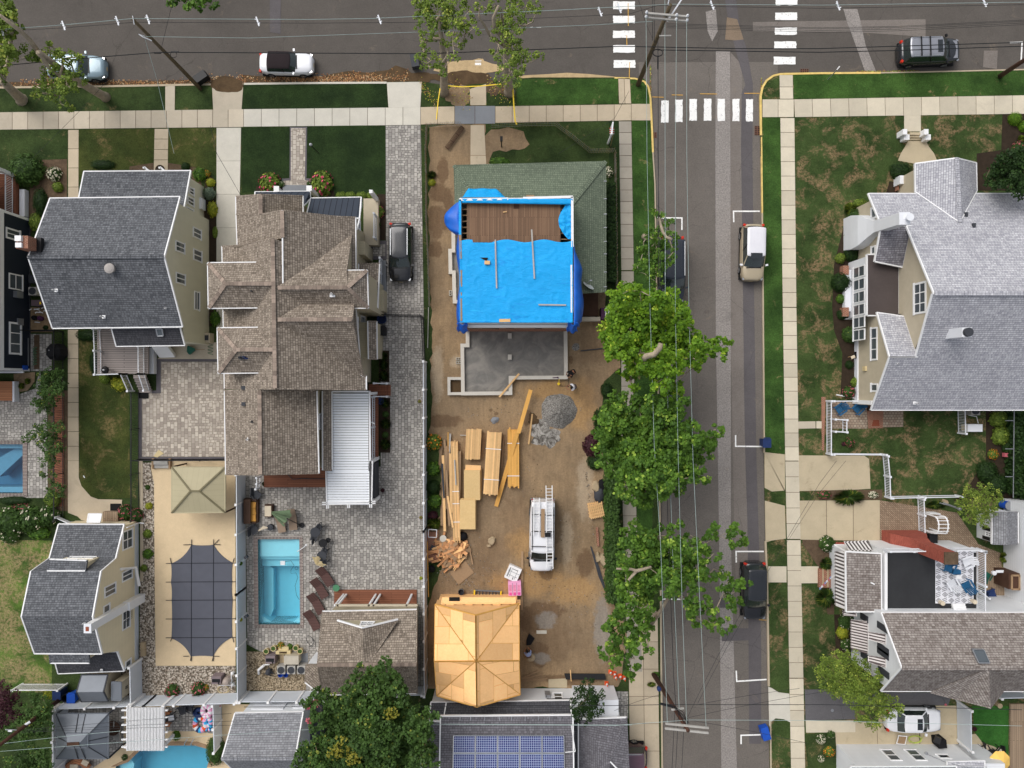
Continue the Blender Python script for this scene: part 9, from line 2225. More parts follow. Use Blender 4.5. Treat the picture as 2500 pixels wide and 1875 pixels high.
def brl(lab,base,tip0,tip1,mat='umb_green',name='folded_umbrella'):
 t=th_(name,lab,'umbrella',W(*base));rn=RN(3);a,b=W(*tip0,1.2),W(*tip1,1.0);d=(b-a).normalized();s=V(-d.y,d.x,0);m=MB()
 for k in U(9):m.var=rn.random();u=(k-4)/4;m.mi=0;m.face([a+s*u*.05+Z(.3),b+s*(u*.62-.1)+d*rn.u(-.35,.1)+Z(rn.u(0,.15)),b+s*(u*.62+.12)+d*rn.u(-.35,.1)+Z(rn.u(.05,.25))]);
 m.bd('canopy',M[mat],t);MB().tu([a.lerp(b,.8)+Z(.1),W(*base,.15)],.03,6).bd('pole',M.bkm,t);m=MB();w=W(*base,.2);m.cyl((w.x,w.y),.2,0,.12,16);m.bd('base',M.bkm,t)
brl('folded sage green umbrella lying over the taupe loungers',(1042,700),(728,548),(915,630))
m=MB();rn=RN(2)
for k in U(5):m.var=rn.random();m.bar(W(560+k*8,775-k*8,.45),W(640+k*10,705+k*4,.5),.09,.03)
tag(m.bd('towel',M.ccr),'striped cream towel draped by the black lounge chair','towel')
m=MB();w=W(704,720,.4);m.lt((w.x,w.y,0),[(.2,0),(.24,.1),(.24,.42),(0,.44)],20);tag(m.bd('stool',M.dkg),'round dark stool by the striped towel','stool')
rtb('round dark table of the upper cafe set',1192,772,.36,'dkg');chr_('dark cafe chair at the upper right of the upper cafe set',1238,715,R(230),'dkg',.4,.45,.8);chr_('dark cafe chair below the upper cafe table',1182,835,R(75),'dkg',.4,.45,.8)
rtb('round white topped table of the middle set',1275,890,.3,'bkm','vinyl');rtb('small white topped stool of the middle set',1330,860,.17,'bkm','vinyl',.5,'round_stool')
rtb('dark table under the folded yellow umbrella',1262,1030,.36,'dkg');chr_('dark cafe chair above the umbrella table',1298,970,R(240),'dkg',.4,.45,.8);chr_('dark cafe chair right below the umbrella table',1292,1085,R(130),'dkg',.4,.45,.8)
brl('folded tan umbrella on the lower cafe table',(1262,1030),(1215,1115),(1258,1060),'cbg')
rtb('round grey green side table by the uppermost lounger',1418,1375,.24,'hose','hose',.5,'side_table')
t=th_('pool_shower','slim striped pool lamp post leaning at the pool edge','post',W(1095,910));MB().tu([W(1000,980,.05),W(1060,940,.5),W(1095,910,.9)],.03,6).bd('pole',M.trim,t);MB().lt(W(1095,910,.9),[(.07,-.05),(.09,0),(.05,.06),(0,.07)],10).bd('head',M.trim,t)
t=th_('pool_cleaner','white pool cleaning robot with a floating cable in the turquoise pool','pool cleaner',W(842,1105));m=MB();w=W(842,1105,-.05);m.box((w.x,w.y,-.08),(.36,.32,.12));m.bd('body',M.vinyl,t);MB().tu([W(870,1090,-.1),W(930,1080,-.1),W(965,1130,-.1),W(930,1180,-.1),W(930,1215,-.1),W(985,1210,-.1),W(1005,1260,-.1),W(975,1350,-.1),W(990,1450,-.1),W(1020,1500,-.1)],.013,4).tu([W(990,1160,-.1)+V(.12*cos(a*.6),.12*sin(a*.6),0)for a in U(11)],.013,4).bd('cable',M.dkg,t)
for x,y,lab in((448,1040,'dark speaker on the white fence by the pool, upper'),):tag(MB().box(W(x,y,1.2),(.24,.2,.3),.5).bd('fence_lamp',M.dkg),lab,'lamp')
tI(1,4);tag(MB().box(W(448,20,1.2),(.24,.2,.3),.5).bd('fence_lamp',M.dkg),'dark speaker on the white fence by the pool, lower','lamp')
def pot(x,y,r,mat,lab,h=.5,soil=1):
 w=W(x,y,h);t=th_('planter',lab,'planter',(w.x,w.y,0));MB().lt((w.x,w.y,0),[(r*.65,0),(r,h),(r*.82,h),(r*.8,h-.06)],20).bd('pot',M[mat],t);MB().cyl((w.x,w.y),r*.8,h-.1,h-.05,16).bd('soil',M.l_d,t)
for x,y,l in((660,402,'outer left'),(738,370,'inner left'),(980,366,'inner right'),(1026,400,'outer right')):pot(x,y,.22,'cbg','cream round planter, '+l+' of the fire bowl')
t=th_('fire_bowl','cream stone trough with a dark basin between the round planters','fire bowl',W(845,400));m=MB();w=W(845,412,.4);m.box((w.x,w.y,.2),(1.15,.28,.4));m.box((w.x,w.y+.25,.15),(.8,.3,.3));m.bd('trough',M.cbg,t);MB().box((w.x,w.y,.41),(.6,.14,.02)).bd('basin',M.drk,t);m=MB();w=W(835,490,.1);m.box((w.x,w.y,.06),(.35,.8,.1));m.bd('plinth',M.stone,t)
def acu(x,y,lab,s=.62,h=.8,mat='amg',grp='air conditioner units on the gravel'):
 w=W(x,y,h);t=th_('air_conditioner',lab,'air conditioner',(w.x,w.y,0),grp);MB().box((w.x,w.y,h/2),(s,s,h)).bd('casing',M[mat],t)
 MB().lt((w.x,w.y,h),[(s*.44,.005),(s*.44,.03),(s*.36,.03),(s*.36,.006)],20).cyl((w.x,w.y),s*.36,h,h+.008,20).cyl((w.x,w.y),s*.14,h+.01,h+.04,14).bd('fan_grille',M.dkg,t)
acu(823,602,'left air conditioner of the three on the tan gravel');acu(932,602,'middle air conditioner of the three on the tan gravel');acu(1040,602,'right air conditioner of the three on the tan gravel')
t=th_('cabinet','tan storage cabinet above the three air conditioners','cabinet',W(935,490));w=W(935,492,.8);MB().box((w.x,w.y,.4),(1.08,.62,.8)).bd('body',M.stc,t);MB().box((w.x,w.y,.82),(1.14,.68,.04)).bd('lid',P('b3ab9c',.6),t)
def htr(x,y,lab):
 w=W(x,y,.8);t=th_('pool_heater',lab,'pool heater',(w.x,w.y,0));MB().box((w.x,w.y,.4),(.72,.6,.8)).bd('casing',P('7d7072',.6),t);MB().box((w.x,w.y-.02,.82),(.6,.25,.05),m=0).box((w.x+.2,w.y-.2,.81),(.1,.18,.03)).bd('top_vent',M.bkm,t)
htr(705,490,'brown pool heater left of the tan cabinet');htr(122,712,'brown pool heater by the round filter tank')
m=MB();w=W(680,632,.5);m.lt((w.x,w.y,0),[(.2,0),(.25,.3),(.2,.5),(.08,.62),(0,.63)],16);m.tu([W(690,560,.3),W(700,600,.4),W(740,640,.3)],.04,6);m.tu([W(640,640,.1),W(720,665,.1)],.04,6);tag(m.bd('pool_pump',M.dkg),'dark pool pump below the brown heater','pump')
tag(MB().tu([W(585,640,.05),W(580,600,.3),W(640,550,.4)],.1,8).tu([W(640,545,.4),W(700,542,.4)],.05,6).bd('white_pipe',M.trim),'thick white pipe on the tan gravel','pipe')
for x,l in((815,'left blue bucket under the air conditioners'),(872,'right blue bucket under the air conditioners')):m=MB();w=W(x,656,.35);m.lt((w.x,w.y,0),[(.16,0),(.19,.35),(.17,.35),(.15,.05),(0,.05)],16);tag(m.bd('bucket',M.bpl),l,'bucket')
m=MB();w=W(222,735,.7);m.lt((w.x,w.y,0),[(.3,0),(.32,.5),(.22,.75),(.06,.82),(0,.83)],20);tag(m.bd('filter_tank',P('a2958c',.5)),'round taupe pool filter tank','tank')
m=MB();
for q in((295,640),(275,730),(295,760)):w=W(*q,.3);m.lt((w.x,w.y,0),[(.1,0),(.12,.3),(.05,.4)],10)
m.tu([W(285,620,.3),W(290,790,.3)],.04,6);m.tu([W(150,768,.15),W(330,765,.15)],.04,6);tag(m.bd('pool_pipes',M.trim),'white pool pipes by the filter tank','pipes')
tag(MB().tu([W(200,810,.08)+V(.35*cos(a*.5)*(1+.02*a),.3*sin(a*.5),0)for a in U(26)],.02,4).bd('hose',M.cbg),'coiled pale hose below the filter tank','hose')
tag(MB().tu([W(1120+45*sin(a*.5)+a*2,290+60*cos(a*.45),.05)for a in U(22)],.015,4).bd('hose',M.dkg),'looped thin grey hose on the pavers near the pool house','hose')
m=MB();
for x,y in((605,395),(1090,385)):pass
tI(0,1)
acu(350,1352,'upper round fan unit between the navy and cream houses',.62,.7,'dkg','fan units between two houses');acu(350,1485,'lower round fan unit between the navy and cream houses',.62,.7,'amg','fan units between two houses')
t=th_('pool_heater','purple brown heater box below the two fan units','pool heater',W(395,1610));w=W(395,1612,.7);MB().box((w.x,w.y,.35),(.85,.45,.7)).bd('casing',P('5f5055',.6),t);MB().box((w.x+.3,w.y-.02,.71),(.12,.2,.02)).bd('label',M.yellow,t)
t=th_('heat_pump','cream wall heat pump on the east side of the porch','heat pump',W(2160,540));w=W(2160,540,.7);MB().box((w.x,w.y,.5),(.38,.85,.75)).bd('casing',M.vinyl,t);MB().box((w.x-.2,w.y,.5),(.03,.6,.6)).bd('fan_grille',M.dkg,t)
tI(0,2)
m=MB();rn=RN(5)
for _ in U(9):x,y=rn.u(340,480),rn.u(5,60);m.tu([W(x,y,.3),W(x+rn.u(-60,60),y+rn.u(-20,20),.4)],.035,6)
m.tu([W(375,160,.1),W(430,165,.1)],.04,6);tag(m.bd('pool_pipes',M.trim),'tangle of white pipes by the navy house','pipes')
for x,y,l,mt in((355,112,'small dark pump of the left pool equipment','bkm'),(420,118,'larger purple pump of the left pool equipment','purple')):m=MB();w=W(x,y,.4);m.lt((w.x,w.y,0),[(.18,0),(.2,.3),(.12,.45),(0,.46)],16);tag(m.bd('pool_pump',M[mt]),l,'pump')
t=th_('barbecue','large barbecue under a black cover on the left patio','barbecue',W(560,480));w=W(560,480,1.1);m=MB();n=8;rg=[]
for s,z in((1,0),(1.02,.5),(.95,.95),(.6,1.2)):rg.append([m.V((w.x+.62*s*cos(PI/8+PI/4*k)*1.0,w.y+.68*s*sin(PI/8+PI/4*k),z))for k in U(8)])
for i in U(3):
 for k in U(8):j=(k+1)%8;m.F((rg[i][k],rg[i][j],rg[i+1][j],rg[i+1][k]))
m.F(rg[3]);m.bd('cover',M.clk,t);MB().box((w.x-.15,w.y+.1,1.21),(.06,.1,.02)).bd('buckle',M.gym,t)
t=th_('kettle_grill','round black kettle grill in the corner of the white railed deck','grill',W(1128,678));w=W(1128,678,1.8);MB().lt((w.x,w.y,1.6),[(.0,-.15),(.26,.0),(.29,.1),(.24,.22),(.1,.3),(0,.31)],20).bd('bowl',M.bkm,t);MB().box((w.x,w.y,1.93),(.14,.05,.04)).bd('handle',M.chrome,t)
for k in U(3):m=MB();a=k*2.1;m.bar((w.x+.25*cos(a),w.y+.25*sin(a),1.0),(w.x+.12*cos(a),w.y+.12*sin(a),1.55),.03,.03);m.bd('leg',M.bkm,t)
t=th_('wheelbarrow','dark green wheelbarrow pan by the cellar doors','wheelbarrow',W(2065,465));m=MB();m.roof([[W(2028,420,.3),W(2108,455,.4),W(2045,508,.35),W(2022,480,.3)]],.15,0,0);m.bd('pan',M.green_metal,t);MB().tu([W(2105,458,.4),W(2210,455,.5)],.02,5).bd('handle',M.lmo,t)
sht('door_mat','black mat at the foot of the deck stairs','mat',[(1492,915),(1605,920),(1603,988),(1490,985)],.06,'rub')
sht('cardboard','tan cardboard piece on the lower edge of the pale patio','cardboard',[(1712,1540),(1768,1580),(1700,1622),(1655,1612)],.06,'cbg')
tag(MB().tu([W(375+25*sin(a*1.3),430+a*6,.06)for a in U(34)],.02,4).bd('hose',M.hose),'pale green hose coiled in the gravel strip by the navy house','hose')
tI(1,2);tag(MB().tu([W(60+30*sin(a*.9),400+a*5,.05)for a in U(24)],.018,4).bd('hose',M.hose),'green hose loops on the concrete by the brown house','hose')
m=MB();w=W(1895,408,.2);m.box((w.x,w.y,.18),(.28,.3,.36),.3);tag(m.bd('cream_tub',M.ccr),'small cream tub by the brown house foundation','tub')
t=th_('condenser','cream air conditioner box in the gap by the brown house','air conditioner',W(10,330));m=MB();w=W(5,330,.8);m.box((w.x,w.y,.4),(.7,.75,.8));m.bd('casing',M.stc,t);MB().box((w.x+.05,w.y,.81),(.4,.4,.02)).bd('fan_grille',M.dkg,t)
tI(0,3);sht('door_mat','black mat on the concrete path above the gambrel house','mat',[(1190,463),(1307,463),(1307,540),(1190,538)],.05,'rub')
t=th_('timber_steps','grey timber steps and planter edge below the pale patio','steps',W(1745,40));m=MB();
for k in U(2):w=W(1745,20+k*40,.2);m.box((w.x,w.y,.12+.08*(1-k)),(1.1,.28,.24+.1*(1-k)))
m.bd('tread',M.amg,t)
for x in(1655,1835):m=MB();w=W(x,30,.2);m.box((w.x,w.y,.15),(.14,.8,.3));m.bd('side',M.lmo,t)
sht('downspout_tray','small white marker lying on the side lawn','marker',[(895,160),(905,158),(918,182),(908,186)],.05,'trim')
tI(0,4)
t=th_('stone_planter','two tone stone trough by the gambrel house wall','planter',W(1538,380));m=MB();w=W(1538,345,.3);m.box((w.x,w.y,.15),(.32,.55,.3));m.box((w.x,w.y-.55,.12),(.36,.5,.24));m.bd('trough',M.stone,t)
for x,y,a,l in((1210,1180,0,'upper patio chair by the steel gazebo'),(1270,1275,0,'second patio chair by the steel gazebo'),(1275,1335,0,'third patio chair by the steel gazebo')):chr_(l,x,y,R(200+a),'amg',.45,.42,.8,'patio chairs between gazebo and pergola')
rtb('dark wooden table between the gazebo and the pergola',1215,1230,.55,'wdk')
chr_('black chair right of the white pergola',1968,1030,R(200),'dkg',.55,.42,.8);chr_('dark chair nearest the inflatables',2045,1000,R(150),'dkg',.55,.42,.8);chr_('white cushioned chair right of the pergola',1850,1110,R(10),'dkg',.5,.42,.8,cush='vinyl')
t=th_('wooden_table','orange brown wooden bench right of the pergola','bench',W(1808,1130));m=MB();w=W(1808,1135,.45);m.box((w.x,w.y,.42),(.35,1.15,.06));m.bd('top',M.cedar,t);
for s in(-1,1):MB().box((w.x,w.y+s*.45,.2),(.3,.06,.38)).bd('leg',M.cedar,t)
def ring(lab,x,y,r,mats,sD=1,sy=1.0,name='pool_float',tube_=.12,z=.15,rz=0):
 rn=RN(sD);w=W(x,y,z);m=MB();n=28;k2=8;V_=[]
 for i in U(n):
  a=2*PI*i/n;V_.append([m.V((w.x+(r+tube_*cos(b))*cos(a),w.y+(r+tube_*cos(b))*sin(a)*sy,z+tube_*sin(b)))for b in(2*PI*j/k2 for j in U(k2))])
 for i in U(n):
  for j in U(k2):m.F((V_[i][j],V_[(i+1)%n][j],V_[(i+1)%n][(j+1)%k2],V_[i][(j+1)%k2]),(i//2)%len(mats))
 return tag(m.bd(name,[M[q]for q in mats],smooth=1),lab,'pool float')
M['pink']=P('e7a7c8',.4,fi=0,var=.1);M['aqua']=P('3aa9dd',.4,fi=0,var=.1)
ring('multicoloured ring float on the patio right of the pergola',2165,1180,.42,['aqua','pink','orange','trim','npl'],1,1.2,tube_=.2);ring('navy float leaning behind the multicoloured ring',2150,1060,.3,['npl'],2,.8,tube_=.2,z=.25)
tI(1,4);ring('large pink float by the corner fence',20,1040,.3,['pink','trim'],3,1.3,tube_=.2,z=.3);ring('pink doughnut float by the corner fence',125,1075,.2,['pink','magenta'],4,.8,tube_=.13,z=.25);ring('round orange and white float at the top of the pile',125,995,.18,['orange','trim'],5,1,tube_=.15,z=.3);ring('aqua and pink float at the bottom of the pile',30,1160,.25,['aqua','pink','trim'],6,1.1,tube_=.17);ring('blue ring float half hidden at the bottom of the pile',35,1215,.22,['aqua','npl','pink'],7,1,tube_=.14)
tI(0,4);
t=th_('patio_sofa','tan curved patio sofa with cream cushions below the steel gazebo','sofa',W(880,1620));MB().tu([W(730,1640,.3),W(820,1580,.3),W(900,1600,.3),W(960,1659,.3)],.25,8).bd('base',M.cedar,t);MB().box(W(920,1600,.5),(.5,.4,.12),-.5).box(W(800,1645,.5),(.6,.4,.12)).bd('cushion',M.ccr,t)
# right hand properties
tI(4,2)
def adr(lab,x,y,rz,mat='blue_chair',z0=0,grp='blue garden chairs'):
 w=W(x,y,.4+z0);t=th_('adirondack_chair',lab,'chair',(w.x,w.y,z0),grp);Mx=local(w,rz,z0)
 m=MB()
 for k in U(5):m.bar(Mx@V(.3,-.24+.12*k,.38),Mx@V(-.22,-.24+.12*k,.28),.105,.03)
 m.bd('seat',M[mat],t);m=MB()
 for k in U(5):m.bar(Mx@V(-.2,-.22+.11*k,.28),Mx@V(-.52,-.28+.14*k,.95-.05*abs(k-2)),.1,.03,up=(1,0,0))
 m.bd('backrest',M[mat],t)
 for s in(-1,1):MB().bar(Mx@V(.36,s*.36,.55),Mx@V(-.36,s*.36,.55),.12,.03).bd('armrest',M[mat],t);MB().bar(Mx@V(.32,s*.34,0),Mx@V(.32,s*.34,.54),.08,.05).bd('leg',M[mat],t)
adr('left blue chair on the small paved patio',225,1100,R(215));adr('right blue chair on the small paved patio',415,1095,R(225))
t=th_('generator','cream standby generator on the lawn by the white railing','generator',W(1680,1305));m=MB();a,b=W(1605,1345,.75),W(1765,1265,.75);m.box(((a.x+b.x)/2,(a.y+b.y)/2,.4),(b.x-a.x,b.y-a.y,.7));m.bd('body',M.vinyl,t);MB().box(((a.x+b.x)/2-.5,(a.y+b.y)/2,.3),(.3,b.y-a.y-.1,.5)).bd('end_panel',M.cbg,t)
acu(1690,1118,'air conditioner tucked under the grey roof eave',.7,.7,'amg',None)
tag(MB().tu([W(1608,1115,.2),W(1612,1165,.2),W(1700,1182,.2),W(1718,1255,.2)],.03,5).bd('pipe',M.trim),'white pipe from the eave to the generator','pipe')
t=th_('lawn_flag','small triangular cream flag in the side bed','flag',W(350,540));MB().bar(W(310,540),W(330,535,.7),.03,.03).bd('pole',M.lumber,t);MB().box(W(365,538,.5),(.32,.22,.03),.4).bd('cloth',M.ccr,t)
m=MB()
for y in(1225,1530,1830):m.bar(W(2010,y,1.4),W(2100,y,1.4),.05,.05)
m.bar(W(2105,1120,1.4),W(2095,2060,1.4),.05,.05);tag(m.bd('wire_fence',M.gym),'thin grey rail fence at the foot of the tall ivy hedge','fence')
tag(MB().box(W(2010,1595,.3),(.3,.3,.3)).bd('garden_box',M.fl_rose),'small pinkish box in the right hand bed','box')
tI(4,3)
def arbour():
 t=th_('garden_arbour','white arched garden arbour in the brick paved yard','arbour',W(1190,670));c0=W(1140,670);y0,y1=W(0,590,1.5).y,W(0,770,1.5).y;x=32.15
 for y in(y0,y1):
  for dx in(0,.7):MB().bar((x+dx,y,0),(x+dx,y,2.0),.08,.08).bd('post',M.trim,t)
 for dx in(0,.7):MB().tu([(x+dx,(y0+y1)/2+(y0-y1)/2*cos(a),2.0+.45*sin(a))for a in[PI*k/10 for k in U(11)]],.05,6).bd('arch',M.trim,t)
 m=MB()
 for a in[PI*k/7 for k in U(8)]:y=(y0+y1)/2+(y0-y1)/2*cos(a);z=2.02+.45*sin(a);m.bar((x-.1,y,z),(x+.8,y,z),.05,.04)
 m.bd('slats',M.trim,t)
 MB().bar((x,y0+.1,1.0),(x+.75,y0+.1,1.0),.05,.9).bar((x,y1-.1,1.0),(x+.75,y1-.1,1.0),.05,.9).bd('side_lattice',M.trim,t)
arbour()
m=MB();w=W(1072,805,.9);m.lt((w.x,w.y,.85),[(0,-.12),(.13,-.06),(.16,.05),(.1,.14),(0,.17)],14);tag(m.bd('lantern',M.vinyl),'round white lantern at the lower end of the picket fence','lantern')
tag(MB().tu([W(1300,455,.3),W(1400,480,.5),W(1520,525,.6)],.05,6).tu([W(1340,450,.5),W(1500,510,.8)],.04,6).lt(W(1515,520,.7),[(.12,-.1),(.12,.1),(.05,.15)],10).bd('garden_trellis',M.gym),'grey metal garden frame lying by the maple','frame')
rck('tan garden rock above the grassy mound',1350,445,34,9,h=.3)
zt=3.3
def rug():
 a,b=W(1255,968,zt+.06),W(1668,1540,zt+.06);t=th_('outdoor_rug','black and white diamond patterned rug on the black roof terrace','rug',((a.x+b.x)/2,(a.y+b.y)/2,0));MB().box(((a.x+b.x)/2,(a.y+b.y)/2,zt+.055),(b.x-a.x,a.y-b.y,.02)).bd('base',M.cloth_white,t)
 m=MB();s=.42;z=zt+.07;nx=int((b.x-a.x)/s);ny=int((a.y-b.y)/s);sx=(b.x-a.x)/nx;sy=(a.y-b.y)/ny
 for i in U(nx):
  for j in U(ny):
   cx_,cy_=a.x+(i+.5)*sx,b.y+(j+.5)*sy
   if(i+j)%2==0:
    for r0 in(.92,.5):
     q=[(cx_+sx/2*r0,cy_),(cx_,cy_+sy/2*r0),(cx_-sx/2*r0,cy_),(cx_,cy_-sy/2*r0)];q2=[(cx_+sx/2*(r0-.2),cy_),(cx_,cy_+sy/2*(r0-.2)),(cx_-sx/2*(r0-.2),cy_),(cx_,cy_-sy/2*(r0-.2))]
     for k in U(4):l=(k+1)%4;m.face([(*q[k],z),(*q[l],z),(*q2[l],z),(*q2[k],z)])
    m.face([(cx_+.03,cy_,z),(cx_,cy_+.03,z),(cx_-.03,cy_,z),(cx_,cy_-.03,z)])
   else:
    for o in(-.3,0,.3):m.face([(cx_-sx*.45,cy_+sy*(o-.1)-sy*.1,z),(cx_-sx*.45,cy_+sy*(o)-sy*.1,z),(cx_+sx*.3,cy_+sy*(o+.2),z),(cx_+sx*.3,cy_+sy*(o+.1),z)][::-1])
 m.bd('pattern',M.dkg,t)
rug()
adr('blue chair at the upper left of the terrace rug',1405,1155,R(250),z0=zt,grp='chairs on the roof terrace');adr('teal blue chair at the lower right of the terrace rug',1600,1350,R(120),z0=zt,grp='chairs on the roof terrace');adr('cream chair at the upper right of the terrace rug',1600,1095,R(200),'vinyl',zt,'chairs on the roof terrace');adr('cream chair at the lower left of the terrace rug',1440,1330,R(120),'vinyl',zt,'chairs on the roof terrace')
t=th_('side_table','blue and white box table between the terrace chairs','table',W(1510,1225));w=W(1497,1205,zt+.45);MB().box((w.x,w.y,zt+.22),(.5,.32,.42)).bd('blue_box',M.blue_chair,t);w=W(1510,1258,zt+.45);MB().box((w.x,w.y,zt+.22),(.42,.3,.44)).bd('white_box',M.trim,t)
for x,y,l in((1335,1540,'left round cream stool at the lower rug edge'),(1682,1525,'right round cream stool at the lower rug corner')):m=MB();w=W(x,y,zt+.4);m.lt((w.x,w.y,zt+.05),[(.14,0),(.17,.35),(.16,.4),(0,.41)],16);tag(m.bd('stool',M.ccr),l,'stool')
t=th_('steps','white steps up from the terrace in the lower rug corner','steps',W(1500,1580));
for k in U(3):m=MB();w=W(1500,1555+k*22,zt+.1);m.box((w.x,w.y,zt+.1+.08*k),(.95,.2,.2));m.bd('tread',M.trim,t)
tag(MB().tu([W(555,1315,3.6),W(600,1335,3.75)],.05,6).bd('pipe',M.trim),'short white pipe on the small grey porch roof','pipe')
t=th_('wall_flag','faded american style flag by the brick steps','flag',W(30,1365));MB().bar(W(165,1235,2.5),W(120,1275,2.3),.03,.03).bd('pole',M.trim,t);m=MB()
for k in U(7):m.face([W(128-k*18,1262+k*20-20,2.2-.05*k),W(130-k*18,1285+k*20-20,2.1-.05*k),W(110-k*18,1305+k*18-20,2.05-.05*k),W(108-k*18,1282+k*18-20,2.15-.05*k)],k%3)
m.bd('cloth',[M.cloth_blue,M.fl_rose,M.trim],t)
t=th_('hot_tub_shelter','dark timber slatted structure at the right edge','shelter',W(2080,1290));MB().box((W(2080,0,1).x,W(0,1270,1).y,.9),(1.6,1.2,1.8)).bd('body',M.wdk,t);m=MB();a,b=W(2085,1240,1.9),W(2250,1390,1.9);
for p,q in(((a.x,a.y),(b.x,a.y)),((b.x,a.y),(b.x,b.y)),((b.x,b.y),(a.x,b.y)),((a.x,b.y),(a.x,a.y)),(((a.x+b.x)/2,a.y),((a.x+b.x)/2,b.y))):m.bar((*p,1.85),(*q,1.85),.12,.08)
m.bd('frame',M.lmo,t)
t=th_('white_bench','white slatted box by the navy chair at the right edge','bench',W(2160,1500));m=MB();w=W(2170,1500,.6);m.box((w.x,w.y,.3),(1.0,.95,.6));m.bd('box',M.vinyl,t)
chr_('navy lounge chair behind the terrace railing',1855,1440,R(20),'npl',.7,.4,.85);chr_('green chair behind the terrace railing',1810,1240,R(60),'green_metal',.5,.4,.8)
m=MB();w=W(1950,1195,1.2);m.box((w.x,w.y,1.2),(.6,.2,.05));m.lt((W(1895,1215,1.2).x,W(1895,1215,1.2).y,1.0),[(.16,0),(.17,.2),(0,.24)],14);tag(m.bd('outdoor_sink',M.vinyl),'white outdoor lamp and shelf at the right yard','lamp')
sht('deck','tan deck boards at the right edge behind the terrace','deck',[(1790,1160),(2080,1150),(2250,1250),(2250,1500),(1790,1490)],.12,'deck_tan',.1)
tI(4,4)
t=th_('window_frame','wood framed screen leaning by the white house','frame',W(893,1358));a=W(893,1358,.35);MB().box((a.x,a.y,.3),(.66,.72,.06),R(-5),rx=.25).bd('screen',M.lmo,t);m=MB()
for s in(-1,1):m.box((a.x+s*.33,a.y,.33),(.05,.76,.06),R(-5),rx=.25);m.box((a.x,a.y+s*.36,.33+s*.09),(.66,.05,.06),R(-5))
m.bd('frame',M.trim,t)
m=MB();rn=RN(8);m.tu([W(1035+70*cos(a*.55+rn.u(-.2,.2)),1350+38*sin(a*.55)+rn.u(-6,6),.06+.004*a)for a in U(70)]+[W(1130,1305,.05)],.02,4);tag(m.bd('hose',M.hose_lime),'tangled lime green hose by the white house','hose')
t=th_('barbecue','black covered grill on the concrete by the white house','grill',W(1300,1385));MB().box((W(1335,1405,1).x,W(1335,1405,1).y,.5),(.62,.62,1.0),.1).bd('cover',M.clk,t);MB().bar(W(1245,1340,.7),W(1310,1370,.9),.45,.4).bd('side_shelf',M.bkm,t)
m=MB();w=W(1285,1100,.05);m.cyl((w.x,w.y),.05,.02,.08,8);tag(m.bd('ball',M.trim),'small white ball on the concrete right of the sedan','ball')
t=th_('patio_umbrella','open yellow umbrella at the bottom right corner','umbrella',W(1980,1600));c=W(1980,1608,2.4);m=MB();n=8;rim=[m.V((c.x+.82*cos(2*PI*k/n+.39),c.y+.82*sin(2*PI*k/n+.39),2.1))for k in U(n)];tp=[m.V((c.x+.18*cos(2*PI*k/n+.39),c.y+.18*sin(2*PI*k/n+.39),2.42))for k in U(n)]
for k in U(n):j=(k+1)%n;m.F((rim[k],rim[j],tp[j],tp[k]))
m.F(tp);m.bd('canopy',M.canvas_yellow,t);MB().cyl((c.x,c.y),.03,0,2.5,8).bd('pole',M.gym,t)
rtb('black patio table under the yellow umbrella',1860,1530,.5,'bkm')
for x,y,a,l in((1790,1440,-60,'upper left'),(1945,1470,-130,'upper right'),(1765,1560,20,'lower left')):chr_(l+' cushioned chair around the black table by the yellow umbrella',x,y,R(a),'bkm',.45,.45,.8,'chairs around the black patio table',cush='ccr')
rck('small pink flat rock at the driveway end',1362,975,14,11,'fl_rose',h=.1);m=MB();w=W(1955,990,.4);m.lt((w.x,w.y,0),[(.15,0),(.2,.4),(.18,.42),(0,.43)],14);tag(m.bd('planter',M.stone),'round grey pot by the artificial lawn','planter')
m=MB();w=W(140,1035);m.cyl((w.x,w.y),.12,.0,.04,14);tag(m.bd('drain_cover',M.gym),'small round grey cover in the dark asphalt drive','cover')
tI(2,4);t=th_('wood_stack','short row of red brown boards by the conifer','boards',W(2160,870));
for k in U(3):MB().bar(W(2135+k*18,800,.1),W(2165+k*18,915,.1),.09,.06).bd('board',M.cedar if k else M.lmo,t)
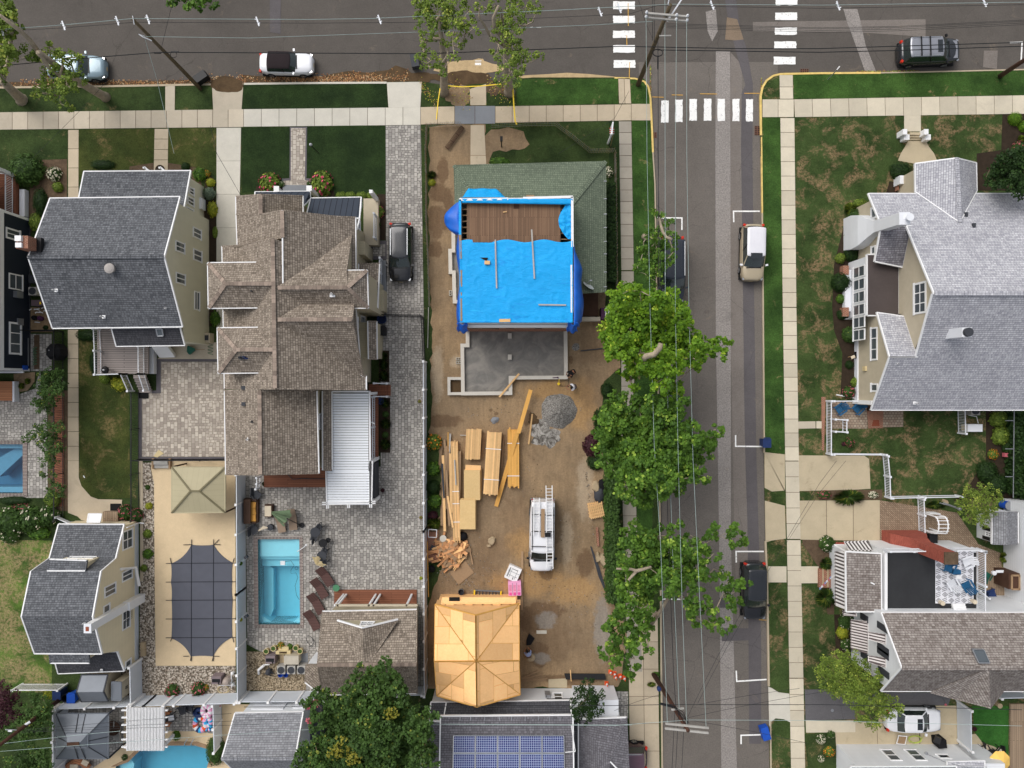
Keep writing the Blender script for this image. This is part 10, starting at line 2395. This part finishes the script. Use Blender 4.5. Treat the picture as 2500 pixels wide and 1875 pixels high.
# people
def prs(lab,c,rz,pose,top,trousers,hairm='hair',scale=1.0,hold=None):
 w=W(*c);t=th_('person',lab,'person',(w.x,w.y,0));Mx=local(V(w.x,w.y,0),rz)
 J=dict(pel=(0,0,.92),wai=(.02,0,1.1),che=(.05,0,1.32),nek=(.07,0,1.5),shl=(.05,.19,1.42),shr=(.05,-.19,1.42),ell=(.12,.26,1.15),elr=(.12,-.26,1.15),hal=(.32,.2,1.02),har=(.32,-.2,1.02),hil=(0,.1,.9),hir=(0,-.1,.9),knl=(.04,.11,.5),knr=(.02,-.11,.5),anl=(0,.12,.08),anr=(-.02,-.12,.08),tol=(.2,.13,.04),tor=(.18,-.13,.04),hed=(.1,0,1.62))
 J.update(pose);J={k:Mx@(VV(v)*scale)for k,v in J.items()}
 def skin(name,verts,edges,rads,mat):
  me=bpy.data.meshes.new(name);off=t.location;me.from_pydata([(v-off)[:]for v in verts],edges,[]);me.materials.append(mat);o=bpy.data.objects.new(name,me);col.objects.link(o);o.parent=t
  o.modifiers.new('skin','SKIN');
  for i,r_ in enumerate(rads):me.skin_vertices[0].data[i].radius=(r_,r_)if not hasattr(r_,'__len__')else r_
  me.skin_vertices[0].data[0].use_root=1;s=o.modifiers.new('sub','SUBSURF');s.levels=1;s.render_levels=1
  return o
 nm=['pel','wai','che','nek','shl','ell','hal','shr','elr','har','hil','knl','anl','tol','hir','knr','anr','tor'];ix={n:i for i,n in enumerate(nm)}
 E=[('pel','wai'),('wai','che'),('che','nek'),('che','shl'),('shl','ell'),('ell','hal'),('che','shr'),('shr','elr'),('elr','har'),('pel','hil'),('hil','knl'),('knl','anl'),('anl','tol'),('pel','hir'),('hir','knr'),('knr','anr'),('anr','tor')]
 rad=[.13,.13,.15,.055,.065,.045,.032,.065,.045,.032,.09,.065,.045,.04,.09,.065,.045,.04]
 skin('body',[J[n]for n in nm],[(ix[a],ix[b])for a,b in E],[r_*scale for r_ in rad],M.skin)
 n1=['wai','che','shl','ell','shr','elr','nek'];i1={n:i for i,n in enumerate(n1)};skin('shirt',[J[n]for n in n1],[(i1[a],i1[b])for a,b in(('wai','che'),('che','shl'),('shl','ell'),('che','shr'),('shr','elr'),('che','nek'))],[.165,.185,.09,.062,.09,.062,.07],M[top])
 n2=['pel','hil','knl','anl','hir','knr','anr','wai'];i2={n:i for i,n in enumerate(n2)};skin('trousers',[J[n]for n in n2],[(i2[a],i2[b])for a,b in(('pel','hil'),('hil','knl'),('knl','anl'),('pel','hir'),('hir','knr'),('knr','anr'),('pel','wai'))],[.16,.115,.085,.065,.115,.085,.065,.15],M[trousers])
 hd=J['hed'];m=MB();m.lt(hd-Z(.12),[(.0,0),(.05,.01),(.075,.06),(.085,.12),(.08,.18),(.05,.225),(0,.24)],14,sx=1.1,sy=.92,rz=rz)
 e=V(cos(rz),sin(rz),0);sd=V(-e.y,e.x,0);m.box(hd+e*.10+Z(-.02),(.04,.025,.05),rz)
 for s_ in(-1,1):m.box(hd+sd*s_*.085,(.03,.02,.06),rz)
 m.bd('head',M.skin,t,smooth=1)
 m=MB()
 for s_ in(-1,1):m.box(hd+e*.088+sd*s_*.032+Z(.01),(.012,.02,.012),rz)
 m.box(hd+e*.088+Z(-.06),(.012,.045,.01),rz);m.bd('face',M.hair,t)
 MB().lt(hd-Z(.0)-e*.012,[(.096,-.02),(.1,.05),(.085,.1),(.05,.135),(0,.15)],14,sx=1.1,sy=.98,rz=rz).bd('hair',M[hairm],t,smooth=1)
 for sfx,s_ in(('l',1),('r',-1)):
  a=J['ha'+sfx];d=(a-J['el'+sfx]).normalized();q=d.cross(Z(1));q=q.normalized()if q.length>.1 else sd;m=MB();m.bar(a-d*.01,a+d*.085,.08,.03)
  for k,L in enumerate((.07,.08,.075,.06)):b=a+d*.08+q*(.03-.02*k);c2=b+d*L*.55;m.tu([b,c2,c2+d*L*.3-Z(L*.35)],[.009,.008,.007],6)
  b=a+d*.02+q*s_*.04;m.tu([b,b+d*.03+q*s_*.03,b+d*.06+q*s_*.03-Z(.01)],[.011,.01,.008],6);m.bd('hand',M.skin,t)
 for sfx in 'lr':m=MB();a,b=J['an'+sfx],J['to'+sfx];m.bar(V(a.x,a.y,.05)-(b-a).normalized()*.05,V(b.x,b.y,.05)+(b-a).normalized()*.05,.1,.1);m.bd('shoe',M.rub,t)
 return t
bend=dict(wai=(.05,0,1.05),che=(.26,0,1.2),nek=(.42,0,1.28),hed=(.52,0,1.3),shl=(.28,.2,1.25),shr=(.28,-.2,1.25),ell=(.4,.26,1.0),elr=(.42,-.26,1.0),hal=(.5,.16,.78),har=(.52,-.14,.78),pel=(-.08,0,.92),hil=(-.08,.1,.9),hir=(-.08,-.1,.9))
tI(2,2)
prs('person in a black shirt bending over by the foundation corner',(1757,700),R(215),bend,'clk','clk')
prs('person in a white shirt with dark hair holding a tool below the foundation corner',(1768,858),R(190),dict(bend,che=(.12,0,1.3),nek=(.2,0,1.47),hed=(.27,0,1.56),hal=(.5,.1,1.0),har=(.55,-.12,1.0),shl=(.12,.19,1.38),shr=(.12,-.19,1.38),ell=(.28,.24,1.15),elr=(.3,-.24,1.15)),'cloth_white','dkg')
tag(MB().tu([W(1635,853,.9),W(1710,852,.95)],.02,6).tu([W(1715,785,.6),W(1712,850,1.0)],.018,6).box(W(1710,852,.97),(.14,.14,.1)).bd('level_tripod',M.bkm),'black instrument with thin rods held by the person in white','tool')
tag(MB().box(W(1735,705,.75),(.18,.12,.03),.3).bd('tablet',M.trim),'small white pad held by the person in black','pad')
tI(2,4)
prs('person in a pale blue shirt stooping by the plywood garage and pulling black plastic',(1285,400),R(105),bend,'cloth_blue','dkg')
